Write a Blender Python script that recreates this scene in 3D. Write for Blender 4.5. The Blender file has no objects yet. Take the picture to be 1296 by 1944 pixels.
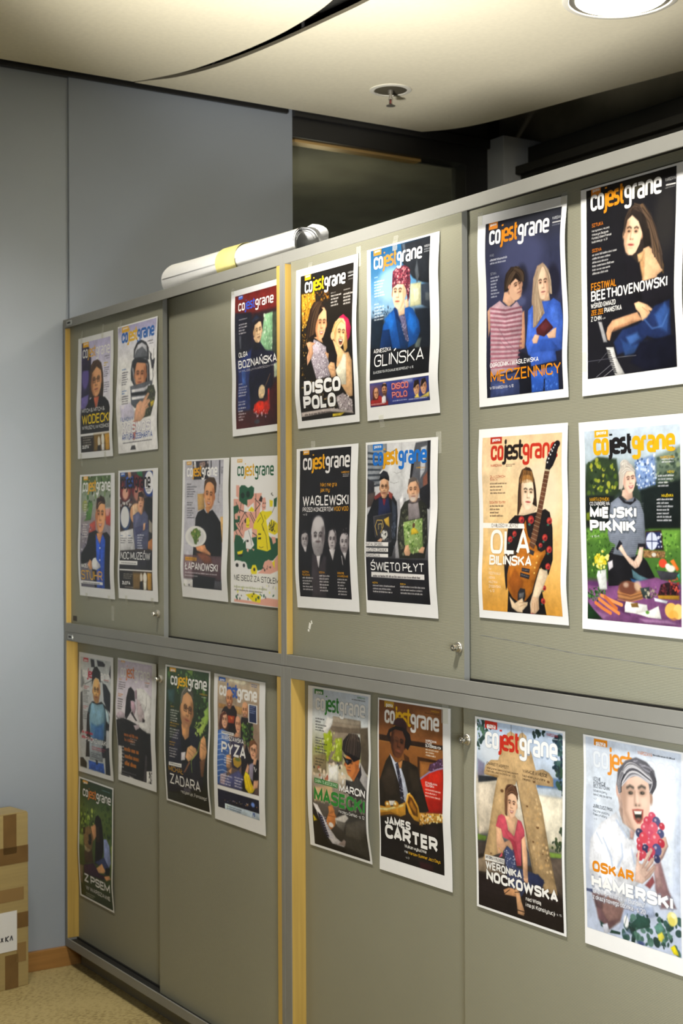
import bpy, bmesh, math, random
import numpy as np
from mathutils import Vector, Matrix
S = bpy.context.scene
COL = S.collection

# ------------------------------------------------------------------ camera
FPX = 2787.66                       # focal length in pixels of the 1296x1944 frame
cam = bpy.data.cameras.new('camera'); cam_o = bpy.data.objects.new('camera', cam); COL.objects.link(cam_o)
cam.sensor_fit = 'VERTICAL'; cam.sensor_height = 36.0; cam.lens = FPX / 1944 * 36.0
cam.clip_start = .05; cam.clip_end = 60
yaw, pit, rol = .997892463, .00619230964, -.00509478091
fw = Vector((-math.sin(yaw) * math.cos(pit), math.cos(yaw) * math.cos(pit), math.sin(pit)))
rt = Vector((math.cos(yaw), math.sin(yaw), 0)); up = rt.cross(fw)
r2 = math.cos(rol) * rt + math.sin(rol) * up; u2 = -math.sin(rol) * rt + math.cos(rol) * up
cam_o.matrix_world = Matrix(((r2.x, u2.x, -fw.x, 4.91), (r2.y, u2.y, -fw.y, -2.00334), (r2.z, u2.z, -fw.z, 1.575), (0, 0, 0, 1)))
cam.dof.use_dof = True; cam.dof.focus_distance = 3.5; cam.dof.aperture_fstop = 7.0
S.camera = cam_o

# ------------------------------------------------------------------ world, lamps, exposure
wd = bpy.data.worlds.new('world'); S.world = wd; wd.use_nodes = True
wd.node_tree.nodes['Background'].inputs[0].default_value = (.80, .88, 1.0, 1)
wd.node_tree.nodes['Background'].inputs[1].default_value = .045
S.view_settings.view_transform = 'Standard'; S.view_settings.look = 'None'
S.view_settings.exposure = .1; S.view_settings.gamma = 1; S.view_settings.use_curve_mapping = False
S.cycles.max_bounces = 8; S.cycles.diffuse_bounces = 4; S.cycles.caustics_reflective = False; S.cycles.caustics_refractive = False
S.cycles.sample_clamp_indirect = 4
def area_lamp(name, loc, size, power, color, target=None, spread=180, shape='DISK', size_y=None):
    l = bpy.data.lights.new(name, 'AREA'); l.shape = shape; l.size = size; l.energy = power; l.color = color; l.spread = math.radians(spread)
    if size_y: l.size_y = size_y
    o = bpy.data.objects.new(name, l); COL.objects.link(o); o.location = loc
    d = (Vector(target) - Vector(loc)) if target else Vector((0, 0, -1))
    o.rotation_euler = d.to_track_quat('-Z', 'Y').to_euler()
    return o
WARM = (1, .945, .84)
area_lamp('downlight_lamp', (1.05, -.72, 3.12), .26, 11, WARM, spread=130)
area_lamp('downlight_lamp_far', (2.95, -.85, 3.12), .26, 44, WARM, spread=130)
area_lamp('downlight_lamp_back', (1.59, 1.17, 3.165), .26, 15, (1, .9, .72))
area_lamp('ceiling_fill_light', (2.5, -1.6, 1.45), .3, 21, (1, .95, .86), (1.5, .25, 3.2), spread=49)  # fill added out of view to brighten the ceiling panels
area_lamp('wall_fill_light', (8.0, -1.9, 1.7), .8, 4.2, (1, .96, .86), (0, -.6, 1.5), spread=16)  # unseen narrow beam, added to brighten the middle of the left wall
area_lamp('side_fill_light', (3.95, -.95, 1.25), .5, 9.4, (.95, .98, 1), (2.75, 0, .95), spread=110)  # fill added just out of view to lift the right-hand doors
area_lamp('next_room_fill_light', (-.7, 1.5, 2.7), .15, .9, WARM, (-.7, 1.5, 3.2))  # added behind the glass so the ceiling there glows and fades with distance

# ------------------------------------------------------------------ materials
def mat(name, color, rough=.5, metal=0, spec=.5, noise=None, bump=None, emit=None):
    """noise=(scale, amount) mottles the base colour; bump=(scale, strength)"""
    m = bpy.data.materials.new(name); m.use_nodes = True; nt = m.node_tree; b = nt.nodes['Principled BSDF']
    b.inputs['Base Color'].default_value = (*color, 1); b.inputs['Roughness'].default_value = rough; b.inputs['Metallic'].default_value = metal
    b.inputs['Specular IOR Level'].default_value = spec
    tc = nt.nodes.new('ShaderNodeTexCoord')
    if noise:
        n = nt.nodes.new('ShaderNodeTexNoise'); n.inputs['Scale'].default_value = noise[0]; n.inputs['Detail'].default_value = 5
        nt.links.new(tc.outputs['Object'], n.inputs['Vector'])
        r = nt.nodes.new('ShaderNodeMapRange'); r.inputs['From Min'].default_value = .3; r.inputs['From Max'].default_value = .7
        r.inputs['To Min'].default_value = 1 - noise[1]; r.inputs['To Max'].default_value = 1 + noise[1]
        nt.links.new(n.outputs['Fac'], r.inputs['Value'])
        v = nt.nodes.new('ShaderNodeVectorMath'); v.operation = 'SCALE'; v.inputs[0].default_value = color
        nt.links.new(r.outputs['Result'], v.inputs['Scale']); nt.links.new(v.outputs['Vector'], b.inputs['Base Color'])
    if bump:
        n2 = nt.nodes.new('ShaderNodeTexNoise'); n2.inputs['Scale'].default_value = bump[0]; n2.inputs['Detail'].default_value = 4
        nt.links.new(tc.outputs['Object'], n2.inputs['Vector'])
        bp = nt.nodes.new('ShaderNodeBump'); bp.inputs['Strength'].default_value = bump[1]; bp.inputs['Distance'].default_value = .002
        nt.links.new(n2.outputs['Fac'], bp.inputs['Height']); nt.links.new(bp.outputs['Normal'], b.inputs['Normal'])
    if emit:
        b.inputs['Emission Color'].default_value = (*emit[0], 1); b.inputs['Emission Strength'].default_value = emit[1]
    return m
def attr_mat(name, rough, spec):
    m = bpy.data.materials.new(name); m.use_nodes = True; nt = m.node_tree; b = nt.nodes['Principled BSDF']
    a = nt.nodes.new('ShaderNodeVertexColor'); a.layer_name = 'ink'
    nt.links.new(a.outputs['Color'], b.inputs['Base Color']); b.inputs['Roughness'].default_value = rough; b.inputs['Specular IOR Level'].default_value = spec
    return m
def ribbed(name, color):
    """fine horizontal ribs every 5 mm, as relief and a slight two-tone"""
    m = mat(name, color, .48, 0, .35); nt = m.node_tree; b = nt.nodes['Principled BSDF']
    tc = nt.nodes.new('ShaderNodeTexCoord'); sx = nt.nodes.new('ShaderNodeSeparateXYZ'); nt.links.new(tc.outputs['Object'], sx.inputs[0])
    mu = nt.nodes.new('ShaderNodeMath'); mu.operation = 'MULTIPLY'; mu.inputs[1].default_value = 2 * math.pi / .0031; nt.links.new(sx.outputs['Z'], mu.inputs[0])
    sn = nt.nodes.new('ShaderNodeMath'); sn.operation = 'SINE'; nt.links.new(mu.outputs[0], sn.inputs[0])
    mr = nt.nodes.new('ShaderNodeMapRange'); mr.inputs['From Min'].default_value = -1; mr.inputs['To Min'].default_value = .88; mr.inputs['To Max'].default_value = 1.12
    nt.links.new(sn.outputs[0], mr.inputs['Value'])
    no = nt.nodes.new('ShaderNodeTexNoise'); no.inputs['Scale'].default_value = 2.3; no.inputs['Detail'].default_value = 6; nt.links.new(tc.outputs['Object'], no.inputs['Vector'])
    m2 = nt.nodes.new('ShaderNodeMapRange'); m2.inputs['From Min'].default_value = .3; m2.inputs['From Max'].default_value = .75; m2.inputs['To Min'].default_value = .95; m2.inputs['To Max'].default_value = 1.03
    nt.links.new(no.outputs['Fac'], m2.inputs['Value'])
    mm = nt.nodes.new('ShaderNodeMath'); mm.operation = 'MULTIPLY'; nt.links.new(mr.outputs['Result'], mm.inputs[0]); nt.links.new(m2.outputs['Result'], mm.inputs[1])
    v = nt.nodes.new('ShaderNodeVectorMath'); v.operation = 'SCALE'; v.inputs[0].default_value = color
    nt.links.new(mm.outputs[0], v.inputs['Scale']); nt.links.new(v.outputs['Vector'], b.inputs['Base Color'])
    bp = nt.nodes.new('ShaderNodeBump'); bp.inputs['Strength'].default_value = .25; bp.inputs['Distance'].default_value = .0006
    nt.links.new(sn.outputs[0], bp.inputs['Height']); nt.links.new(bp.outputs['Normal'], b.inputs['Normal'])
    return m
def wood(name, color, axis='Z', amount=.12):
    m = mat(name, color, .45, 0, .4); nt = m.node_tree; b = nt.nodes['Principled BSDF']
    tc = nt.nodes.new('ShaderNodeTexCoord'); mp = nt.nodes.new('ShaderNodeMapping'); nt.links.new(tc.outputs['Object'], mp.inputs['Vector'])
    mp.inputs['Scale'].default_value = {'Z': (90, 90, 3), 'Y': (90, 3, 90), 'X': (3, 90, 90)}[axis]
    n = nt.nodes.new('ShaderNodeTexNoise'); n.inputs['Scale'].default_value = 1; n.inputs['Detail'].default_value = 4; nt.links.new(mp.outputs[0], n.inputs['Vector'])
    r = nt.nodes.new('ShaderNodeMapRange'); r.inputs['From Min'].default_value = .3; r.inputs['From Max'].default_value = .7; r.inputs['To Min'].default_value = 1 - amount; r.inputs['To Max'].default_value = 1 + amount
    nt.links.new(n.outputs['Fac'], r.inputs['Value'])
    v = nt.nodes.new('ShaderNodeVectorMath'); v.operation = 'SCALE'; v.inputs[0].default_value = color
    nt.links.new(r.outputs['Result'], v.inputs['Scale']); nt.links.new(v.outputs['Vector'], b.inputs['Base Color'])
    return m
def clear(name, color, fac, rough=.12):
    m = bpy.data.materials.new(name); m.use_nodes = True; nt = m.node_tree
    for n in list(nt.nodes): nt.nodes.remove(n)
    o = nt.nodes.new('ShaderNodeOutputMaterial'); t = nt.nodes.new('ShaderNodeBsdfTransparent'); t.inputs[0].default_value = (*color, 1)
    p = nt.nodes.new('ShaderNodeBsdfPrincipled'); p.inputs['Base Color'].default_value = (*color, 1); p.inputs['Roughness'].default_value = rough
    x = nt.nodes.new('ShaderNodeMixShader'); x.inputs[0].default_value = fac
    nt.links.new(t.outputs[0], x.inputs[1]); nt.links.new(p.outputs[0], x.inputs[2]); nt.links.new(x.outputs[0], o.inputs[0])
    return m
M = dict(
    door=ribbed('ribbed_laminate', (.268,.265,.2)), edge=mat('grey_laminate', (.215, .222, .215), .5, 0, .4, (6, .05)), rail=mat('rail_laminate', (.225, .225, .208), .5, 0, .4, (5, .06), (60, .05)),
    dark=mat('track_black', (.012, .012, .011), .6), wood=wood('beech_jamb', (.50, .335, .085)), skirt=wood('oak_baseboard', (.36, .18, .05), 'Y'),
    wall=mat('wall_paint', (.315,.355,.42), .8, 0, .2, (1.4, .04), (90, .08)), wall2=mat('wall_paint_left', (.34,.38,.43), .8, 0, .2, (1.4, .05), (90, .08)),  # second tone, slightly paler, for the left wall
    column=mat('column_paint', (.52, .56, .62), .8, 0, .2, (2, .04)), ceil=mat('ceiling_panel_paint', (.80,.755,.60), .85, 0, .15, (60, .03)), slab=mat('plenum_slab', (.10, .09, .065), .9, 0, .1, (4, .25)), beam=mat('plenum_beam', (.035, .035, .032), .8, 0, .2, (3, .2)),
    olive=mat('concrete_soffit', (.26, .235, .17), .9, 0, .1, (5, .2)), frame=mat('dark_metal_frame', (.022, .022, .023), .4, 0, .5), edge_highlight=mat('frame_highlight', (.75, .5, .2), .35, .3),
    steel=mat('nickel', (.62, .59, .52), .22, 1), steel2=mat('satin_nickel', (.55, .53, .48), .4, .9), paper=mat('white_paper', (.80, .81, .82), .55, 0, .3, (40, .015)),
    ink=attr_mat('printing_ink', .42, .35), card=wood('cardboard', (.40, .305, .13), 'Y', .06), tape=mat('brown_parcel_tape', (.19, .11, .04), .25, 0, .5, (14, .12)), tape2=mat('tan_parcel_tape', (.30, .19, .075), .25, 0, .5),
    clear=clear('clear_tape', (.93, .93, .88), .22), yel=mat('yellow_masking_tape', (.82, .75, .30), .5, 0, .3, (30, .08)), pen=mat('marker_ink', (.03, .03, .04), .6),
    white=mat('white_enamel', (.82, .80, .72), .4), lamp=mat('lamp_diffuser', (.9, .9, .85), .5, 0, .3, emit=((1, .93, .78), 30)), red=mat('sprinkler_bulb', (.14, .03, .025), .25),
    chip=mat('paper_scrap', (.8, .8, .76), .7), badge=mat('badge_plate', (.5, .5, .48), .3, .8), black=mat('black_print', (.02, .02, .022), .5))
def floor_mat():
    m = mat('speckled_floor', (.2, .15, .07), .6, 0, .3); nt = m.node_tree; b = nt.nodes['Principled BSDF']
    tc = nt.nodes.new('ShaderNodeTexCoord'); mp = nt.nodes.new('ShaderNodeMapping'); nt.links.new(tc.outputs['Object'], mp.inputs['Vector']); mp.inputs['Rotation'].default_value = (0, 0, .55); mp.inputs['Scale'].default_value = (190, 60, 60)
    n = nt.nodes.new('ShaderNodeTexNoise'); n.inputs['Scale'].default_value = 1; n.inputs['Detail'].default_value = 5; nt.links.new(mp.outputs[0], n.inputs['Vector'])
    n2 = nt.nodes.new('ShaderNodeTexNoise'); n2.inputs['Scale'].default_value = 3.5; n2.inputs['Detail'].default_value = 5; nt.links.new(tc.outputs['Object'], n2.inputs['Vector'])
    a = nt.nodes.new('ShaderNodeMath'); a.operation = 'MULTIPLY_ADD'; a.inputs[1].default_value = .35; nt.links.new(n2.outputs['Fac'], a.inputs[0]); nt.links.new(n.outputs['Fac'], a.inputs[2])
    r = nt.nodes.new('ShaderNodeValToRGB'); e = r.color_ramp.elements
    e[0].position = .42; e[0].color = (.05, .036, .012, 1); e[1].position = .68; e[1].color = (.46, .37, .17, 1); k = r.color_ramp.elements.new(.57); k.color = (.29, .22, .085, 1)
    nt.links.new(a.outputs[0], r.inputs[0]); nt.links.new(r.outputs[0], b.inputs['Base Color'])
    return m
M['floor'] = floor_mat()

# ------------------------------------------------------------------ mesh helpers
def link(name, me, parent=None, mats=()):
    o = bpy.data.objects.new(name, me); COL.objects.link(o)
    for m in mats: me.materials.append(m)
    if parent: o.parent = parent
    return o
def box_bm(boxes, bevel=0):
    bm = bmesh.new()
    for b in boxes:
        x0, y0, z0, x1, y1, z1 = b[:6]; mi = b[6] if len(b) > 6 else 0
        v = [bm.verts.new(p) for p in ((x0, y0, z0), (x1, y0, z0), (x1, y1, z0), (x0, y1, z0), (x0, y0, z1), (x1, y0, z1), (x1, y1, z1), (x0, y1, z1))]
        for f in ((0, 3, 2, 1), (4, 5, 6, 7), (0, 1, 5, 4), (1, 2, 6, 5), (2, 3, 7, 6), (3, 0, 4, 7)): bm.faces.new([v[i] for i in f]).material_index = mi
    if bevel: bmesh.ops.bevel(bm, geom=bm.edges[:], offset=bevel, segments=2, affect='EDGES', profile=.6)
    return bm
def done(name, bm, mats, parent=None, smooth=False):
    me = bpy.data.meshes.new(name); bm.normal_update(); bm.to_mesh(me); bm.free()
    if smooth: me.polygons.foreach_set('use_smooth', [True] * len(me.polygons))
    return link(name, me, parent, mats)
def boxes(name, bl, mats, parent=None, bevel=0): return done(name, box_bm(bl, bevel), mats if isinstance(mats, (list, tuple)) else [mats], parent)
def lathe(name, prof, m, parent=None, n=32, axis='Y', at=(0, 0, 0), smooth=True):
    """prof: (radius, distance along axis)"""
    bm = bmesh.new(); rings = []
    for r, h in prof:
        ring = []
        for i in range(n):
            a = 2 * math.pi * i / n; c, s = r * math.cos(a), r * math.sin(a)
            p = (c, h, s) if axis == 'Y' else (c, s, h)
            ring.append(bm.verts.new((p[0] + at[0], p[1] + at[1], p[2] + at[2])))
        rings.append(ring)
    for a, b in zip(rings, rings[1:]):
        for i in range(n): bm.faces.new((a[i], a[(i + 1) % n], b[(i + 1) % n], b[i]))
    bm.faces.new(rings[0]); bm.faces.new(rings[-1])
    bmesh.ops.recalc_face_normals(bm, faces=bm.faces[:])
    o = done(name, bm, [m], parent)
    if smooth:
        for p in o.data.polygons: p.use_smooth = len(p.vertices) == 4
        o.data.set_sharp_from_angle(angle=math.radians(40))
    return o
def thing(name, label, cat, loc=(0, 0, 0), rz=0, group=None):
    o = bpy.data.objects.new(name, None); COL.objects.link(o); o.location = loc; o.rotation_euler = (0, 0, rz); o.empty_display_size = .1
    return tag(o, label, cat, group)
def tag(o, label, cat, group=None):
    o['label'] = label; o['category'] = cat
    if group: o['group'] = group
    return o
def struct(o): o['kind'] = 'structure'; return o

# ------------------------------------------------------------------ the room
WX = -.02                                            # face of the left wall
struct(boxes('floor', [(-6, -7, -.1, 9, 6, 0)], M['floor']))
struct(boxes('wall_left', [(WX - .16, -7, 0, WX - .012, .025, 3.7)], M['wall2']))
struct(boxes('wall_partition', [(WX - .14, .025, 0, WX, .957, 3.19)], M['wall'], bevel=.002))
struct(boxes('baseboard_left', [(WX - .012, -6, 0, WX + .006, .40, .068)], M['skirt'], bevel=.002))
struct(boxes('shadow_gap_strip', [(WX - .1, -6, 3.168, WX + .012, .93, 3.2)], M['frame']))  # dark strip painting the shadow gap between wall top and ceiling panels
# back wall behind the cabinets, its dark beam and the paler concrete above it
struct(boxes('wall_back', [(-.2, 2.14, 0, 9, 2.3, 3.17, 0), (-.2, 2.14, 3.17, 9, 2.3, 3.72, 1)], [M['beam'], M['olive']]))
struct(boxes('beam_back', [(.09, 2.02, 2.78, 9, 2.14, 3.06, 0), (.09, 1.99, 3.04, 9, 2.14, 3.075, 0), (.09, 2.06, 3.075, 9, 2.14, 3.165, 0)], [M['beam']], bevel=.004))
struct(boxes('column_corner', [(WX - .1, 1.93, 0, .088, 2.14, 3.2)], M['column'], bevel=.003))
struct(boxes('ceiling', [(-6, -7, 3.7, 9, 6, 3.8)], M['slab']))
# glazed opening in the left wall, with the dim next room beyond it
wi = struct(boxes('window_1', [(WX - .1, .957, 3.085, WX, 1.93, 3.3), (WX - .1, 1.81, 0, WX, 1.93, 3.085), (WX - .1, .957, 3.16, WX + .02, 1.93, 3.2), (WX - .1, .957, 0, WX, 1.81, 1.2)], M['frame'], bevel=.003))
boxes('highlight_strip', [(WX - .085, .957, 3.074, WX - .03, 1.60, 3.0848)], M['edge_highlight'], wi)  # orange strip painting the highlight line under the top frame
boxes('pane', [(WX - .075, .957, 1.2, WX - .065, 1.81, 3.085)], clear('window_glass', (.86, .90, .84), .05, .03), wi)
struct(boxes('ceiling_next_room', [(-5, -.5, 3.16, WX - .17, 5, 3.2)], M['olive']))
struct(boxes('wall_next_room', [(-5, -.5, 0, -4.9, 5, 3.16), (-5, 3.6, 0, WX - .17, 3.7, 3.16), (-5, -.6, 0, WX - .17, -.5, 3.16)], M['beam']))

# two suspended ceiling panels with curved edges and a crescent gap between them
def sheet(name, pts, z, t):
    bm = bmesh.new(); a = [bm.verts.new((x, y, z)) for x, y in pts]; b = [bm.verts.new((x, y, z + t)) for x, y in pts]
    f = bm.faces.new(a); g = bm.faces.new(b); g.material_index = 1
    for i in range(len(pts)):
        k = bm.faces.new((a[i], a[(i + 1) % len(pts)], b[(i + 1) % len(pts)], b[i])); k.material_index = 1  # cream edges take the dark slab colour, painting them as unlit
    bmesh.ops.recalc_face_normals(bm, faces=bm.faces[:])
    bmesh.ops.triangulate(bm, faces=[f, g])
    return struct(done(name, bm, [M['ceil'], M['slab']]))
def smooth_curve(pts, n=6):
    P = [pts[0]] + list(pts) + [pts[-1]]; o = []
    for i in range(1, len(P) - 2):
        for k in range(n):
            t = k / n; p0, p1, p2, p3 = P[i - 1:i + 3]
            o.append(tuple(.5 * (2 * p1[c] + (p2[c] - p0[c]) * t + (2 * p0[c] - 5 * p1[c] + 4 * p2[c] - p3[c]) * t * t + (3 * p1[c] - p0[c] - 3 * p2[c] + p3[c]) * t ** 3) for c in (0, 1)))
    return o + [pts[-1]]
CZ = 3.181
near_edge = smooth_curve([(.012, .262), (.074, .301), (.233, .372), (.444, .418), (.647, .445), (.837, .452), (1.085, .432), (1.4, .35), (1.75, .2), (2.1, -.02), (2.4, -.3), (2.62, -.65), (2.75, -1.05), (2.8, -1.5), (2.7, -2.1), (2.4, -2.7), (1.9, -3.2), (1.2, -3.45), (.012, -3.45)])
sheet('ceiling_panel_near', near_edge, CZ, .012)
far_near = smooth_curve([(.012, .266), (.066, .306), (.15, .368), (.3, .426), (.478, .464), (.707, .492), (.947, .510), (1.164, .522), (1.6, .52), (2.2, .46), (3.0, .28), (4.2, -.1), (6.0, -.7)])
far_far = smooth_curve([(6.0, 1.8), (4.5, 1.93), (3, 1.96), (2.2, 1.96), (1.6, 1.925), (1.169, 1.868), (.841, 1.806), (.6, 1.765), (.4, 1.73), (.25, 1.695), (.16, 1.664), (.086, 1.622), (.012, 1.56)])
sheet('ceiling_panel_far', far_near + far_far, CZ - .002, .012)
for i, (x, y) in enumerate(((.30, .44), (.78, .52), (1.12, .58), (1.45, .62))):
    struct(lathe('trim_hanger', [(.006, 3.19), (.006, 3.7)], M['frame'], None, 10, 'Z', (x, y, 0)))
struct(boxes('beam_plenum', [(-.1, .62, 3.3, 6, .74, 3.42), (-.1, .75, 3.32, 6, .80, 3.36)], M['beam']))

# recessed downlight
dl = thing('recessed_downlight', 'round recessed downlight glowing white in the cream ceiling panel', 'ceiling light', (1.59, 1.17, CZ - .002))
lathe('trim_ring', [(.178, 0), (.178, -.003), (.174, -.005), (.160, -.005), (.157, -.001), (.157, 0)], M['white'], dl, 64, 'Z')
lathe('reflector', [(.157, -.0008), (.157, -.002), (.138, -.002), (.138, -.0008)], M['steel2'], dl, 64, 'Z')
lathe('diffuser', [(.138, -.001), (.138, -.004), (.134, -.007), (.12, -.009), (.08, -.0105), (.04, -.011)], M['lamp'], dl, 64, 'Z')
# ceiling sprinkler in its cut-out
sp = thing('sprinkler_head', 'small metal sprinkler head hanging in a round cut-out of the ceiling panel', 'sprinkler', (.428, 1.115, CZ - .002))
lathe('cover_ring', [(.078, 0), (.078, -.0025), (.062, -.004), (.061, -.0005)], M['white'], sp, 48, 'Z')
lathe('cup', [(.061, -.0006), (.061, -.002), (.001, -.002)], M['slab'], sp, 48, 'Z')
lathe('stem', [(.010, -.002), (.010, -.012), (.006, -.016), (.006, -.03), (.009, -.032), (.009, -.036)], M['steel2'], sp, 20, 'Z')
lathe('bulb', [(.0025, -.036), (.0045, -.042), (.0045, -.048), (.0025, -.054)], M['red'], sp, 14, 'Z')
boxes('yoke', [(-.010, -.0015, -.058, -.007, .0015, -.034), (.007, -.0015, -.058, .010, .0015, -.034)], M['steel2'], sp)
lathe('deflector', [(.005, -.054), (.017, -.058), (.018, -.0595), (.004, -.0605)], M['steel2'], sp, 24, 'Z')

# ------------------------------------------------------------------ the four sliding-door cabinets
OUTER, INNER, TH = .019, .043, .0155
def cabinet(label, x0, x1, z0, z1, outer_left, split, jl, jr, sl, sr, knob_x, knob_z, rail=.031, plinth=0, badge=False):
    c = thing('sliding_door_cabinet', label, 'cabinet', (x0, 0, z0 - plinth), 0, 'grey sliding-door cabinets')
    def L(b): return (b[0] - x0, b[1], b[2] - z0 + plinth, b[3] - x0, b[4], b[5] - z0 + plinth) + tuple(b[6:])
    D = .45; xi0, xi1 = x0 + sl, x1 - sr; gap = .0006
    boxes('side_panel', [L((x0 + gap, 0, z0 + gap, xi0, D, z1 - gap))], M['rail'], c, .0012)
    boxes('side_panel', [L((xi1, 0, z0 + gap, x1 - gap, D, z1 - gap))], M['rail'], c, .0012)
    boxes('top_rail', [L((xi0, 0, z1 - rail, xi1, .0045, z1 - gap)), L((xi0, .0045, z1 - rail + .012, xi1, D, z1 - gap))], M['rail'], c, .0012)
    boxes('bottom_rail', [L((xi0, 0, z0 + gap, xi1, .0045, z0 + rail)), L((xi0, .0045, z0 + gap, xi1, D, z0 + rail - .009))], M['rail'], c, .0012)
    boxes('bottom_track', [L((xi0, .0046, z0 + rail - .0088, xi1, .066, z0 + rail - .0075)), L((xi0, .0366, z0 + rail - .0076, xi1, .0415, z0 + rail - .001))], M['dark'], c)
    boxes('top_track', [L((xi0, .0046, z1 - rail + .0105, xi1, .066, z1 - rail + .0118))], M['dark'], c)
    boxes('back_panel', [L((xi0, D - .008, z0 + rail - .009, xi1, D - .002, z1 - rail + .012))], M['rail'], c)
    za, zb = z0 + rail - .0068, z1 - rail + .0098
    if jl: boxes('jamb', [L((xi0 + .0002, .0012, z0 + rail + .0002, xi0 + jl, .062, z1 - rail - .0002))], M['wood'], c, .0006)
    if jr: boxes('jamb', [L((xi1 - jr, .0012, z0 + rail + .0002, xi1 - .0002, .030, z1 - rail - .0002))], M['wood'], c, .001)
    ol = (xi0 + jl + .001, split) if outer_left else (split, xi1 - (jr if not outer_left else 0) - .001)
    il = (split - .06, xi1 - .001) if outer_left else (xi0 + jl + .001, split + .06)
    d1 = boxes('sliding_door', [L((ol[0], OUTER, za, ol[1], OUTER + TH, zb))], [M['door'], M['edge']], c, 0)
    d2 = boxes('sliding_door', [L((il[0], INNER, za, il[1], INNER + TH, zb))], [M['door'], M['edge']], c, 0)
    for d in (d1, d2):
        for p in d.data.polygons: p.material_index = 0 if abs(p.normal.y) > .5 else 1
    kx, ky, kz = knob_x - x0, OUTER, knob_z - z0 + plinth
    k = lathe('lock', [(.0125, 0), (.0125, -.004), (.0112, -.0055), (.0085, -.0058)], M['steel2'], d1, 32, 'Y', (kx, ky, kz))
    lathe('lock_cylinder', [(.0085, -.0056), (.0085, -.009), (.0076, -.0095), (.0076, -.019), (.0068, -.0205), (.003, -.0205), (.003, -.0185)], M['steel'], d1, 28, 'Y', (kx, ky, kz))
    if plinth: boxes('plinth', [L((x0 + .01, .055, 0 + z0 - plinth, x1 - .01, D - .02, z0 - .0005))], M['rail'], c)
    if badge: boxes('badge', [L((x0 + .035, -.0015, z1 - .024, x0 + .08, .0006, z1 - .008, 0)), L((x0 + .043, -.0022, z1 - .020, x0 + .072, -.0014, z1 - .012, 1))], [M['badge'], M['dark']], c, .0005)
    return c, d1, d2
XL, XM, XR = -.019, 1.516, 3.051
ZM, ZT, ZB = 1.188, 2.296, .071
cUL, dULo, dULi = cabinet('upper left grey cabinet carrying the paper roll on its top', XL, XM, ZM, ZT, True, .748, .0012, .018, .017, .014, .708, 1.286, badge=True)
cUR, dURo, dURi = cabinet('upper right grey cabinet, brightly lit, with nothing lying on its top', XM, XR, ZM, ZT, True, 2.281, .0012, .018, .013, .016, 2.264, 1.288)
cLL, dLLo, dLLi = cabinet('lower left grey cabinet on the floor, meeting the wall baseboard', XL, XM, ZB, ZM, False, .708, .0012, .022, .017, .018, .728, 1.083, plinth=ZB, badge=True)
cLR, dLRo, dLRi = cabinet('lower right grey cabinet below the brightly lit one', XM, XR, ZB, ZM, False, 2.277, .0012, .018, .034, .016, 2.293, 1.084, plinth=ZB)
def scuff(door, pts, y, hgt=.0012):
    root = door.parent.location; bm = bmesh.new(); r = []
    for x, z in pts: r.append((bm.verts.new((x - root.x, y - .0003, z - hgt / 2 - root.z)), bm.verts.new((x - root.x, y - .0003, z + hgt / 2 - root.z))))
    for a, b in zip(r, r[1:]): bm.faces.new((a[0], b[0], b[1], a[1]))
    return done('scuff_mark', bm, [M['edge']], door)
scuff(dURi, [(2.31, 1.318), (2.45, 1.311), (2.62, 1.300), (2.80, 1.296), (2.97, 1.290)], INNER)
# scraps of paper and old tape left on the doors
def on_door(door, name, x, z, w, h, m, y, rot=0):
    o = boxes(name, [(-w / 2, -.0003, -h / 2, w / 2, 0, h / 2)], m, door)
    root = door.parent.location; o.location = (x - root.x, y - .0002, z - root.z); o.rotation_euler = (0, rot, 0); return o
on_door(dURo, 'paper_scrap', 1.619, 1.300, .010, .016, M['chip'], OUTER, .3); on_door(dURo, 'paper_scrap', 1.628, 1.310, .005, .009, M['chip'], OUTER, -.5); on_door(dURo, 'paper_scrap', 1.613, 1.288, .008, .006, M['chip'], OUTER, .1)
on_door(dULo, 'sticker', .035, 1.236, .035, .018, M['black'], OUTER)
for x, z, w, h in ((.115, 1.70, .018, .05), (.28, 1.70, .018, .05), (.36, 1.27, .02, .05)): on_door(dULo, 'tape_residue', x, z, w, h, M['clear'], OUTER)
for x, z in ((1.86, 2.235), (2.19, 1.755), (1.64, 1.76)): on_door(dURo, 'tape_residue', x, z, .02, .05, M['clear'], OUTER)
for x, z in ((2.87, 2.24),): on_door(dURi, 'tape_residue', x, z, .05, .02, M['clear'], INNER)

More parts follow.
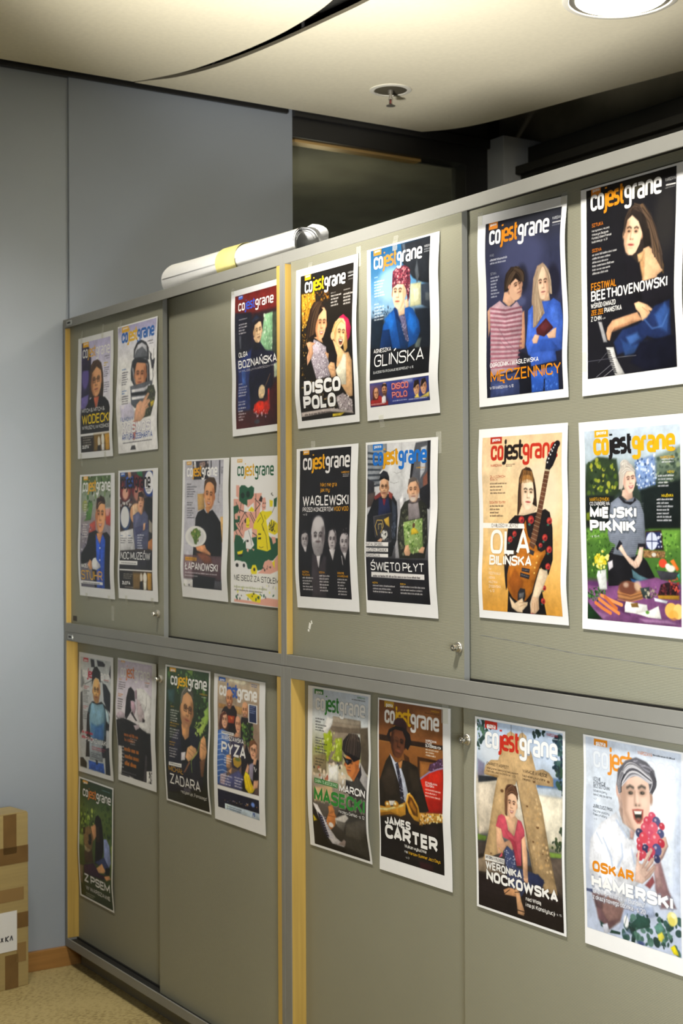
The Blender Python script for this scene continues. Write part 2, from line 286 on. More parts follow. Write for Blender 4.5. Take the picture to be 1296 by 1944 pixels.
# ------------------------------------------------------------------ roll of paper on the upper left cabinet
def paper_roll():
    t = thing('paper_roll', 'roll of large white paper sheets bound with yellow tape on the cabinet top', 'paper roll', (.68, .10, ZT), 0)
    random.seed(4)
    bm = bmesh.new(); Ln = .795; turns, n = 5.2, 190; nx = 16; prev = None
    def rad(u, k): return (.0525 - .0085 * u) - .0026 * (1 - k) * turns
    for i in range(nx + 1):
        u = i / nx; row = []
        for j in range(n + 1):
            k = j / n; a = 2 * math.pi * turns * k + 1.9
            r = max(.012, rad(u, k)); off = 0
            if i == nx: off = .004 * math.sin(a * .5 + 1) + .008 * k
            if i == 0: off = -.006 * math.sin(a * .7)
            wob = 1 + .03 * math.sin(a * 2 + 3 * u) * k + .012 * math.sin(a * 5 + 9 * u)
            row.append(bm.verts.new((u * Ln + off, r * wob * math.cos(a), .0535 - .0085 * u + .0012 + r * wob * math.sin(a))))
        if prev:
            for j in range(n): bm.faces.new((prev[j], prev[j + 1], row[j + 1], row[j]))
        prev = row
    zmin = min(v.co.z for v in bm.verts)
    for v in bm.verts: v.co.z -= zmin - .0004
    o = done('sheets', bm, [M['paper']], t, True)
    # loose outer corner lifting off at the back, and crumpled edges
    bm = bmesh.new(); g = []
    for i in range(13):
        row = []
        for j in range(7):
            u = i / 12; v = j / 6
            row.append(bm.verts.new((.02 + u * .62, .032 + v * .03 + .006 * math.sin(u * 20), .070 + v * .036 * (1 - .75 * u) + .006 * math.sin(u * 17 + v * 2) * v)))
        g.append(row)
    for i in range(12):
        for j in range(6): bm.faces.new((g[i][j], g[i + 1][j], g[i + 1][j + 1], g[i][j + 1]))
    done('loose_sheet', bm, [M['paper']], t, True)
    bm = bmesh.new(); g = []
    for i in range(9):
        row = []
        for j in range(9):
            u = i / 8; a = -.6 + 2.4 * j / 8
            r = .046 + .0025 * math.sin(j * 1.3 + u * 3)
            row.append(bm.verts.new((.77 + u * (.06 - .012 * math.sin(j * .8)), r * math.cos(a) + .012, .047 + r * math.sin(a) * .92)))
        g.append(row)
    for i in range(8):
        for j in range(8): bm.faces.new((g[i][j], g[i + 1][j], g[i + 1][j + 1], g[i][j + 1]))
    done('outer_flap', bm, [M['paper']], t, True)
    bm = bmesh.new(); rows = []
    for u in (.455, .47, .5, .54, .575, .602):
        R = (.0525 - .0085 * u) * 1.045 + .0006
        rows.append([bm.verts.new((u * Ln, R * math.cos(2 * math.pi * j / 48), .0535 - .0085 * u + .0012 - zmin + .0004 + R * math.sin(2 * math.pi * j / 48))) for j in range(48)])
    for a, b in zip(rows, rows[1:]):
        for j in range(48): bm.faces.new((a[j], a[(j + 1) % 48], b[(j + 1) % 48], b[j]))
    lo = min(v.co.z for v in bm.verts)
    for v in bm.verts:
        if v.co.z < .0006: v.co.z = .0006
    done('tape_band', bm, [M['yel']], t, True)
paper_roll()

# ------------------------------------------------------------------ cardboard box by the wall
bx = thing('cardboard_box', 'tall flat brown cardboard box taped shut, standing by the blue-grey wall', 'box', (.113, -.187, 0), math.radians(-170.5 + 180))
BW, BD, BH = .62, .115, .588
def B(n, x0, y0, z0, x1, y1, z1, m, par=bx, bev=0): return boxes(n, [(x0, y0, z0, x1, y1, z1)], m, par, bev)
B('carton', -BD, -BW, .0004, 0, 0, BH, M['card'], bx, .003)
B('flap', -BD + .002, -BW, BH, -.001, -.004, BH + .004, M['card'], bx, .001)
def strip(y0, z0, y1, z1, m): return B('tape_strip', .0002, y0, z0, .0009, y1, z1, m)
strip(-.095, .455, -.045, BH, M['tape']); strip(-.62, .42, -.0005, .478, M['tape']); strip(-.62, .20, -.001, .252, M['tape']); strip(-.090, .0005, -.040, .115, M['tape']); strip(-.046, .085, -.010, .150, M['tape2']); strip(-.30, .295, -.018, .338, M['tape2'])
sh = B('paper_label', .001, -.27, .128, .0016, -.045, .262, M['paper'])
def pen(name, pl, par, x, w=.004):
    bm = bmesh.new()
    for (a, b) in zip(pl, pl[1:]):
        d = Vector((b[0] - a[0], b[1] - a[1])); nrm = Vector((-d.y, d.x)).normalized() * w / 2
        bm.faces.new([bm.verts.new((x, p[0] + s * nrm.x, p[1] + s * nrm.y)) for p, s in ((a, 1), (b, 1), (b, -1), (a, -1))])
    return done(name, bm, [M['pen']], par)
pen('handwriting', [(-.088, .180), (-.088, .163), (-.088, .172), (-.076, .180)], sh, .0018); pen('handwriting', [(-.088, .172), (-.078, .162)], sh, .0018)
pen('handwriting', [(-.072, .164), (-.066, .180), (-.062, .163)], sh, .0018); pen('handwriting', [(-.105, .178), (-.098, .164)], sh, .0018); pen('handwriting', [(-.098, .178), (-.107, .164)], sh, .0018)

# ------------------------------------------------------------------ printing engine: covers are painted into a colour grid, lettering is cut from strokes
def hexc(c): return np.array([c // 65536, c // 256 % 256, c % 256]) / 255
def to_lin(a): return np.where(a <= .04045, a / 12.92, ((a + .055) / 1.055) ** 2.4)
def rounded(pts, flags, r):
    out = []; n = len(pts)
    for i, p in enumerate(pts):
        if not flags[i] or i in (0, n - 1): out.append(p); continue
        a = np.array(pts[i - 1], float); b = np.array(p, float); c = np.array(pts[i + 1], float)
        la = np.linalg.norm(a - b); lc = np.linalg.norm(c - b); ra = min(r, la * .5); rc = min(r, lc * .5)
        p0 = b + (a - b) / max(la, 1e-6) * ra; p1 = b + (c - b) / max(lc, 1e-6) * rc
        for t in (0, .17, .34, .5, .66, .83, 1): out.append(tuple((1 - t) ** 2 * p0 + 2 * t * (1 - t) * b + t * t * p1))
    return out
G = {  # stroke alphabet: cap height 6, x-height 4.3; r marks a rounded corner
'A': '0,0 2.1,6 4.2,0|.7,1.8 3.5,1.8', 'B': '0,0 0,6 3.7,6r 3.7,3.2r 0,3.2|2.6,3.2 4,3.2r 4,0r 0,0 0,1', 'C': '4,1.6 4,0r 0,0r 0,6r 4,6r 4,4.4', 'D': '0,1 0,0 4,0r 4,6r 0,6 0,0', 'E': '3.4,0 0,0 0,6 3.4,6|0,3.1 3.1,3.1',
'F': '0,0 0,6 3.4,6|0,3 3,3', 'G': '4,4.4 4,6r 0,6r 0,0r 4,0r 4,2.8 2.1,2.8', 'H': '0,0 0,6|4,0 4,6|0,3.1 4,3.1', 'I': '0,0 0,6', 'J': '2.8,6 2.8,0r 0,0r 0,1.6', 'K': '0,0 0,6|4,6 .1,2.5|1.4,3.7 4.2,0', 'L': '0,6 0,0 3.2,0',
'M': '0,0 0,6 2.5,1 5,6 5,0', 'N': '0,0 0,6 4,0 4,6', 'O': '2,0 0,0r 0,6r 4,6r 4,0r 2,0', 'P': '0,0 0,6 4,6r 4,2.7r 0,2.7', 'R': '0,0 0,6 4,6r 4,2.8r 0,2.8|2,2.8 4.1,0', 'S': '4,4.6 4,6r 0,6r 0,3.1r 4,3.1r 4,0r 0,0r 0,1.4',
'T': '0,6 4,6|2,6 2,0', 'U': '0,6 0,0r 4,0r 4,6', 'V': '0,6 2,0 4,6', 'W': '0,6 1.6,0 3.2,5.6 4.8,0 6.4,6', 'X': '0,0 4,6|0,6 4,0', 'Y': '0,6 2.1,2.8 4.2,6|2.1,2.8 2.1,0', 'Z': '0,6 4,6 0,0 4,0',
'a': '0,4.3 3,4.3r 3,0|3,2.4 0,2.4r 0,0r 3,0', 'b': '0,6 0,0 3,0r 3,4.3r 0,4.3', 'c': '3,4.3 0,4.3r 0,0r 3,0', 'd': '3,6 3,0 0,0r 0,4.3r 3,4.3', 'e': '3,0 0,0r 0,4.3r 3,4.3r 3,2.1 0,2.1', 'f': '2,6 .8,6r .8,0|0,4.3 2,4.3',
'g': '3,0 0,0r 0,4.3r 3,4.3 3,-1.7r 0,-1.7', 'h': '0,6 0,0|0,4.3 3,4.3r 3,0', 'i': '0,4.3 0,0|0,5.5 0,6.1', 'j': '.8,4.3 .8,-1.7r 0,-1.7|.8,5.5 .8,6.1', 'k': '0,6 0,0|2.8,4.3 .1,1.8|1,2.6 3,0', 'l': '0,6 0,0', 'm': '0,0 0,4.3 2.4,4.3r 2.4,0|2.4,4.3 4.8,4.3r 4.8,0',
'n': '0,0 0,4.3 3,4.3r 3,0', 'o': '1.5,0 0,0r 0,4.3r 3,4.3r 3,0r 1.5,0', 'p': '0,-1.7 0,4.3 3,4.3r 3,0r 0,0', 'r': '0,0 0,4.3 1.8,4.3', 's': '3,4.3 0,4.3r 0,2.2r 3,2.2r 3,0r 0,0', 't': '.8,5.6 .8,0r 2,0|0,4.3 2,4.3', 'u': '0,4.3 0,0r 3,0|3,4.3 3,0',
'w': '0,4.3 1.2,0 2.4,4 3.6,0 4.8,4.3', 'y': '0,4.3 0,0r 3,0|3,4.3 3,-1.7r 0,-1.7', 'z': '0,4.3 3,4.3 0,0 3,0', 'v': '0,4.3 1.5,0 3,4.3', 'x': '0,0 3,4.3|0,4.3 3,0',
'0': '2,0 0,0r 0,6r 4,6r 4,0r 2,0', '1': '0,4.8 1.4,6 1.4,0', '2': '0,4.6 0,6r 4,6r 4,3.4r 0,0 4,0', '3': '0,6 4,6r 4,3.1r 1.5,3.1|3,3.1 4,3.1r 4,0r 0,0', '4': '3,0 3,6 0,1.6 4,1.6', '5': '4,6 0,6 0,3.4 4,3.4r 4,0r 0,0', '6': '4,6 0,6r 0,0r 4,0r 4,3.2r 0,3.2', '7': '0,6 4,6 1.4,0',
'.': '0,0 0,.7', ',': '.3,.7 0,-1', ':': '0,0 0,.7|0,3.2 0,3.9', '-': '0,2.6 1.8,2.6', '&': '4.4,0 .6,4.6r .6,6r 2.8,6r 2.8,4.2r 0,2.4r 0,0r 3,0r 4.2,2.6', '?': '0,4.6 0,6r 3.4,6r 3.4,3.4r 1.7,2.2 1.7,1.6|1.7,0 1.7,.7', '„': '.3,.7 0,-1|1.3,.7 1,-1', '”': '.3,6.2 0,4.6|1.3,6.2 1,4.6'}
AC = {'Ą': ('A', '3.6,0 3.2,-1.3r 4.4,-1.3'), 'Ę': ('E', '2.6,0 2.2,-1.3r 3.4,-1.3'), 'Ł': ('L', '-.9,2.2 1.7,3.9'), 'Ś': ('S', '1.6,7 2.8,8.2'), 'Ń': ('N', '1.6,7 2.8,8.2'), 'Ć': ('C', '1.6,7 2.8,8.2'), 'Ó': ('O', '1.6,7 2.8,8.2'), 'Ż': ('Z', '2,7 2,7.7'), 'Ź': ('Z', '1.6,7 2.8,8.2'),
 'ą': ('a', '2.6,0 2.2,-1.3r 3.3,-1.3'), 'ę': ('e', '2,0 1.6,-1.3r 2.7,-1.3'), 'ł': ('l', '-.9,2.4 .9,3.8'), 'ś': ('s', '1.2,5.2 2.2,6.2'), 'ń': ('n', '1.2,5.2 2.2,6.2'), 'ć': ('c', '1.2,5.2 2.2,6.2'), 'ó': ('o', '1.2,5.2 2.2,6.2'), 'ż': ('z', '1.5,5.2 1.5,5.8'), 'ź': ('z', '1.2,5.2 2.2,6.2')}
def parse(s):
    o = []
    for pl in s.split('|'):
        P, F = [], []
        for tk in pl.split():
            f = tk.endswith('r'); x, y = tk.rstrip('r').split(','); P.append((float(x), float(y))); F.append(f)
        o.append((P, F))
    return o
GL = {}
for ch, s in G.items():
    pl = parse(s); GL[ch] = (pl, max(p[0] for P, F in pl for p in P))
for ch, (b, s) in AC.items(): GL[ch] = (GL[b][0] + parse(s), GL[b][1])
def text_strokes(t, u, v, w, h, wt):
    """centre-line strokes (mm, v down) of a line of text; returns [(points)], stroke width"""
    sw = wt * h; sx = .2 * h
    for _ in range(6):                                  # letter gap = one stroke plus a little air
        sp = sw / sx + .4 + .5 * (.2 - min(wt, .2)) * 6; x = 0; items = []
        for ch in t:
            if ch == ' ': x += 1.4 + sp * .35; continue
            g = GL.get(ch) or GL.get(ch.upper()) or GL['-']
            items.append((x, g)); x += g[1] + sp
        tot = max(x - sp, .6); sx = .5 * sx + .5 * ((w - sw) / tot if tot > .7 else .5)
    sy = (h - sw) / 6; out = []
    for x0, (pl, gw) in items:
        for P, F in pl:
            q = [(u + sw / 2 + (x0 + px) * sx, v - sw / 2 - py * sy) for px, py in P]
            out.append(rounded(q, F, h * .5))
    return out, sw
MAST = [  # the masthead lettering: 0 and 2 in one colour, 1 ('jest') in another; x over the full width, y in x-heights
 (0, '.068,.78 .068,1r 0,1r 0,0r .068,0r .068,.22'), (0, '.14,0 .107,0r .107,1r .172,1r .172,0r .14,0'),
 (1, '.218,1 .218,-.38r .185,-.38'), (1, '.218,1.32 .218,1.46'), (1, '.318,.1 .318,0r .245,0r .245,1r .318,1r .318,.48 .25,.48'), (1, '.405,1 .345,1r .345,.52r .405,.52r .405,0r .343,0'), (1, '.445,1.38 .445,0r .478,0'), (1, '.425,1 .478,1'),
 (2, '.575,.3 .505,.3r .505,1r .578,1r .578,-.02 .578,-.48r .51,-.48r .505,-.3'), (2, '.618,0 .618,1r .668,1'), (2, '.69,1 .765,1r .765,0 .692,0r .692,.55r .76,.55'), (2, '.805,0 .805,1r .88,1r .88,0'), (2, '.998,.08 .998,0r .92,0r .92,1r .998,1r .998,.48 .925,.48')]
def mast_strokes(u, v, w, h, wt):
    sw = wt * h; out = []
    for g, s in MAST:
        for P, F in parse(s):
            q = [(u + sw / 2 + px * (w - sw), v - sw / 2 - py * (h - sw)) for px, py in P]
            out.append((g, rounded(q, F, h * .26)))
    return out, sw
class Canvas:
    def __init__(s, rect, cell):
        s.u0, s.v0, s.u1, s.v1 = rect
        s.nx = max(8, int(round((s.u1 - s.u0) / cell[0])) + 1); s.ny = max(8, int(round((s.v1 - s.v0) / cell[1])) + 1)
        s.us = np.linspace(s.u0, s.u1, s.nx); s.vs = np.linspace(s.v0, s.v1, s.ny); s.px = (cell[0] + cell[1]) / 2
        s.im = np.ones((s.ny, s.nx, 3)) * .9
        rs = np.random.RandomState(int(s.u1 * 13 + s.nx)); s.tex = sum(a * s.cloud(rs, z) for a, z in ((.5, 22.), (.35, 9.), (.25, 3.6)))
    def cloud(s, rs, z):
        g = rs.rand(int(430 / z) + 3, int(310 / z) + 3) * 2 - 1; a = s.vs / z; b = s.us / z; i = a.astype(int); j = b.astype(int); fa = (a - i)[:, None]; fb = (b - j)[None, :]
        fa = fa * fa * (3 - 2 * fa); fb = fb * fb * (3 - 2 * fb)
        return g[i][:, j] * (1 - fa) * (1 - fb) + g[i + 1][:, j] * fa * (1 - fb) + g[i][:, j + 1] * (1 - fa) * fb + g[i + 1][:, j + 1] * fa * fb
    def win(s, a, b, c, d):
        i0, i1 = np.searchsorted(s.vs, [b, d]); j0, j1 = np.searchsorted(s.us, [a, c])
        if i1 <= i0 or j1 <= j0: return None
        return slice(i0, i1), slice(j0, j1), s.us[None, j0:j1], s.vs[i0:i1, None]
    def put(s, w, m, col, a=1):
        k = (np.clip(m, 0, 1) * a)[..., None]; s.im[w[0], w[1]] = s.im[w[0], w[1]] * (1 - k) + col * k
    def ss(s, d, b):  # d>0 inside
        t = np.clip(d / (2 * (b + .45 * s.px)) + .5, 0, 1); return t * t * (3 - 2 * t)
    def poly(s, P, col, b, a=1, model=False):
        P = np.array(P, float); p = b + s.px + .5; w = s.win(P[:, 0].min() - p, P[:, 1].min() - p, P[:, 0].max() + p, P[:, 1].max() + p)
        if w is None: return
        U, V = w[2], w[3]; ins = np.zeros((V.shape[0], U.shape[1]), bool); d2 = np.full(ins.shape, 1e9)
        for (x0, y0), (x1, y1) in zip(P, np.roll(P, -1, 0)):
            if y0 != y1: ins ^= ((y0 > V) != (y1 > V)) & (U < (x1 - x0) * (V - y0) / (y1 - y0) + x0)
            dx, dy = x1 - x0, y1 - y0; L2 = dx * dx + dy * dy
            t = np.clip(((U - x0) * dx + (V - y0) * dy) / L2, 0, 1) if L2 > 0 else 0
            d2 = np.minimum(d2, (U - x0 - t * dx) ** 2 + (V - y0 - t * dy) ** 2)
        d = np.sqrt(d2)
        if model:
            hw, hh = np.ptp(P[:, 0]) / 2 + 1, np.ptp(P[:, 1]) / 2 + 1; cu, cv_ = P[:, 0].mean(), P[:, 1].mean(); sz = min(hw, hh)
            f = 1 - .10 * np.clip((U - cu) / hw, -1, 1) - .10 * np.clip((V - cv_) / hh, -1, 1) - .17 * np.exp(-d / (.12 * sz + .6)) + .15 * s.tex[w[0], w[1]]
            col = np.clip(col * f[..., None] + .012 * s.tex[w[0], w[1]][..., None], 0, .97)
        s.put(w, s.ss(np.where(ins, d, -d), b), col, a)
    def ell(s, x, y, rx, ry, col, b, a=1, rot=0):
        R = max(rx, ry) + b + s.px; w = s.win(x - R, y - R, x + R, y + R)
        if w is None: return
        c, sn = math.cos(math.radians(rot)), math.sin(math.radians(rot)); X = w[2] - x; Y = w[3] - y; A = X * c + Y * sn; Bq = -X * sn + Y * c
        d = (1 - np.sqrt((A / max(rx, .1)) ** 2 + (Bq / max(ry, .1)) ** 2)) * min(rx, ry); s.put(w, s.ss(d, b), col, a)
    def line(s, P, wd, col, b, a=1):
        P = np.array(P, float); p = wd / 2 + b + s.px; w = s.win(P[:, 0].min() - p, P[:, 1].min() - p, P[:, 0].max() + p, P[:, 1].max() + p)
        if w is None: return
        U, V = w[2], w[3]; d2 = np.full((V.shape[0], U.shape[1]), 1e9)
        for (x0, y0), (x1, y1) in zip(P, P[1:]):
            dx, dy = x1 - x0, y1 - y0; L2 = dx * dx + dy * dy; t = np.clip(((U - x0) * dx + (V - y0) * dy) / L2, 0, 1) if L2 > 0 else 0
            d2 = np.minimum(d2, (U - x0 - t * dx) ** 2 + (V - y0 - t * dy) ** 2)
        s.put(w, s.ss(wd / 2 - np.sqrt(d2), b), col, a)
    def face(s, q, rx, ry, skin, shade, side, turn, tilt, mouth, gl, lip, eye, beard):
        x0, y0 = q; t = math.radians(tilt); c, sn = math.cos(t), math.sin(t)
        def pt(x, y): X, Y = x * rx, y * ry; return x0 + X * c - Y * sn, y0 + X * sn + Y * c
        def E(x, y, a, b_, col, soft, al=1): s.ell(*pt(x, y), a * rx, b_ * ry, col, soft, al, tilt)
        def Pl(pts, col, soft, al=1): s.poly([pt(*k) for k in pts], col, soft, al)
        def Ln(pts, wd, col, soft, al=1): s.line([pt(*k) for k in pts], wd, col, soft, al)
        f = rx; k = turn
        E(-.98, .08, .14, .2, shade, f * .05); E(.98, .08, .14, .2, shade, f * .05)
        Pl([(-.97, -.3), (-.8, -.75), (-.4, -1), (.4, -1), (.8, -.75), (.97, -.3), (.95, .1), (.85, .5), (.55, .86), (.2, 1), (-.2, 1), (-.55, .86), (-.85, .5), (-.95, .1)], skin, f * .05)
        Pl([(side * 1.0, -.6), (side * .55, -.5), (side * .5, 0), (side * .62, .45), (side * .25, .98), (side * .5, .9), (side * .85, .55), (side * .98, .1)], shade, f * .16, .75)
        hi = np.clip(skin * 1.08 + .03, 0, .95); E(k - side * .2, -.55, .4, .25, hi, f * .25, .5); E(k - side * .45, .2, .22, .17, hi, f * .15, .5)
        if beard is not None:
            Pl([(-.9, .2), (-.6, .42), (k, .36), (.6, .42), (.9, .2), (.8, .6), (.4, .99), (-.4, .99), (-.8, .6)], beard, f * .14, .7)
        for sg in (-1, 1):
            ex = k + sg * .4 * (1 - abs(k) * .5)
            E(ex, -.07, .24, .11, shade, f * .1, .8); E(ex, -.05, .14, .045, eye, f * .03, .95); E(ex + .03, -.055, .03, .015, hi, f * .02, .5)
            Ln([(ex - .2, -.2), (ex, -.25), (ex + .2, -.2)], .075 * ry, eye, f * .06, .8)
            if gl: Ln([(ex - .27, -.14), (ex + .27, -.14), (ex + .24, .1), (ex - .22, .1), (ex - .27, -.14)], max(.035 * ry, .5), eye, f * .02, .9)
        if gl: Ln([(k - .15, -.1), (k + .15, -.1)], max(.03 * ry, .5), eye, f * .02)
        Ln([(k + side * .1, -.1), (k + side * .16, .2), (k + side * .1, .28)], .06 * ry, shade, f * .08, .7)
        E(k, .29, .2, .05, shade, f * .06, .75); E(k - .1, .3, .05, .02, eye, f * .03, .55); E(k + .1, .3, .05, .02, eye, f * .03, .55); E(k - side * .04, .16, .07, .16, hi, f * .06, .6)
        if mouth == 0:
            E(k, .54, .3, .05, lip, f * .05, .9); Ln([(k - .28, .535), (k, .55), (k + .28, .535)], max(.02 * ry, .4), eye, f * .03, .6)
        elif mouth == 1:
            Pl([(k - .38, .46), (k, .52), (k + .38, .46), (k + .22, .64), (k, .69), (k - .22, .64)], lip, f * .04); Pl([(k - .28, .51), (k, .55), (k + .28, .51), (k + .14, .6), (k - .14, .6)], np.array([.93, .9, .86]), f * .03)
        else:
            Pl([(k - .36, .42), (k, .4), (k + .36, .42), (k + .3, .68), (k + .1, .82), (k - .1, .82), (k - .3, .68)], lip, f * .04); Pl([(k - .27, .47), (k + .27, .47), (k + .2, .68), (k, .76), (k - .2, .68)], eye, f * .04); Pl([(k - .26, .46), (k + .26, .46), (k + .2, .55), (k - .2, .55)], np.array([.93, .9, .86]), f * .03); E(k, .7, .12, .04, lip, f * .04, .8)
        E(k, .68, .2, .03, shade, f * .06, .5); E(k, .86, .16, .06, hi, f * .08, .35)
def draw(cv, ops, seed, flat=False):
    rs = np.random.RandomState(seed); h2 = lambda L: [(L[i] / 2, L[i + 1] / 2) for i in range(0, len(L), 2)]
    for o in ops:
        k = o[0]
        if k == 'V':
            st = o[1]; ys = [y / 2 for y, c in st]; cs = np.array([hexc(c) for y, c in st]); cv.im[:] = np.stack([np.interp(cv.vs, ys, cs[:, i]) for i in range(3)], -1)[:, None, :] * (1 + (0 if flat else .10) * cv.tex[..., None])
        elif k == 'P': cv.poly(h2(o[4]), hexc(o[1]), o[2], o[3], o[2] > .3 and not flat)
        elif k == 'E': x, y, rx, ry, rot = o[4]; cv.ell(x / 2, y / 2, rx / 2, ry / 2, hexc(o[1]), o[2], o[3], rot)
        elif k == 'L': cv.line(h2(o[5]), o[4] / 2, hexc(o[1]), o[2], o[3])
        elif k == 'N':
            g = rs.rand(int(420 / o[2]) + 3, int(300 / o[2]) + 3); a = cv.vs / o[2]; b = cv.us / o[2]; i = a.astype(int); j = b.astype(int); fa = (a - i)[:, None]; fb = (b - j)[None, :]
            n = g[i][:, j] * (1 - fa) * (1 - fb) + g[i + 1][:, j] * fa * (1 - fb) + g[i][:, j + 1] * (1 - fa) * fb + g[i + 1][:, j + 1] * fa * fb
            cv.im *= (1 + o[1] * (n - .5) * 2)[..., None]
        elif k == 'S':
            P = np.array(h2(o[5])); lo, hi = P.min(0), P.max(0); cols = [hexc(c) for c in o[1]]; done_ = 0
            for _ in range(o[4] * 6):
                x, y = lo + rs.rand(2) * (hi - lo); ins = False
                for (xa, ya), (xb, yb) in zip(P, np.roll(P, -1, 0)):
                    if (ya > y) != (yb > y) and x < (xb - xa) * (y - ya) / (yb - ya) + xa: ins = not ins
                if not ins: continue
                r = o[3] / 4 * (.5 + rs.rand()); cv.ell(x, y, r * (.7 + .8 * rs.rand()), r * (.7 + .8 * rs.rand()), cols[rs.randint(len(cols))], o[2] * .6, .9, rs.randint(180)); done_ += 1
                if done_ >= o[4]: break
        elif k == 'F': cv.face((o[3][0] / 2, o[3][1] / 2), o[3][2] / 2, o[3][3] / 2, hexc(o[1]), hexc(o[2]), o[4], o[5], o[6], o[7], o[8], hexc(o[9]), hexc(o[10]), hexc(o[11]) if o[11] >= 0 else None)
        elif k == 'B':
            _, c, x, y, w, pitch, n = o; x, y, w, pitch = x / 2, y / 2, w / 2, pitch / 2; col = hexc(c); h = pitch * (.62 if pitch > 12 else .5) if n > 1 else min(pitch * .5, 6)
            for i in range(n):
                wl = w * (.62 + .38 * rs.rand()) if i else w; u = x
                while u < x + wl - 1:
                    e = min(u + h * (1.5 + 3 * rs.rand()), x + wl); q = u
                    while q < e:
                        st = h * (.3 + .3 * rs.rand()); hh = h * (1 if rs.rand() < .25 else .72); cv.poly([(q, y - hh), (min(q + st, e), y - hh), (min(q + st, e), y), (q, y)], col, .15, .9); q += st + h * .14
                    u = e + h * .5
                y += pitch
        elif k == 'K':
            A = np.array(h2(o[5])); Bg = np.array(h2(o[6])); cols = [hexc(c) for c in o[1]]
            for q in range(o[3]):
                f = rs.rand(); P = A * (1 - f) + Bg * f + rs.randn(*A.shape) * .6
                cv.line([p_ for p_ in rounded([tuple(x) for x in P], [True] * len(P), 40)], o[4] / 2 * (.6 + .8 * rs.rand()), cols[rs.randint(len(cols))], .25, o[2])
        elif k == 'H':
            _, c, tx, u, v, w, h, wt, al = o; st, sw = text_strokes(tx, u / 2, v / 2, w / 2, h / 2, wt)
            for pl in st: cv.line([(x + .5, y + .7) for x, y in pl], sw + 2.2, hexc(c), 1.2, al)
        elif k in 'MO':
            if k == 'M': _, c1, c2, c3, u, v, w, h, wt = o; cc = [hexc(c1), hexc(c2), hexc(c3)]; ex = 0
            else: _, c, u, v, w, h, wt = o; cc = [hexc(c)] * 3; ex = 1.6
            st, sw = mast_strokes(u / 2, v / 2, w / 2, h / 2, wt)
            for g, pl in st:
                if k == 'O' and g == 1: continue
                cv.line(pl, sw + ex, cc[g], .4 if k == 'O' else .05, .8 if k == 'O' else 1)
def ribbon(V, Fc, C, pl, sw, col):
    """one stroke as a mitred strip, cut into short quads so that it follows the sheet"""
    P = [np.array(p, float) for p in pl]; Q = [P[0]]
    for p in P[1:]:
        d = np.linalg.norm(p - Q[-1])
        if d < .05: continue
        Q.append(p)
    R = [Q[0]]
    for p in Q[1:]:
        a = R[-1]; n = int(np.linalg.norm(p - a) / 7) + 1
        for i in range(1, n + 1): R.append(a + (p - a) * i / n)
    if len(R) < 2: return
    closed = np.linalg.norm(R[0] - R[-1]) < .2 and len(R) > 4
    N = len(R); base = len(V)
    for i in range(N):
        a = R[i - 1] if i else (R[-2] if closed else None); b = R[i + 1] if i < N - 1 else (R[1] if closed else None)
        d1 = (R[i] - a) / np.linalg.norm(R[i] - a) if a is not None else None; d2 = (b - R[i]) / np.linalg.norm(b - R[i]) if b is not None else None
        if d1 is None: d1 = d2
        if d2 is None: d2 = d1
        n1 = np.array([-d1[1], d1[0]]); n2 = np.array([-d2[1], d2[0]]); m = n1 + n2; L = np.linalg.norm(m)
        m = m / L if L > 1e-3 else n1; sc = min(1 / max(.2, float(m @ n1)), 1.9) * sw / 2
        V.append(R[i] + m * sc); V.append(R[i] - m * sc)
    for i in range(N - 1): Fc.append((base + 2 * i, base + 2 * i + 1, base + 2 * i + 3, base + 2 * i + 2)); C.append(col)
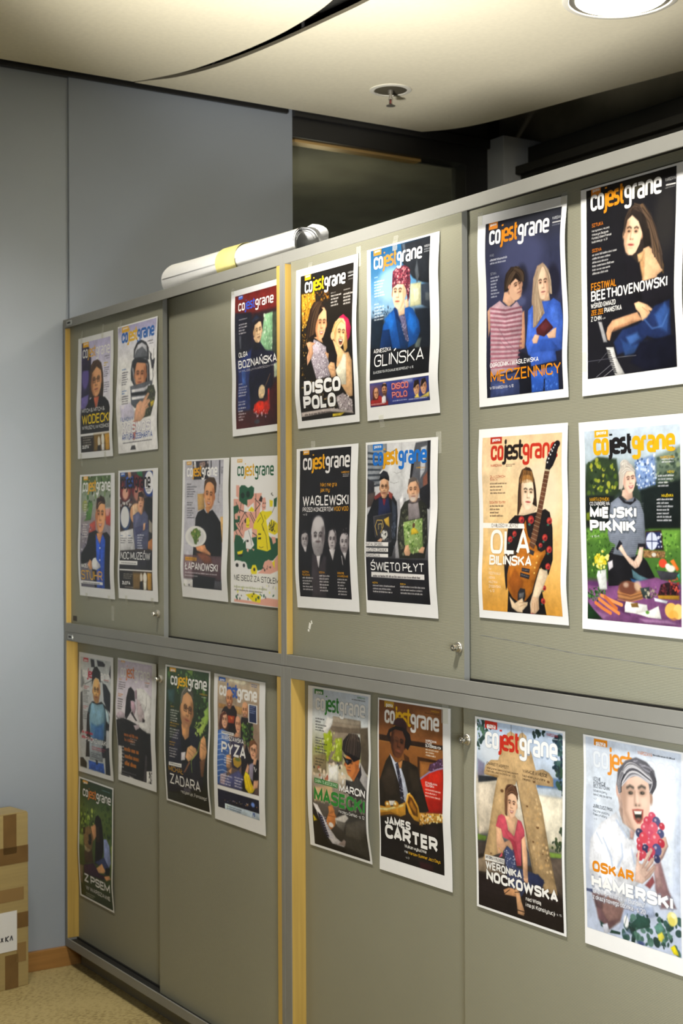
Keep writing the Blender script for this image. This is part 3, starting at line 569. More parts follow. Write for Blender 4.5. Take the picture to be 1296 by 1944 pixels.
POSTERS = {
'wod':{'lay':0,
'corners':((0.0834,0.0155,2.2183),(0.3808,0.0155,2.2171),(0.3743,0.0155,1.7963),(0.0749,0.0155,1.7975)),
'wl':(0,1.4,3.5,6.3,2.8,0),
'wr':(0,-0.7,1.4,1.7,4.1,0),
'rect':(59,36,549,798),
'ops':(
('V',((57,12894177),(250,14736879),(474,15395055),(811,1512732))),
('P',2959177,2.6,1,(63,36,174,41,229,153,232,308,218,500,79,497)),
('E',6509979,4.6,1,(138,281,57,79,0)),
('P',2564156,2.6,1,(68,164,146,152,224,191,214,235,83,231)),
('P',7760302,2,1,(83,419,201,402,187,498,79,497)),
('P',4074787,2,1,(211,229,258,181,336,172,400,200,435,273,447,363,439,438,226,426,205,338)),
('F',14525299,9657400,(323,315,89,108),-1,0,-3,0,1,10899271,2562580,-1),
('P',5191719,1.6,1,(221,210,274,176,368,182,417,234,403,251,324,219,255,258)),
('P',12608068,1.3,1,(286,430,378,424,338,504,304,495)),
('P',1446938,1,1,(145,501,219,442,285,417,317,499,344,501,378,421,472,437,527,469,552,514,559,691,62,673,79,497)),
('P',15724527,0,1,(62,670,557,670,557,709,62,709)),
('P',1840660,0,1,(63,686,545,686,545,826,63,826)),
('P',9662765,8.2,0.8,(290,683,560,683,548,798,280,797)),
('P',13408564,2,1,(479,686,557,684,539,794,484,795)),
('E',15065040,1.3,1,(375,734,22,36,0)),
('E',15724001,1.3,1,(439,721,25,39,0)),
('P',1446420,1,1,(347,761,395,757,394,801,344,799)),
('P',15724527,1.3,1,(414,752,461,751,456,797,416,797)),
('B',12827562,101,702,170,16.8,4),
('K',(6441272,2956822,5191719),0.6,16,3.3,(337,182,236,205,225,359),(300,211,255,245,241,347)),
('K',(6441272,2956822,5191719),0.6,16,3.3,(352,180,424,222,448,375),(369,204,410,258,424,361)),
('P',15577630,0,1,(86,34,182,34,182,71,86,71)),
('B',13939268,443,210,64,16.5,2),
('B',5328749,445,243,88,14,5),
('B',5328749,451,344,87,15.2,5),
('B',7170690,478,179,54,10.2,1),),
'txt':(
(15724527,'ZŁOTA',84,773,114,22,0.24),
(15724527,'gazeta',102,53,66,14,0.2),
('M',15724527,15052325,15724527,84,145,455,60,0.17),
(15724527,'MITCH & MITCH &',97,525,372,27,0.13),
(15716126,'WODECKI',96,605,453,65,0.16),
(15724527,'WYRUSZYLI W KOSMOS',93,642,451,25,0.12),
(3617871,'WARSZAWA',451,167,84,11,0.2),),
'cell':(2.8,1.7),
'tape':((28,-4,16,46),(208,-8,16,52),(30,424,16,44),(235,424,16,44))},
'kos':{'lay':0,
'corners':((0.4178,0.0155,2.2222),(0.7196,0.0155,2.2232),(0.7175,0.0155,1.8047),(0.4181,0.0155,1.8017)),
'wl':(0,0.7,3.4,8.1,4,0),
'wr':(0,2.6,3.9,1.6,3.9,0),
'rect':(6,9,579,835),
'ops':(
('V',((41,11512784),(96,14803439),(259,15724527),(803,15724527))),
('P',13749481,6.2,0.7,(58,529,225,517,304,620,78,629)),
('M',1859247,14791466,1859247,61,117,492,68,0.24),
('P',3026999,1.2,1,(249,228,254,174,296,136,365,123,436,146,476,186,482,263)),
('P',13685211,1.5,1,(276,182,313,150,373,142,444,170,460,237,257,241)),
('P',6711923,1.9,1,(257,228,297,184,381,169,452,213,459,249,272,254)),
('P',4145995,1.2,1,(210,309,229,250,271,230,453,240,490,300,495,407,455,428,278,424,217,370)),
('P',9606814,0.9,1,(232,305,241,263,300,242,440,253,469,298,471,411,278,412)),
('P',1972503,1.2,1,(257,301,273,266,427,270,459,309,455,410,291,407)),
('F',13735021,9459771,(360,347,87,93),1,-0.1,4,0,0,10702149,2496787,-1),
('P',2763826,1.2,1,(230,274,271,239,342,237,440,259,466,286,301,264,248,300)),
('P',4013895,0.9,1,(501,230,558,307,545,341,495,253)),
('P',4013895,0.9,1,(510,278,570,261,564,295,525,327)),
('P',4013895,0.9,1,(480,204,522,232,516,255)),
('L',3026487,0.3,1,6,(551,203,552,259,538,305,543,376,521,433)),
('P',6317165,1.5,1,(208,412,522,398,538,494,519,540,225,523)),
('P',14540261,0.9,1,(230,435,414,436,495,419,507,438,414,457,238,454)),
('P',2105896,0.9,1,(221,456,414,463,520,445,520,460,414,481,232,475)),
('P',15066605,0.9,1,(232,484,440,489,453,505,239,503)),
('P',4277563,1.5,1,(468,429,547,430,571,479,558,526,508,623,373,631,387,554)),
('S',(7436619,3290926,10397551,2237472),0.6,6.2,70,(467,453,566,461,552,531,509,629,387,632,440,534)),
('P',5067612,1.5,1,(226,505,347,509,346,557,278,558,227,530)),
('P',12626231,0.9,1,(499,536,551,525,546,554,507,569)),
('P',14790026,0.9,1,(264,642,277,588,306,536,354,515,387,524,420,497,467,471,486,481,446,517,479,513,499,527,467,548,480,567,441,576,421,617,359,649)),
('L',11235668,0.6,1,3,(387,530,453,487)),
('L',11235668,0.6,1,3,(420,548,479,519)),
('L',11235668,0.6,1,3,(427,566,473,555)),
('P',13397340,1.9,0.8,(247,641,317,640,265,758,236,762)),
('P',4144967,0.9,1,(187,824,211,798,261,797,272,825)),
('H',9604267,'KOSMOS',83,712,419,66,0.2,0.75),
('B',3289663,79,777,437,12.3,1),
('P',14790442,0,1,(66,10,168,10,168,48,66,48)),
('B',2907815,75,295,62,13.6,1),
('B',3289667,76,317,96,15.5,6),
('B',2907815,86,438,67,16.1,2),
('B',3289667,89,475,94,15.5,4),
('B',5526624,485,164,59,9.5,1),),
'txt':(
(2907821,'FILMOWY',59,634,197,27,0.12),
(15724527,'KOSMOS',83,712,419,66,0.2),
(2906283,'ARTURA ŻEBHARTA',69,757,453,38,0.15),
(15724527,'gazeta',82,28,71,13,0.2),
(3026495,'WARSZAWA',456,149,83,10,0.2),),
'cell':(2.8,1.7),
'tape':((20,0,16,40),)},
'stu':{'lay':0,
'corners':((0.0926,0.0155,1.7412),(0.3874,0.0155,1.74),(0.3864,0.0155,1.3174),(0.0883,0.0155,1.3203)),
'wl':(0,3,4.5,7.5,5.6,0),
'wr':(0,0,0.7,2.2,4.3,0),
'rect':(34,13,530,776),
'ops':(
('V',((19,5269309),(156,9740174),(341,9866130),(776,6381422))),
('S',(3166247,5274936,2043930,14080722,7640658),1.4,18.2,60,(43,14,538,12,532,159,54,160)),
('S',(4289076,6394953,3166759),1.8,23.8,16,(114,154,285,149,272,300,138,328)),
('P',6526540,2.1,1,(168,190,236,204,206,314,86,322,154,287)),
('E',9871190,2.8,0.8,(103,217,45,42,0)),
('P',12341317,3.5,1,(190,342,281,314,294,410,177,404)),
('P',12929345,2.1,1,(444,239,533,233,532,354,454,341)),
('P',14671834,2.1,0.6,(444,232,533,226,502,287,453,287)),
('S',(12960201,7499913,4276570,14670563),1.8,14,40,(53,343,274,342,149,550,53,552)),
('P',1184278,1.4,1,(53,552,148,481,177,404,293,383,360,409,473,394,531,427,525,775,268,778,223,589,60,628,48,594)),
('P',3038670,1.1,1,(294,410,346,450,409,409,451,448,439,777,302,777,316,614)),
('P',2048419,1.1,1,(363,463,379,463,380,773,353,774)),
('P',3022614,1.4,1,(294,225,302,170,368,149,426,161,444,226,444,314,300,314)),
('F',15444856,11823937,(368,280,79,119),-1,-0.05,2,1,0,10965063,2562580,-1),
('P',3285786,1.4,1,(294,225,311,170,385,154,438,178,439,205,369,188,320,198,305,252)),
('P',14063207,1.4,1,(310,403,408,395,363,477,320,437)),
('P',15198191,1.4,1,(229,623,241,589,299,567,316,586,366,612,383,632,316,654,249,650)),
('E',15724527,1.4,1,(280,604,38,32,0)),
('P',14327664,1.4,1,(164,618,202,583,233,596,241,650,198,658)),
('E',15527151,0.7,1,(365,503,10,6,0)),
('E',15527151,0.7,1,(366,585,10,6,0)),
('P',15724527,0,1,(35,734,406,734,406,753,35,753)),
('B',4802898,63,749,293,13.9,1),
('K',(5257255,2036750),0.6,24,4.2,(301,232,319,160,438,192),(314,239,361,198,435,205)),
('P',15709215,0,1,(66,9,142,9,142,39,66,39)),
('B',14669415,84,192,48,14,1),
('B',15460323,85,213,68,16.8,5),
('B',15460323,70,349,89,16.7,6),),
'txt':(
(15724523,'MACIEJ',56,643,108,28,0.16),
(15183916,'STUHR',50,725,358,64,0.13),
(15724527,'gazeta',78,29,52,14,0.2),
('M',15724527,15709219,15724527,59,119,469,64,0.2),),
'cell':(2.8,1.7),
'tape':((60,424,18,30),(250,424,18,30))},
'noc':{'lay':0,
'corners':((0.4173,0.0155,1.7454),(0.7179,0.0155,1.7457),(0.7152,0.0155,1.3237),(0.4155,0.0155,1.3233)),
'wl':(0,0.7,0.7,0,3.6,0),
'wr':(0,1,2.1,2.8,2.8,0),
'rect':(25,14,522,773),
'ops':(
('V',((21,4339262),(220,5062206),(516,3024161),(775,1643797))),
('S',(15723495,1644846,3026502,13552330,8269358),0.7,13.2,60,(26,170,228,193,229,297,26,269)),
('E',6233381,1.3,1,(107,132,90,73,0)),
('E',9385522,2.6,1,(117,126,68,60,0)),
('E',14658965,4.6,1,(112,152,45,40,0)),
('E',7217450,1.3,1,(296,111,93,79,0)),
('E',11959404,4.6,1,(289,156,45,46,0)),
('P',2905517,1,1,(106,54,165,36,226,44,255,116,166,117,107,113)),
('P',13540732,1,1,(149,9,195,8,202,50,157,52)),
('P',3044427,1.3,1,(271,7,361,10,377,55,302,40)),
('P',14657342,1,1,(501,8,534,9,535,47,501,40)),
('E',1916036,1,1,(475,96,90,86,0)),
('E',15461359,1,1,(466,89,66,73,0)),
('E',1381661,1.3,1,(112,313,93,86,0)),
('E',2901620,1,1,(112,313,83,79,0)),
('E',15198699,1,1,(105,306,66,70,0)),
('E',14131060,1.7,1,(275,284,90,66,0)),
('P',15452837,2.6,1,(221,232,289,220,305,272,229,323)),
('P',1381657,1.7,1,(394,190,468,178,523,198,529,324,515,451,427,515,410,285)),
('P',12220478,1.3,1,(456,464,527,438,523,520,457,508)),
('P',15720390,2,0.6,(470,324,526,350,515,413,471,400)),
('P',15329771,1.3,1,(27,401,229,381,262,517,27,527)),
('P',5725054,1,1,(229,297,305,272,351,285,410,266,455,299,471,426,449,515,259,511,241,427)),
('P',7369879,2.6,0.7,(275,284,320,298,290,413,252,375)),
('P',4343406,2,1,(260,375,456,349,463,381,275,426)),
('P',14658948,1,1,(389,349,419,343,411,388,381,394)),
('P',13539700,1,1,(323,246,380,247,373,285,351,295,328,278)),
('F',14657928,10842191,(347,202,48,63),1,0,0,0,0,10571076,2431251,-1),
('P',2759961,1,1,(297,214,311,150,364,141,391,164,398,222,385,183,322,176,308,220)),
('P',1907489,0,1,(20,527,536,527,536,639,20,639)),
('P',3289662,4,0.6,(259,517,442,528,429,639,273,640)),
('P',15724527,0,1,(30,646,520,646,520,654,30,654)),
('P',15724527,0,1,(19,590,302,590,302,616,19,616)),
('P',1775381,0,1,(38,663,510,663,510,773,38,773)),
('P',9399858,7.3,0.8,(236,663,517,663,510,769,227,776)),
('P',12488502,1.7,1,(452,661,510,663,503,769,452,771)),
('E',14670286,1.3,1,(360,696,18,30,0)),
('E',15723491,1.3,1,(414,694,27,33,0)),
('P',1380627,1,1,(337,722,382,714,378,771,330,773)),
('P',15724519,1,1,(391,720,435,719,428,772,390,773)),
('B',11971997,89,680,146,13.2,3),
('B',13551290,108,763,129,7.9,1),
('B',5460829,49,608,238,13.2,1),
('P',2909630,0,1,(37,11,106,11,106,39,37,39)),
('B',4087697,32,430,38,13.2,1),
('B',4343379,32,447,98,14.5,3),
('B',4087697,153,429,43,13.1,1),
('B',4343379,153,446,74,14.4,3),
('B',15198191,297,426,98,16.8,6),
('B',4605523,437,145,52,10.2,1),),
'txt':(
(15724527,'ZŁOTA',67,746,124,22,0.26),
(15724527,'NOC MUZEÓW',40,580,449,47,0.13),
(15724527,'gazeta',47,29,48,13,0.2),
('M',1643801,1643801,1643801,38,123,452,72,0.2),
(2302766,'WARSZAWA',410,133,82,9,0.2),),
'cell':(2.8,1.7),
'tape':((60,424,18,30),(255,424,18,30))},
'boz':{'lay':1,
'corners':((1.1595,0.0395,2.2414),(1.4342,0.0395,2.2431),(1.4302,0.0395,1.8244),(1.1638,0.0395,1.8215)),
'wl':(0,2.4,2.4,0,1.5,0),
'wr':(0,2.3,2.3,0,1.5,0),
'rect':(51,34,596,801),
'ops':(
('V',((64,7085594),(146,6560794),(166,2890272),(444,1842236),(575,3151902),(814,4854808))),
('P',1842218,3.8,1,(55,131,265,150,261,388,70,396)),
('P',7106680,1.6,0.6,(106,267,130,270,134,349,113,342)),
('P',8894347,2.1,1,(426,179,526,175,531,262,516,392,400,375,367,346,403,258)),
('S',(10733475,7117684,12834751),1.6,13.9,30,(426,179,526,180,516,387,379,347)),
('P',3949624,2.1,1,(526,180,581,177,576,428,522,393)),
('P',11516835,2.1,1,(530,465,574,459,573,540,534,542)),
('P',2372204,4.3,1,(81,413,263,357,243,703,75,702)),
('P',3955875,3.2,1,(125,470,173,464,183,555,135,556)),
('P',1315882,2.1,1,(262,367,299,329,379,332,433,379,488,410,531,619,419,653,255,704,218,542)),
('P',1841186,1.9,1,(265,263,266,191,324,167,392,190,409,218,391,246,300,236,288,286)),
('P',2107452,2.1,1,(266,201,324,172,380,194,369,213,300,216)),
('F',14136719,10714972,(343,264,53,67),-1,0.15,-4,0,0,9001544,2365458,-1),
('P',1841186,1.6,1,(279,234,300,200,369,193,397,216,358,212,306,227,295,256)),
('P',13873031,1.1,1,(288,297,311,294,356,335,322,331)),
('P',1710114,1.6,1,(276,316,368,336,377,368,274,363)),
('L',9136708,0.8,1,5,(483,517,450,556,417,590)),
('E',14402459,1.3,1,(383,608,41,38,0)),
('P',14138259,1.1,1,(343,626,406,615,407,646,361,646)),
('P',3936276,3.2,1,(419,653,573,546,572,826,413,816)),
('P',12789784,2.4,1,(292,675,350,658,419,668,476,657,486,710,451,739,347,732,278,716)),
('E',14890012,2.1,1,(367,688,51,27,0)),
('S',(15190995,13088719,14118000,15722471),0.8,7.5,26,(279,701,463,719,450,755,300,750)),
('E',3951700,2.1,0.8,(322,773,34,13,0)),
('P',10955816,2.1,1,(457,598,480,595,486,699,464,698)),
('N',0.12,6.4),
('P',3959503,0,1,(95,38,151,38,151,58,95,58)),
('B',13091783,107,178,105,10.4,1),
('B',13881299,107,209,100,16.7,4),
('B',13881299,89,547,45,10.7,1),
('B',13881299,89,567,105,16.1,4),
('B',13091783,88,651,90,15.2,2),
('B',13881299,88,687,95,16.7,5),),
'txt':(
(15724527,'gazeta',103,47,39,7,0.2),
('M',15723497,2775759,15723497,97,126,436,45,0.2),
(15724527,'OLGA',98,393,114,30,0.17),
(15724527,'BOZNAŃSKA',89,456,480,46,0.17),
(14144475,'W MUZEUM NARODOWYM',90,477,460,11,0.12),),
'cell':(2.4,1.7),
'tape':((10,0,20,20),)},
'lap':{'lay':1,
'corners':((0.8437,0.0395,1.7654),(1.1426,0.0395,1.7611),(1.1317,0.0395,1.3407),(0.8367,0.0395,1.3452)),
'wl':(0,0.9,2.3,4.4,7.3,0),
'wr':(0,2.3,0.6,2.3,5.6,0),
'rect':(32,9,526,776),
'ops':(
('V',((9,11908545),(187,12829645),(441,12303303),(749,13224401))),
('L',11119031,0.3,1,1,(37,81,528,84)),
('L',11119031,0.3,1,1,(38,120,531,122)),
('L',11119031,0.3,1,1,(39,159,533,161)),
('L',11119031,0.3,1,1,(41,198,533,200)),
('L',11119031,0.3,1,1,(42,237,533,238)),
('L',11119031,0.3,1,1,(44,276,532,277)),
('L',11119031,0.3,1,1,(45,315,531,316)),
('L',11119031,0.3,1,1,(47,354,532,355)),
('L',11119031,0.3,1,1,(49,394,534,394)),
('L',11119031,0.3,1,1,(51,433,536,433)),
('L',11119031,0.3,1,1,(53,472,538,472)),
('L',11119031,0.3,1,1,(56,511,541,511)),
('L',11119031,0.3,1,1,(59,551,544,550)),
('P',3355452,0.8,1,(132,11,338,10,344,121,148,123)),
('P',14277085,0.8,1,(149,11,171,12,184,53,151,52)),
('P',10191225,1.6,1,(222,23,288,14,312,45,235,54)),
('S',(13223369,7163976,1579036),0.8,9.5,16,(211,12,332,13,334,55,212,53)),
('P',2894908,0.5,1,(364,11,377,11,380,61,367,61)),
('P',2894908,0.5,1,(471,11,486,12,492,153,480,153)),
('L',2894908,0.3,1,3,(487,148,469,237,467,257,482,260)),
('P',13214049,0.8,1,(202,209,285,207,297,298,209,309)),
('P',13215081,0.8,1,(492,345,534,342,538,502,513,487)),
('P',1513244,0.8,1,(179,356,209,319,286,298,319,324,394,303,447,338,497,377,518,487,531,638,322,564,168,579,159,527,174,418)),
('P',1513244,0.8,1,(161,543,311,564,528,602,519,775,149,778)),
('P',3942944,1.1,1,(287,176,294,131,348,111,413,112,447,147,440,197,416,217,296,217)),
('F',14261613,11101500,(356,217,66,84),1,-0.05,6,1,0,10308162,2365458,-1),
('P',4206623,1.1,1,(290,176,299,131,358,109,424,117,447,152,432,197,415,157,371,137,316,141)),
('P',13207896,1.1,1,(302,288,383,283,340,329,313,308)),
('E',14935009,0.8,1,(188,467,137,64,0)),
('E',13684945,2.1,1,(192,468,104,48,0)),
('P',6061360,1.3,1,(120,450,158,423,197,415,236,435,254,457,217,479,202,515,174,511,161,485)),
('S',(3955740,9284936,2766872,12166513),0.5,8.4,30,(114,440,247,422,249,468,202,510,162,491)),
('P',13997417,1.1,1,(192,529,263,519,307,513,330,538,386,562,388,577,278,560,211,551)),
('P',7163992,1.1,0.75,(44,580,536,577,539,718,38,725)),
('P',9130036,3.7,0.8,(201,567,310,559,389,587,413,622,316,625)),
('P',15724527,0.8,1,(37,731,158,729,149,778,30,774)),
('P',1513244,1.6,1,(178,693,456,707,427,769,161,772)),
('P',5000276,2.6,1,(443,722,528,723,519,775,427,769)),
('P',13209904,0.5,1,(61,593,212,593,214,615,62,615)),
('B',7161872,70,605,132,10.5,1),
('B',15328745,59,690,411,13.8,1),
('B',14276057,56,708,171,10.6,1),
('E',9280885,0.8,1,(33,765,11,7,0)),
('E',7434621,0.8,1,(103,764,11,7,0)),
('K',(6046768,2759698,7163960),0.6,40,3.2,(293,176,304,111,445,147),(316,141,370,129,432,172)),
('P',14788904,0,1,(55,11,117,11,117,31,55,31)),
('B',2894904,61,151,55,10.4,1),
('B',3947596,61,169,132,14.5,5),
('B',2894904,65,265,75,13.5,2),
('B',3947596,66,299,102,14.1,5),
('B',2894908,500,56,24,10.9,4),),
'txt':(
(15724527,'ŁAPANOWSKI',66,670,416,46,0.15),
(15724527,'gazeta',64,24,43,9,0.2),
('M',15724527,14787872,15724527,57,104,398,54,0.21),),
'cell':(2.4,1.7)},
'sie':{'lay':1,
'corners':((1.1524,0.0395,1.762),(1.4351,0.0395,1.7565),(1.431,0.0395,1.3364),(1.1484,0.0395,1.3404)),
'wl':(0,1.4,1.1,1.1,0.8,0),
'wr':(0,1.4,1.1,1.1,0.8,0),
'rect':(3,2,594,837),
'ops':(
('V',((5,15263977),(817,15263975))),
('P',14788503,0.5,1,(41,241,105,236,179,212,385,207,375,259,323,456,72,467,42,492)),
('P',15263977,0.5,1,(137,221,73,157,30,162,30,241,94,241)),
('P',14788503,0.7,1,(73,162,110,163,137,202,115,241,73,226)),
('P',1856568,0.7,1,(114,177,137,163,179,163,221,178,263,166,294,178,288,221,262,241,210,245,210,279,158,270,110,251,110,221)),
('P',14788503,0.7,1,(210,250,262,241,272,260,231,274)),
('L',1710616,0.2,1,5,(73,261,115,319)),
('L',1710616,0.2,1,5,(115,304,199,318)),
('L',1710616,0.2,1,5,(104,388,178,319)),
('L',1710616,0.2,1,5,(178,319,241,366)),
('L',1710616,0.2,1,5,(115,427,147,377)),
('L',1710616,0.2,1,5,(241,328,313,399)),
('L',1710616,0.2,1,5,(220,289,303,365)),
('L',1710616,0.2,1,5,(304,240,365,269)),
('L',1710616,0.2,1,5,(303,308,365,269)),
('L',1710616,0.2,1,5,(72,364,115,402)),
('L',1710616,0.2,1,5,(83,403,147,451)),
('L',1710616,0.2,1,5,(61,418,94,457)),
('L',1710616,0.2,1,5,(137,260,115,319)),
('L',1710616,0.2,1,5,(314,212,313,346)),
('L',1710616,0.2,1,5,(157,367,147,416)),
('L',1710616,0.2,1,5,(251,424,334,451)),
('P',1856568,0.7,1,(38,285,94,275,110,300,72,339,120,339,115,373,61,379,94,412,42,428)),
('P',14788503,0.7,1,(51,330,83,319,94,359,56,359)),
('P',1856568,0.7,1,(46,492,61,447,120,451,157,475,334,451,455,439,495,457,574,456,573,545,514,580,424,587,384,636,333,643,313,615,251,637,219,638,178,601,135,597,114,593,50,600)),
('E',795672,0.7,1,(153,221,23,17,0)),
('E',795672,0.7,1,(219,214,21,19,0)),
('P',1710616,0.7,1,(349,250,375,221,395,235,385,259)),
('P',15263977,0.5,1,(173,270,220,289,288,260,293,313,168,314)),
('P',15193888,0.5,1,(220,308,262,284,293,298,288,313)),
('P',14788503,0.5,1,(395,235,425,231,435,259,430,297,390,307,380,278)),
('E',1710616,0.2,1,(405,264,5,4,0)),
('E',1710616,0.2,1,(425,264,5,4,0)),
('L',1710616,0.2,1,2,(395,283,410,290,425,283)),
('P',15193888,0.5,1,(359,317,395,305,430,311,500,306,505,320,435,359,460,420,490,519,445,532,328,521,329,413,282,409,288,380)),
('L',1710616,0.2,1,4,(369,317,405,364,385,383,435,444,450,520)),
('L',1710616,0.2,1,4,(385,383,405,416)),
('L',1710616,0.2,1,3,(334,370,369,345)),
('L',1710616,0.2,1,3,(415,331,425,350)),
('P',1710616,0.2,1,(342,434,376,434,376,441,342,442)),
('P',1710616,0.2,1,(339,458,376,455,376,466,339,467)),
('L',1710616,0.2,1,2,(352,508,374,514,403,508)),
('P',15193888,0.5,1,(199,352,225,345,239,366,231,405,194,401)),
('P',1710616,0.5,1,(173,362,194,348,194,377,178,377)),
('L',1710616,0.2,1,2,(201,389,216,392,231,387)),
('P',15263977,0.5,1,(178,426,220,415,262,405,272,429,262,463,293,500,251,526,194,522,189,474,157,494)),
('L',1710616,0.2,1,4,(225,420,251,463,262,501)),
('P',1710616,0.2,1,(199,474,225,473,225,485,199,486)),
('P',14788503,0.5,1,(204,522,230,526,220,543,204,537)),
('P',14788503,0.5,1,(262,520,298,524,287,534)),
('P',15193888,0.7,1,(83,545,157,533,146,553,93,564)),
('P',1710616,0.7,1,(88,560,157,557,146,570,93,569)),
('P',15193888,0.5,1,(475,245,515,249,510,282,480,283)),
('L',1710616,0.2,1,5,(505,207,495,212,515,221)),
('P',1856568,0.7,1,(525,240,564,230,554,282,525,282)),
('L',1710616,0.2,1,3,(535,282,505,315)),
('P',15193888,0.7,1,(455,392,495,353,534,362,574,376,574,423,534,438,465,425)),
('S',(1710616,),0.2,6.9,18,(465,373,544,362,534,419,465,411)),
('L',1710616,0.2,1,7,(475,373,495,415)),
('L',1710616,0.2,1,7,(495,358,510,410)),
('L',1710616,0.2,1,7,(524,367,519,410)),
('P',14788503,0.7,1,(495,448,544,452,549,480,515,490)),
('E',15263977,0.5,1,(82,619,41,27,0)),
('E',1710616,0.5,1,(82,621,18,11,0)),
('E',15263977,0.5,1,(167,625,39,27,0)),
('E',1710616,0.5,1,(167,620,14,11,0)),
('P',15263977,0.7,1,(61,634,209,638,219,667,60,669)),
('P',15193888,0.5,1,(250,646,271,614,307,611,328,634,322,663,261,665)),
('E',1710616,0.5,1,(294,638,12,10,0)),
('P',14788503,0.7,1,(384,636,414,592,464,576,514,589,573,545,573,634,484,656,333,658)),
('S',(1710616,),0.5,9.9,7,(394,607,504,603,494,637,394,641)),
('P',15193888,0.5,1,(504,594,534,574,534,626)),
('P',14788503,0.7,1,(43,817,132,817,279,819,442,791,570,794,570,836,42,832)),
('P',15193888,1,1,(186,785,280,771,371,785,360,824,268,819)),
('S',(1710616,1856568),0.5,11.9,18,(58,777,571,765,570,803,58,821)),
('S',(10987431,15198079,12566455),0.7,12.8,16,(48,733,572,718,571,765,48,777)),
('P',15198175,2,0.6,(50,674,573,657,572,704,49,718)),
('B',10989447,43,750,398,30.5,1),
('B',5263436,47,766,344,12.8,1),
('P',14659404,0,1,(81,13,146,13,146,32,81,32)),),
'txt':(
(1710616,'NIE SIEDŹ ZA STOŁEM',44,708,537,33,0.12),
(15724527,'gazeta',91,25,45,9,0.2),
('M',1858620,14659360,1858620,84,110,441,57,0.2),),
'cell':(2.4,1.7)},
'dis':{'lay':0,
'corners':((1.5641,0.0155,2.2422),(1.8633,0.0155,2.2416),(1.8657,0.0155,1.8225),(1.5698,0.0155,1.8206)),
'wl':(0,2.3,4.1,6.4,8.1,0),
'wr':(0,3.9,7.8,6.2,2.2,0),
'rect':(46,38,556,802),
'ops':(
('V',((74,1644309),(166,2038035),(420,1314829),(819,1643537))),
('P',12355363,3.5,1,(60,136,192,141,202,194,139,263,73,324,62,244)),
('S',(14394415,9001491,13931807,15451230,5782287),0.5,8.9,110,(60,136,201,145,184,201,130,282,69,343)),
('S',(7948819,10776091,4073227),0.7,7.9,40,(201,145,338,149,340,211,249,199)),
('S',(6833683,12883255,10777895,3088653),0.5,6,40,(69,343,141,351,141,410,70,422)),
('S',(7952415,12885326,10779951),0.5,5,22,(65,422,113,427,103,593,66,640)),
('P',2824979,1.5,1,(108,377,112,324,147,225,184,191,249,192,295,229,302,273,250,238,224,293,192,377)),
('P',5784111,2.5,0.6,(171,219,202,194,249,195,277,222,213,234,176,258)),
('P',13934965,1,1,(192,377,253,374,280,415,243,402,216,389)),
('F',14395517,10774075,(257,311,56,82),-1,0.2,6,1,0,10045504,2299665,-1),
('P',2036750,1.5,1,(126,374,149,304,185,230,249,219,278,242,237,266,206,310,193,357,183,385)),
('P',11279174,0.7,1,(433,299,473,289,523,319,547,364,534,409,511,431,500,392,488,338)),
('P',12885342,1.2,1,(362,405,367,358,398,318,452,308,488,338,504,383,510,463,483,484,467,435,380,407)),
('F',15187085,12354894,(441,380,56,74),-1,0.25,10,2,0,10045504,2299665,-1),
('P',13411430,1.2,1,(371,377,385,331,452,308,492,344,452,325,408,348,389,389)),
('P',14922881,1,1,(371,406,449,457,483,484,518,485,545,528,540,707,502,709,439,642,477,579,401,548,413,491)),
('P',15459788,1,1,(470,488,496,495,486,646,439,642,392,566,447,519)),
('E',14922885,1,1,(371,387,18,20,0)),
('P',11576496,1.2,1,(188,386,234,401,307,437,333,507,346,591,213,598,160,490,169,428)),
('S',(14933991,9010569,14144731,5918298,15724015),0.2,5.5,230,(188,386,307,437,341,518,346,591,213,598,160,490)),
('P',1249041,1,1,(307,447,343,460,341,518,328,512)),
('P',13933934,1,1,(297,461,333,474,328,507,306,476)),
('P',14394493,0.7,1,(112,397,150,394,206,407,174,419,183,459,155,490,123,516,118,472,136,439)),
('L',10776142,0.5,1,2,(146,421,141,459,127,497)),
('P',1512213,0.7,1,(342,475,369,463,396,475,389,537,349,543)),
('P',14658685,1,1,(322,540,350,519,385,527,396,566,399,595,355,601,339,571)),
('L',11303250,0.5,1,2,(340,537,384,551)),
('L',11303250,0.5,1,2,(339,556,383,565)),
('P',10787229,1.5,1,(392,700,453,686,535,726,539,792,412,764)),
('S',(15460843,7958129,14143692,5129286),0.2,5.5,110,(392,700,471,678,535,726,539,792,395,763)),
('S',(9005619,12887134,14405804,3877655),0.5,6,90,(76,591,337,599,403,667,395,763,63,748)),
('P',13945028,1,0.85,(50,758,272,754,343,754,531,782,547,795,341,773,46,782)),
('P',13415471,1,1,(349,784,462,784,426,799,347,798)),
('H',2694935,'DISCO',91,671,345,74,0.27,0.6),
('H',2694935,'POLO',79,747,307,71,0.27,0.6),
('B',4603451,78,777,268,21.6,1),
('K',(4731683,1248008,6835767),0.6,50,3,(249,192,148,245,122,374),(258,201,232,241,193,357)),
('K',(13938805,10782022,15191189),0.6,16,2,(452,310,392,341,369,396),(456,315,408,341,385,374)),
('K',(13411430,9267763),0.6,14,2.5,(487,381,485,437,475,474),(504,401,513,440,496,476)),
('P',14394391,0,1,(89,36,150,36,150,66,89,66)),
('B',11841708,351,169,44,9.6,1),
('B',14933979,352,186,95,16.3,4),
('B',11841708,469,168,62,9.5,1),
('B',14933979,470,192,89,16.1,4),
('L',14211288,0.2,1,4,(510,102,556,100)),
('B',9276813,510,119,46,8.5,1),),
'txt':(
(15724527,'DISCO',91,671,345,74,0.27),
(15724527,'POLO',79,747,307,71,0.27),
(15724527,'gazeta',98,51,43,11,0.2),
('M',15724527,14662679,15724527,91,134,394,58,0.2),
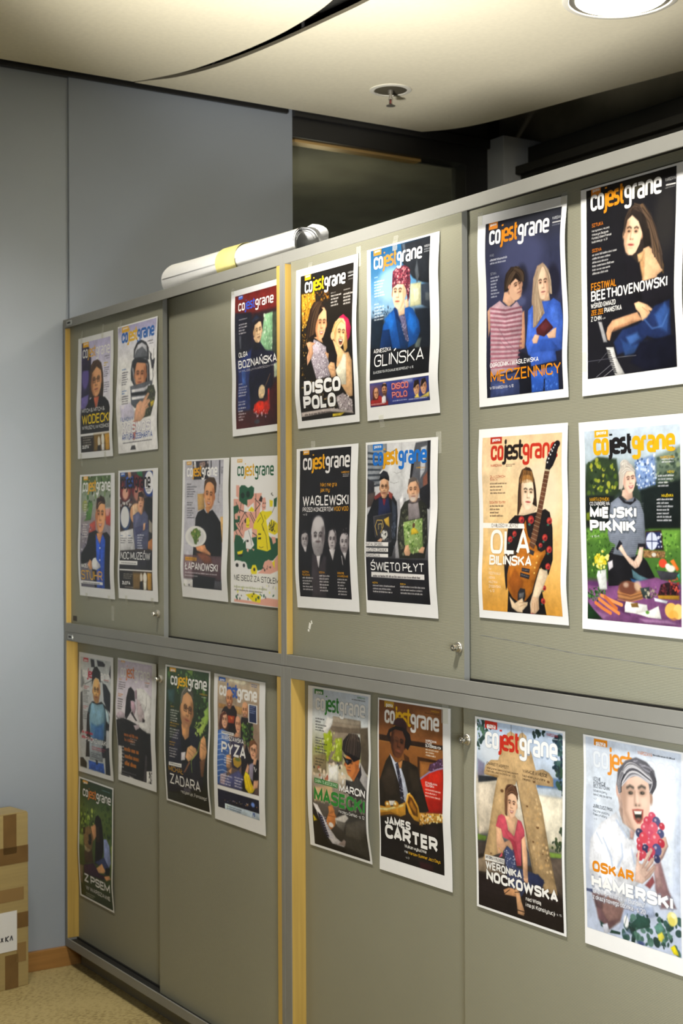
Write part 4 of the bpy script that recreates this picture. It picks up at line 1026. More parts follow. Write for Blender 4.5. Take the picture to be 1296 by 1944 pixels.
(10790052,'WARSZAWA',504,90,52,11,0.14),),
'cell':(1.7,1.35),
'tape':((70,2,20,30),)},
'gli':{'lay':0,
'corners':((1.9027,0.0155,2.2428),(2.2024,0.0155,2.24),(2.2002,0.0155,1.8227),(1.901,0.0155,1.8217)),
'wl':(0,0,-0.6,1.8,3.7,0),
'wr':(0,4.7,2.4,1.8,6.5,0),
'rect':(32,9,524,776),
'ops':(
('V',((30,1921404),(178,4752047),(305,8563146),(364,3688537),(472,1646894),(670,987931))),
('E',10732246,12.7,0.7,(212,194,118,81,0)),
('P',2040618,2.5,1,(290,13,532,8,536,237,459,217,393,189,359,155,306,108)),
('P',5726573,2.5,0.6,(298,14,319,15,348,100,322,101)),
('P',5067611,3,1,(409,152,424,106,447,187,425,222)),
('P',12500631,2.5,1,(371,215,459,217,455,323,363,322)),
('P',13816495,2.5,1,(391,237,441,239,439,302,397,306)),
('P',2765374,2.5,1,(458,227,536,228,530,352,455,323)),
('P',4738901,2,1,(490,270,535,275,529,313,488,308)),
('P',1514791,4.6,1,(404,336,532,342,532,649,413,649)),
('P',7635064,3.6,0.7,(405,477,454,478,439,534,406,536)),
('P',1253164,3,1,(37,343,146,340,133,499,37,494)),
('S',(1781318,3822960),1,8.1,30,(40,302,235,296,225,344,39,343)),
('P',987415,2,1,(35,489,528,529,528,649,36,646)),
('P',1265051,1,1,(115,492,139,384,182,339,234,316,260,329,312,448,339,519)),
('P',1796034,3,0.8,(147,355,199,331,234,365,218,443,174,388)),
('P',864869,1.5,1,(234,331,273,370,339,519,288,514)),
('P',731737,2,1,(115,492,135,409,192,410,220,507)),
('P',1395347,1,1,(346,315,388,334,438,399,446,448,413,498,347,515,321,424,320,326)),
('P',1795518,3,0.8,(354,340,404,370,429,427,388,461,346,408)),
('P',994905,1.5,1,(333,377,355,477,347,520,321,474)),
('P',5854580,0.8,1,(273,355,324,356,355,487,330,479)),
('S',(8683671,3288653,10723251),0.3,4.6,50,(273,355,324,356,355,487,330,479)),
('P',14267283,1,1,(261,309,321,287,320,351,273,355)),
('P',862813,1,1,(226,315,252,303,264,349,303,403,252,362)),
('F',15057571,12226672,(276,242,56,79),1,-0.2,6,0,0,11486778,2299665,-1),
('P',14530199,1,1,(321,287,356,277,354,321,329,322)),
('P',6892090,0.8,1,(218,200,225,136,263,117,323,118,362,136,374,196,360,282,347,295,336,235,315,208,264,201,224,215,220,255)),
('S',(10700373,2757407,13274259,5578546,4069159,11757421,14265255),0.3,6.6,170,(220,200,225,136,263,119,323,121,362,141,371,196,355,291,340,231,315,208,264,201)),
('P',15592941,0.3,1,(31,646,536,648,537,662,31,660)),
('P',3292808,0.5,1,(31,661,537,662,519,779,24,775)),
('P',5718629,5.1,1,(33,666,139,670,194,759,27,767)),
('P',10726354,4.6,0.7,(313,664,397,662,397,681,329,685)),
('P',10693162,1,1,(35,747,64,729,118,723,185,758,184,775,34,770)),
('P',5843487,1,1,(57,698,76,680,103,687,109,722,98,742,54,743)),
('F',13802356,8933682,(87,711,19,26),1,0,0,0,0,9914432,2299665,-1),
('F',13276013,8933682,(159,699,21,33),1,0,0,0,0,9914432,2299665,1774353),
('P',1774353,0.8,1,(136,689,144,670,179,673,180,688,156,679)),
('L',1774353,0.5,1,4,(147,707,168,708)),
('P',14802401,0.8,1,(134,734,153,726,168,732,167,762,132,762)),
('F',13804412,9920834,(423,713,23,35),1,0,0,1,0,9914432,2299665,-1),
('P',2299667,0.8,1,(398,711,410,675,444,673,449,700,437,694,411,707)),
('F',13803388,9920834,(480,708,24,36),1,0,0,1,0,9914432,2299665,-1),
('P',2299667,0.8,1,(456,710,466,673,497,668,509,700,496,687,470,702)),
('P',14534237,1,1,(403,752,433,738,443,758,523,735,518,759,406,757)),
('H',12200498,'DISCO',222,703,137,29,0.14,0.9),
('H',12200498,'POLO',222,743,125,27,0.14,0.9),
('B',13816549,223,761,118,9.9,1),
('B',14797514,38,765,118,10.1,1),
('B',13816549,355,763,147,9.7,1),
('P',12220458,0,1,(58,8,124,8,124,38,58,38)),
('B',13555421,64,146,31,10.1,1),
('B',14081509,64,169,89,14.1,6),
('B',13555421,62,277,40,11.1,1),
('B',13555421,62,294,84,15.1,5),
('B',10725291,479,69,50,11.7,2),),
'txt':(
(15309708,'DISCO',222,703,137,29,0.14),
(15309708,'POLO',222,743,125,27,0.14),
(15724527,'gazeta',68,22,46,10,0.2),
('M',15593455,12745774,15593455,60,105,404,59,0.2),
(11777722,'WARSZAWA',478,58,51,11,0.14),
(15592941,'AGNIESZKA',62,515,147,20,0.12),
(15724527,'GLIŃSKA',69,583,411,60,0.11),
(13817561,'DLACZEGO TEATR ZAJMUJE SIĘ DEPRESJĄ? - s. 16',64,615,332,12,0.13),),
'cell':(1.7,1.35),
'tape':((120,0,20,36),(60,424,20,30))},
'wag':{'lay':0,
'corners':((1.5617,0.0155,1.767),(1.8602,0.0155,1.7686),(1.8612,0.0155,1.3483),(1.5625,0.0155,1.3464)),
'wl':(0,1.4,4,6.3,6.3,0),
'wr':(0,3.9,5,8.3,5,0),
'rect':(36,12,530,780),
'ops':(
('V',((25,1447195),(783,1381401))),
('E',10064791,2.4,1,(97,480,35,44,0)),
('F',10788770,5129802,(97,480,32,42),1,0,0,0,0,6972006,1775387,-1),
('P',2696489,1.2,1,(64,451,74,434,112,432,129,451,103,444,75,451)),
('P',12894404,1,1,(84,519,119,516,113,545,99,543)),
('E',10789284,2.4,1,(230,451,69,93,0)),
('F',11841716,5129802,(230,466,64,100),1,0,0,0,0,6972006,1775387,9012617),
('E',12894404,5.9,0.8,(229,389,49,29,0)),
('P',9012617,2.4,0.8,(183,499,228,475,283,499,277,551,232,566,191,552)),
('E',5917262,1,1,(231,490,23,5,0)),
('P',13420748,1,1,(215,566,254,563,238,628,225,619)),
('P',3748665,2.9,1,(173,552,215,566,234,633,286,561,312,570,295,778,155,783)),
('F',11578030,5129802,(369,480,39,56),1,0,0,0,0,6972006,1775387,-1),
('P',1775387,1.5,1,(335,466,347,423,386,421,401,456,373,428,347,433)),
('P',13683920,1,1,(340,529,397,529,372,588)),
('F',11578030,5129802,(482,493,41,56),1,0,0,0,0,6972006,1775387,6972006),
('P',1643801,1.5,1,(441,470,452,428,503,424,526,466,504,447,461,447)),
('S',(2696489,1643801,4736072),0.7,5.9,30,(426,428,528,410,530,456,436,452)),
('P',13420748,1,1,(466,545,504,544,489,582)),
('P',12894404,0.7,1,(452,559,460,563,468,610,462,605)),
('P',14392607,0,1,(69,11,129,11,129,34,69,34)),
('B',13947088,459,152,60,9.3,2),
('B',14407639,71,684,105,15.1,5),
('B',14407639,238,670,99,15.3,6),
('B',14407639,409,685,90,15,6),),
'txt':(
(15724527,'gazeta',78,25,42,10,0.2),
('M',14934497,14918679,14934497,68,115,454,63,0.2),
(14392607,'Nikt nie gra',245,207,159,21,0.13),
(14392607,'jak my',246,234,90,21,0.13),
(15460841,'WAGLEWSKI',71,304,441,53,0.15),
(15460841,'PRZED KONCERTEM',72,335,297,23,0.14),
(14392607,'VOO VOO',378,334,134,23,0.14),
(14211288,'- s. 12',73,353,45,9,0.14),
(14392607,'WARSZAWA',443,144,76,10,0.16),
(13932831,'MUZYKA',73,655,66,11,0.15),
(13932831,'FILMOWA',73,670,75,11,0.15),
(13932831,'SCENA',239,654,53,10,0.15),
(13932831,'DZIEJE SIĘ',412,654,60,10,0.15),
(13932831,'W WARSZAWIE',411,670,98,10,0.15),),
'cell':(1.7,1.35)},
'swi':{'lay':0,
'corners':((1.8928,0.0155,1.7686),(2.1924,0.0155,1.7678),(2.1893,0.0155,1.3492),(1.8928,0.0155,1.3491)),
'wl':(0,0,1.7,5.8,3.5,0),
'wr':(0,2.2,2.2,8.9,6.7,0),
'rect':(13,12,539,778),
'ops':(
('V',((19,13948377),(194,13685461),(380,10592936),(566,3881792))),
('P',8883605,1.4,1,(16,10,182,13,183,111,120,152,121,218,14,187)),
('P',3883596,0.7,1,(16,46,141,61,141,70,16,57)),
('P',3883596,0.7,1,(16,74,138,85,138,94,16,85)),
('P',3883596,0.7,1,(15,102,135,109,135,119,15,113)),
('P',3883596,0.7,1,(15,129,131,134,131,143,15,140)),
('P',3883596,0.7,1,(15,157,128,158,128,168,15,168)),
('P',3883596,0.7,1,(15,185,125,183,125,192,16,196)),
('P',3883596,0.7,1,(16,213,122,207,122,217,16,224)),
('P',2829105,1.2,1,(13,178,74,198,76,284,11,312)),
('P',4866110,1.9,1,(11,254,83,246,76,313,12,322)),
('P',5395548,1.4,1,(419,19,536,13,535,326,458,298,446,234,379,205,386,118)),
('P',11843776,1.4,1,(462,43,508,36,496,153,458,189)),
('P',8996915,1.9,0.7,(481,185,519,154,520,226,481,226)),
('P',2039589,1,1,(454,239,535,209,531,335,458,316)),
('P',1776417,1,1,(514,14,536,13,535,290,518,226)),
('P',1908003,0.7,1,(386,118,409,114,387,196,375,182)),
('L',1776415,0.2,1,3,(154,47,216,59,264,42)),
('L',6974062,0.2,1,1,(209,199,242,207,282,201)),
('L',6974062,0.2,1,1,(241,152,266,160,306,153)),
('L',10066333,0.2,1,1,(304,9,311,222)),
('P',9934749,1.9,1,(267,287,340,278,344,566,271,567)),
('P',14145499,1.9,1,(291,287,323,241,324,334,304,380)),
('P',1447966,1,1,(22,481,18,360,76,279,126,256,226,258,267,296,278,366,280,478,238,559,33,567)),
('P',3357514,2.4,0.8,(226,286,267,315,271,474,238,474)),
('S',(4870754,724243),1,6.8,30,(229,361,270,361,265,511,240,511)),
('P',7942963,1,1,(71,270,126,247,151,257,143,266,84,286)),
('P',8994359,1,1,(197,243,234,258,226,286,201,272)),
('P',2041676,0.7,1,(114,275,156,285,197,276,219,347,112,365)),
('P',7807791,0.7,1,(147,280,176,281,164,314,154,309)),
('F',13936773,10054218,(161,224,38,51),1,0,0,0,1,10045504,2299665,9005138),
('P',12883317,1,1,(134,256,176,262,164,280,143,275)),
('P',2040107,0.7,1,(121,185,124,161,154,142,187,151,202,173,204,192,175,177,133,183)),
('P',1250330,0.5,1,(118,180,167,170,204,187,200,194,158,181,121,192)),
('P',4868690,0.5,1,(70,365,226,347,236,488,215,498,94,466)),
('P',2829103,0.7,1,(77,368,224,352,232,483,103,470)),
('L',12887118,0.5,1,4,(111,456,90,413,105,384,148,384,162,413,140,446)),
('L',14402677,0.5,1,3,(121,427,119,403,145,401,150,422)),
('P',12886334,1,1,(162,380,204,366,215,418,182,403)),
('E',13421768,1.9,1,(174,455,28,22,0)),
('S',(1250073,11842736),0.5,5.8,26,(142,427,217,418,218,479,155,479)),
('P',13935749,0.7,1,(113,485,146,470,163,479,147,491)),
('P',2698021,1,1,(286,459,300,333,332,297,387,283,458,284,512,317,535,485,511,563,304,567)),
('S',(4869694,1382169,6975066,3750703),0.7,9.7,60,(290,455,304,333,340,301,368,380,345,543,304,557)),
('S',(3882547,1250071,5527624),0.7,8.7,40,(466,307,512,326,527,485,497,494)),
('P',9011589,1,1,(360,306,395,297,442,298,462,376,368,385)),
('P',4866630,1.2,1,(364,302,395,307,435,302,466,289,458,280,372,283)),
('F',14133897,10777430,(403,242,45,56),1,-0.05,-2,0,0,10045504,2299665,11837845),
('P',5919310,1,1,(360,223,367,191,395,178,430,188,446,225,438,216,423,199,379,205)),
('E',13683912,1.4,0.7,(399,284,21,11,0)),
('P',8625502,0.5,1,(329,394,479,374,503,535,402,542,347,501)),
('S',(5930295,10795133,12897444,4613671,9284694),0.5,7.7,130,(329,396,479,376,501,533,402,539,347,501)),
('P',13414447,1,1,(396,431,415,417,444,431,461,444,399,454)),
('E',5782311,0.7,1,(414,409,10,12,0)),
('P',14133381,0.7,1,(342,533,355,505,379,500,398,542,385,554,353,552)),
('P',14133381,0.7,1,(462,527,490,508,513,512,501,540,465,536)),
('P',1644575,1.2,1,(7,568,550,571,542,778,11,779)),
('P',14934497,0,1,(-1,491,210,491,210,511,-1,511)),
('P',14934497,0,1,(-1,519,209,519,209,538,-1,538)),
('P',14934497,0,1,(-3,547,208,547,208,564,-3,564)),
('P',14671325,0.2,1,(57,637,504,639,503,664,56,662)),
('B',4604486,70,660,398,19.3,1),
('B',14144724,66,707,196,14.5,3),
('B',14144724,302,705,201,15.1,3),
('P',1799628,0,1,(62,10,148,10,148,43,62,43)),
('B',6184550,410,151,90,8.2,1),),
'txt':(
(2564903,'RAFAŁ GROBEL',13,508,153,14,0.12),
(2564903,'I WOJTEK ZDANIUK',11,536,187,15,0.12),
(2564903,'ORGANIZUJĄ',5,562,133,14,0.12),
(15724527,'ŚWIĘTO PŁYT',54,629,451,42,0.14),
(13935647,'MUZYKA',64,694,47,9,0.16),
(13935647,'SCENA',303,693,47,8,0.16),
(15724527,'gazeta',75,31,60,15,0.2),
('M',1797832,14392591,1797832,61,117,449,66,0.24),
(12883231,'WARSZAWA',424,142,76,9,0.16),),
'cell':(1.7,1.35)},
'mec':{'lay':1,
'corners':((2.3136,0.0395,2.2561),(2.612,0.0395,2.2481),(2.6124,0.0395,1.8294),(2.315,0.0395,1.8284)),
'wl':(0,2.6,-0.6,0.6,1.3,0),
'wr':(0,7.5,5,0,3.7,0),
'rect':(57,42,564,804),
'ops':(
('V',((40,2040106),(187,3027531),(380,3290709),(574,2171704),(818,1382181))),
('E',4738420,17.6,0.7,(308,214,151,100,0)),
('E',1776424,6,0.8,(311,312,38,60,0)),
('E',1644839,6,0.8,(513,347,45,70,0)),
('E',5857676,5,0.6,(299,408,30,20,0)),
('P',12752252,1,1,(63,425,83,408,87,493,71,541)),
('P',12224621,1.3,1,(289,465,316,449,323,576,320,610,290,614,273,566)),
('P',13542280,1,1,(171,393,184,355,246,358,269,385,252,407,213,422)),
('P',12492715,0.8,1,(79,412,151,388,190,415,229,422,268,404,305,443,299,525,282,611,266,698,87,712,85,492)),
('P',9918313,0.5,0.85,(83,410,190,430,302,428,301,436,189,439,83,419)),
('P',9918313,0.5,0.85,(83,430,189,448,301,447,301,456,189,458,83,439)),
('P',9918313,0.5,0.85,(83,450,189,467,300,466,300,475,189,477,83,459)),
('P',9918313,0.5,0.85,(83,470,188,486,299,486,299,495,188,495,83,479)),
('P',9918313,0.5,0.85,(83,490,188,504,299,505,299,514,188,514,83,499)),
('P',9918313,0.5,0.85,(83,510,188,523,299,525,299,534,188,533,83,519)),
('P',9918313,0.5,0.85,(83,530,188,542,300,544,300,553,189,552,83,539)),
('P',9918313,0.5,0.85,(83,549,189,561,300,564,300,573,189,570,83,558)),
('P',9918313,0.5,0.85,(83,569,189,579,300,583,301,592,189,589,83,578)),
('P',9918313,0.5,0.85,(83,589,189,598,301,603,301,612,189,608,83,598)),
('P',9918313,0.5,0.85,(83,609,189,617,301,623,301,631,189,627,83,618)),
('P',9918313,0.5,0.85,(83,629,190,636,302,642,302,651,190,645,83,638)),
('P',9918313,0.5,0.85,(83,649,190,654,302,662,302,670,190,664,83,658)),
('P',9918313,0.5,0.85,(83,669,190,673,302,681,301,690,190,683,83,678)),
('L',7755621,1.3,0.7,4,(142,508,189,563,259,614)),
('L',7755621,1.3,0.7,3,(150,559,197,598,251,623)),
('P',3292777,1.3,1,(86,722,266,707,286,768,281,806,79,806)),
('P',4872592,3,0.7,(108,748,187,735,209,781,122,799)),
('F',13805966,10450013,(259,340,47,60),1,0.45,-14,0,0,11233629,2299665,-1),
('P',2563353,1.3,1,(184,355,185,316,199,278,236,253,290,258,320,284,325,323,294,324,264,306,232,322,215,349)),
('P',4732460,2,0.7,(193,317,218,290,256,305,224,321,200,342)),
('E',12749940,1,1,(218,335,9,11,0)),
('P',10717300,1.3,1,(367,532,367,416,383,321,412,272,450,262,486,296,498,354,499,393,450,397,461,475,415,503,386,534)),
('P',14268055,1,1,(428,394,481,391,486,425,449,428)),
('F',14794403,11765872,(443,348,41,68),1,0.05,0,0,0,11228505,2299665,-1),
('P',11507584,1.5,1,(374,417,391,322,427,278,446,271,418,311,403,367,419,422,446,463,415,498,378,523)),
('P',11244412,1,1,(457,273,493,316,499,383,487,401,479,352,463,302)),
('P',3826118,0.8,1,(342,452,374,431,374,528,393,525,446,473,434,423,486,427,508,418,550,442,561,495,565,638,522,644,530,682,366,692,343,636,327,596)),
('P',2640543,3,0.8,(387,582,491,588,551,642,418,634,358,638)),
('P',4879577,3.5,0.7,(484,448,535,459,540,540,488,506)),
('P',4747478,2.5,0.7,(342,471,368,459,364,570,342,588)),
('P',10191981,1.5,1,(377,436,418,441,446,468,415,498,382,529)),
('P',14068624,0.8,1,(368,580,386,558,416,566,402,598,376,596)),
('P',14068624,0.8,1,(461,566,504,546,522,543,520,586,476,584)),
('P',4725535,0.8,1,(393,535,456,496,504,541,446,574,398,559)),
('P',6104878,2,0.7,(415,532,455,508,482,534,446,555)),
('P',2774451,1,1,(361,715,536,702,537,807,360,803)),
('P',1382184,1,1,(445,752,452,752,446,805,436,804)),
('S',(3827142,2311820,5078226),1,7,40,(364,725,535,721,533,804,364,801)),
('P',1119007,2.5,1,(290,621,359,647,360,808,284,807)),
('K',(12758931,8810589,10718324,6903108),0.6,60,2.5,(443,266,385,321,371,527),(444,273,402,343,446,473)),
('K',(12758931,8810589),0.6,24,2.5,(457,270,496,316,499,398),(455,280,484,329,489,396)),
('K',(4732972,1643279,5851192),0.6,40,3,(267,255,199,288,184,350),(290,261,253,295,224,321)),
('K',(4732972,1643279,5851192),0.6,30,3,(267,255,331,280,324,326),(251,270,288,294,295,317)),
('L',13285023,0.8,0.6,3,(427,274,393,342,388,437)),
('L',13285023,0.8,0.6,3,(435,270,406,324,398,390,416,470)),
('L',13285023,0.8,0.6,3,(457,273,492,325,492,392)),
('L',13285023,0.8,0.6,3,(468,279,498,345,495,392)),
('L',13285023,0.8,0.6,3,(391,389,395,458,385,514)),
('L',13285023,0.8,0.6,3,(413,392,432,462,400,502)),
('L',7889229,0.8,0.6,3,(415,296,383,389,375,484)),
('L',7889229,0.8,0.6,3,(420,412,443,463,415,494)),
('L',7889229,0.8,0.6,3,(477,294,496,364)),
('L',4732974,1,0.6,4,(219,271,201,308,196,347)),
('L',4732974,1,0.6,4,(259,261,241,293,224,321)),
('L',4732974,1,0.6,4,(297,266,311,302,302,321)),
('L',4732974,1,0.6,4,(243,259,218,290,208,328)),
('P',13270055,0,1,(81,41,143,41,143,72,81,72)),
('B',12764882,91,210,126,13.8,2),
('B',12764882,90,286,60,13.8,7),
('L',14145495,0.3,1,4,(513,103,567,103)),
('B',8685715,511,116,57,8.7,1),),
'txt':(
(15724527,'gazeta',91,57,43,11,0.2),
('M',15330285,13796375,15330285,86,140,406,63,0.2),
(8948891,'KINO',92,191,28,11,0.12),
(12764882,'„Intensywni”',91,209,117,9,0.13),
(8948891,'SZTUKA',91,271,41,11,0.12),
(11251638,'WARSZAWA',509,91,58,13,0.13),
(15592943,'OGRODNIK I WASILEWSKA',83,674,329,20,0.14),
(14255631,'MĘCZENNICY',86,739,470,50,0.14),
(14540261,'W TR WARSZAWA - s. 10',79,770,161,13,0.13),),
'cell':(1.3,1.15),
'tape':((8,6,18,30),(288,4,18,26))},
'bee':{'lay':1,
'corners':((2.6529,0.0395,2.2493),(2.9418,0.0395,2.2503),(2.9406,0.0395,1.8308),(2.654,0.0395,1.8276)),
'wl':(0,0,0,-1,-0.7,0),
'wr':(0,2.6,6.6,9.2,4,0),
'rect':(35,9,551,773),
'ops':(
('V',((29,1447451),(322,1315867),(795,1381661))),
('E',4867634,12.7,0.7,(329,47,107,31,0)),
('P',6906178,2,0.6,(42,42,80,24,102,21,65,46)),
('E',2762791,15.3,0.7,(492,206,57,127,0)),
('P',2761505,2,1,(258,224,265,157,286,126,322,113,372,122,414,164,452,247,482,328,494,387,490,410,455,405,397,295,355,327,341,384,304,368,296,309)),
('P',5719612,3.6,0.7,(301,134,351,123,393,155,423,223,395,218,351,152)),
('P',8939314,2,1,(461,330,490,377,490,410,473,384)),
('P',14068612,1.3,1,(375,297,404,292,447,323,469,369,490,396,455,412,456,444,417,520,370,509,374,456,355,357)),
('P',11765849,3.6,0.8,(355,342,383,312,377,457,359,406)),
('P',12884845,1.5,1,(340,315,383,303,369,344,348,346)),
('F',15057571,11766381,(315,224,54,88),-1,-0.1,10,0,0,11745854,2299665,-1),
('P',2629919,1.5,1,(262,195,276,149,315,122,365,145,402,209,418,289,382,293,367,233,344,185,308,155,280,169,264,215)),
('P',1249817,3.1,1,(260,313,304,315,355,357,370,407,370,514,304,506,275,413)),
('P',1315611,2,1,(355,425,456,420,533,450,530,521,441,528,370,514)),
('P',14266248,1,1,(323,503,349,499,399,518,433,542,426,550,408,541,425,565,403,564,395,580,367,577,354,546,333,526)),
('L',11763805,0.8,1,3,(370,524,404,548)),
('P',14066556,1.3,1,(151,601,159,577,190,553,266,545,340,539,367,572,279,583,204,587,185,600,172,633,157,626)),
('P',11237461,2,0.7,(204,582,294,573,353,570,279,586,189,600)),
('P',1780309,2.5,1,(396,566,441,528,526,515,525,649,448,659,392,638,333,676,216,693,195,641,249,597,337,588)),
('P',3298711,4.1,0.8,(439,562,498,521,524,553,505,637,458,612)),
('P',4089255,3.6,0.8,(270,629,336,617,356,644,290,666)),
('L',4878511,2,0.7,6,(381,574,422,613,479,610,509,570)),
('P',2771588,3.6,0.7,(240,636,305,663,391,658,347,697,260,702)),
('P',855839,3.6,1,(349,658,545,651,545,775,387,779,288,730)),
('P',10724263,1.3,1,(102,547,125,552,157,636,134,634)),
('P',13290186,0.8,1,(149,656,194,660,208,702,222,723,259,774,203,776,163,697)),
('P',1381659,0.3,1,(147,663,173,671,173,675,147,668)),
('P',1381659,0.3,1,(152,671,177,679,176,683,152,676)),
('P',1381659,0.3,1,(156,680,180,687,180,691,156,685)),
('P',1381659,0.3,1,(161,688,184,696,184,700,160,693)),
('P',1381659,0.3,1,(165,697,187,704,187,708,165,702)),
('P',1381659,0.3,1,(169,705,191,712,191,716,169,710)),
('P',1381659,0.3,1,(174,714,194,721,194,725,173,719)),
('P',1381659,0.3,1,(178,722,198,729,198,733,178,727)),
('P',1381659,0.3,1,(182,731,201,737,201,741,182,736)),
('P',1381659,0.3,1,(187,739,205,746,205,750,186,744)),
('P',1381659,0.3,1,(191,747,208,754,208,758,191,752)),
('P',1381659,0.3,1,(195,756,212,762,212,766,195,761)),
('L',8947856,0.3,1,2,(87,770,185,724)),
('L',10724263,0.3,1,2,(124,776,192,745)),
('L',5855587,0.3,1,2,(103,711,156,676)),
('L',6118761,0.3,1,2,(33,702,223,703)),
('L',7368824,0.3,1,2,(223,703,325,706)),
('K',(5851198,1774867,3812904,7363915),0.6,26,2.5,(326,111,268,143,259,229),(326,128,281,155,265,196)),
('K',(5851198,1774867,3812904,7363915),0.6,50,3.1,(322,111,386,135,423,223),(315,131,372,151,395,218)),
('K',(5851198,1774867,3812904,8808262),0.6,90,3.1,(351,123,409,220,426,319),(372,122,451,227,490,401)),
('L',5851198,1,0.6,4,(329,124,394,174,438,244,475,317,487,386)),
('L',5851198,1,0.6,4,(315,127,379,162,416,222,446,284)),
('L',5851198,1,0.6,4,(351,128,415,183,452,256,482,338)),
('L',5851198,1,0.6,4,(301,134,280,169,269,216)),
('L',1643281,1,0.6,4,(337,130,405,200,431,262,461,325)),
('L',1643281,1,0.6,4,(365,136,422,194,463,277)),
('P',13795882,0,1,(65,6,123,6,123,38,65,38)),
('B',14079702,70,279,148,15.1,6),
('L',14145495,0.3,1,5,(497,73,545,75)),
('B',8684676,491,86,54,8.6,1),),
'txt':(
(15724527,'gazeta',74,21,41,11,0.2),
('M',15461355,14256667,15461355,61,98,411,66,0.2),
(13267999,'SZTUKA',69,163,67,15,0.13),
(14079702,'Nie byli łzawi, nie jest',68,182,107,8,0.13),
(14079702,'Witkacym. Budynek',68,198,101,9,0.13),
(14079702,'Fundacji Galerii Foksal',68,212,117,9,0.13),
(14079702,'budzi emocje - s. 31',68,227,94,9,0.13),
(13267999,'SCENA',70,265,57,14,0.13),
(9934743,'WARSZAWA',491,59,55,13,0.12),
(13796375,'FESTIWAL',62,419,154,30,0.14),
(15461355,'BEETHOVENOWSKI',61,462,448,41,0.16),
(14803425,'WŚRÓD GWIAZD',59,491,150,20,0.14),
(13796375,'ZEE ZEE',60,519,75,21,0.14),
(14803425,'PIANISTKA',143,518,103,21,0.14),
(14803425,'Z CHIN',58,543,65,19,0.14),
(13027014,'- s. 14',128,542,20,8,0.14),),
'cell':(1.3,1.15),
'tape':((8,350,14,40),)},
'ola':{'lay':1,
'corners':((2.3132,0.0395,1.7785),(2.6098,0.0395,1.7767),(2.609,0.0395,1.3564),(2.311,0.0395,1.3578)),
'wl':(0,3.1,0,0,3.7,0),
'wr':(0,2.4,0.6,3,7.1,0),
'rect':(28,39,559,805),
'ops':(
('V',((39,14663060),(179,15125154),(389,15124374),(645,14659424),(808,13669433))),
('E',15456445,21.8,0.7,(424,297,130,145,0)),
('M',12135966,1971989,12135966,90,143,445,67,0.22),
('P',2759443,1,1,(266,380,273,286,285,221,304,188,337,177,368,190,384,232,391,297,395,348,352,333,280,342,273,384)),
('P',10645305,1.9,1,(285,235,306,216,350,213,382,227,383,241,335,231,287,244)),
('P',15125677,1,1,(309,338,366,334,395,357,367,375,273,384)),
('F',15324345,13411715,(334,287,48,73),-1,0.15,4,0,0,12135990,2234129,-1),
('P',2759443,0.7,1,(267,375,275,286,286,230,290,267,292,324,280,366)),
('P',2759443,0.7,1,(381,232,391,292,395,348,381,329,377,269)),
('P',10646333,1.5,1,(287,239,299,216,343,210,379,223,381,239,335,229)),
('K',(4665894,1248009,6703410),0.6,50,2.4,(337,180,288,230,273,380),(329,180,295,230,292,342)),
('K',(4665894,1248009),0.6,30,2.4,(344,180,377,232,381,324),(358,185,391,251,395,343)),
('K',(12158793,7818530,10645305),0.6,40,2.4,(308,188,296,216,289,244),(371,199,383,223,383,241)),
('P',1643799,0.7,1,(207,413,251,384,310,384,388,371,451,357,479,371,498,435,506,571,482,635,431,604,434,664,457,804,198,809,220,672,198,710,181,578)),
('E',10628654,1,1,(294,403,19,16,0)),
('E',13126973,1,1,(290,401,9,8,0)),
('E',7084834,0.7,1,(298,407,8,6,0)),
('P',3761752,0.7,1,(275,420,288,415,294,425,283,427)),
('E',10628654,1,1,(357,403,20,18,0)),
('E',13126973,1,1,(353,400,10,8,0)),
('E',7084834,0.7,1,(361,407,8,7,0)),
('P',3761752,0.7,1,(337,421,351,416,357,426,345,429)),
('E',10628654,1,1,(477,407,17,15,0)),
('E',13126973,1,1,(473,405,9,7,0)),
('E',7084834,0.7,1,(480,411,7,6,0)),
('P',3761752,0.7,1,(460,423,472,418,477,427,467,429)),
('E',10628654,1,1,(248,464,14,13,0)),
('E',13126973,1,1,(245,462,7,6,0)),
('E',7084834,0.7,1,(251,467,6,5,0)),
('P',3761752,0.7,1,(233,478,244,474,248,481,239,483)),
('E',10628654,1,1,(219,488,16,14,0)),
('E',13126973,1,1,(215,486,8,6,0)),
('E',7084834,0.7,1,(222,491,6,5,0)),
('P',3761752,0.7,1,(202,503,214,499,219,507,209,509)),
('E',10628654,1,1,(450,478,17,15,0)),
('E',13126973,1,1,(447,476,9,7,0)),
('E',7084834,0.7,1,(453,482,7,6,0)),
('P',3761752,0.7,1,(433,494,445,489,450,498,440,500)),
('E',10628654,1,1,(480,528,17,15,0)),
('E',13126973,1,1,(476,526,9,7,0)),
('E',7084834,0.7,1,(483,531,7,6,0)),
('P',3761752,0.7,1,(464,544,475,539,481,548,471,550)),
('E',10628654,1,1,(423,511,12,10,0)),
('E',13126973,1,1,(420,509,6,5,0)),
('E',7084834,0.7,1,(425,513,5,4,0)),
('P',3761752,0.7,1,(412,521,420,518,423,524,417,525)),
('E',10628654,1,1,(476,599,16,14,0)),
('E',13126973,1,1,(473,597,8,6,0)),
('E',7084834,0.7,1,(479,601,6,5,0)),
('P',3761752,0.7,1,(462,613,472,609,477,617,468,619)),
('E',10628654,1,1,(442,746,14,13,0)),
('E',13126973,1,1,(439,744,7,6,0)),
('E',7084834,0.7,1,(444,748,6,5,0)),
('P',3761752,0.7,1,(426,759,436,755,440,762,431,764)),
('E',10628654,1,1,(454,690,13,11,0)),
('E',13126973,1,1,(451,689,7,5,0)),
('E',7084834,0.7,1,(456,693,5,4,0)),
('P',3761752,0.7,1,(440,702,449,699,452,705,445,707)),
('E',10628654,1,1,(366,800,12,10,0)),
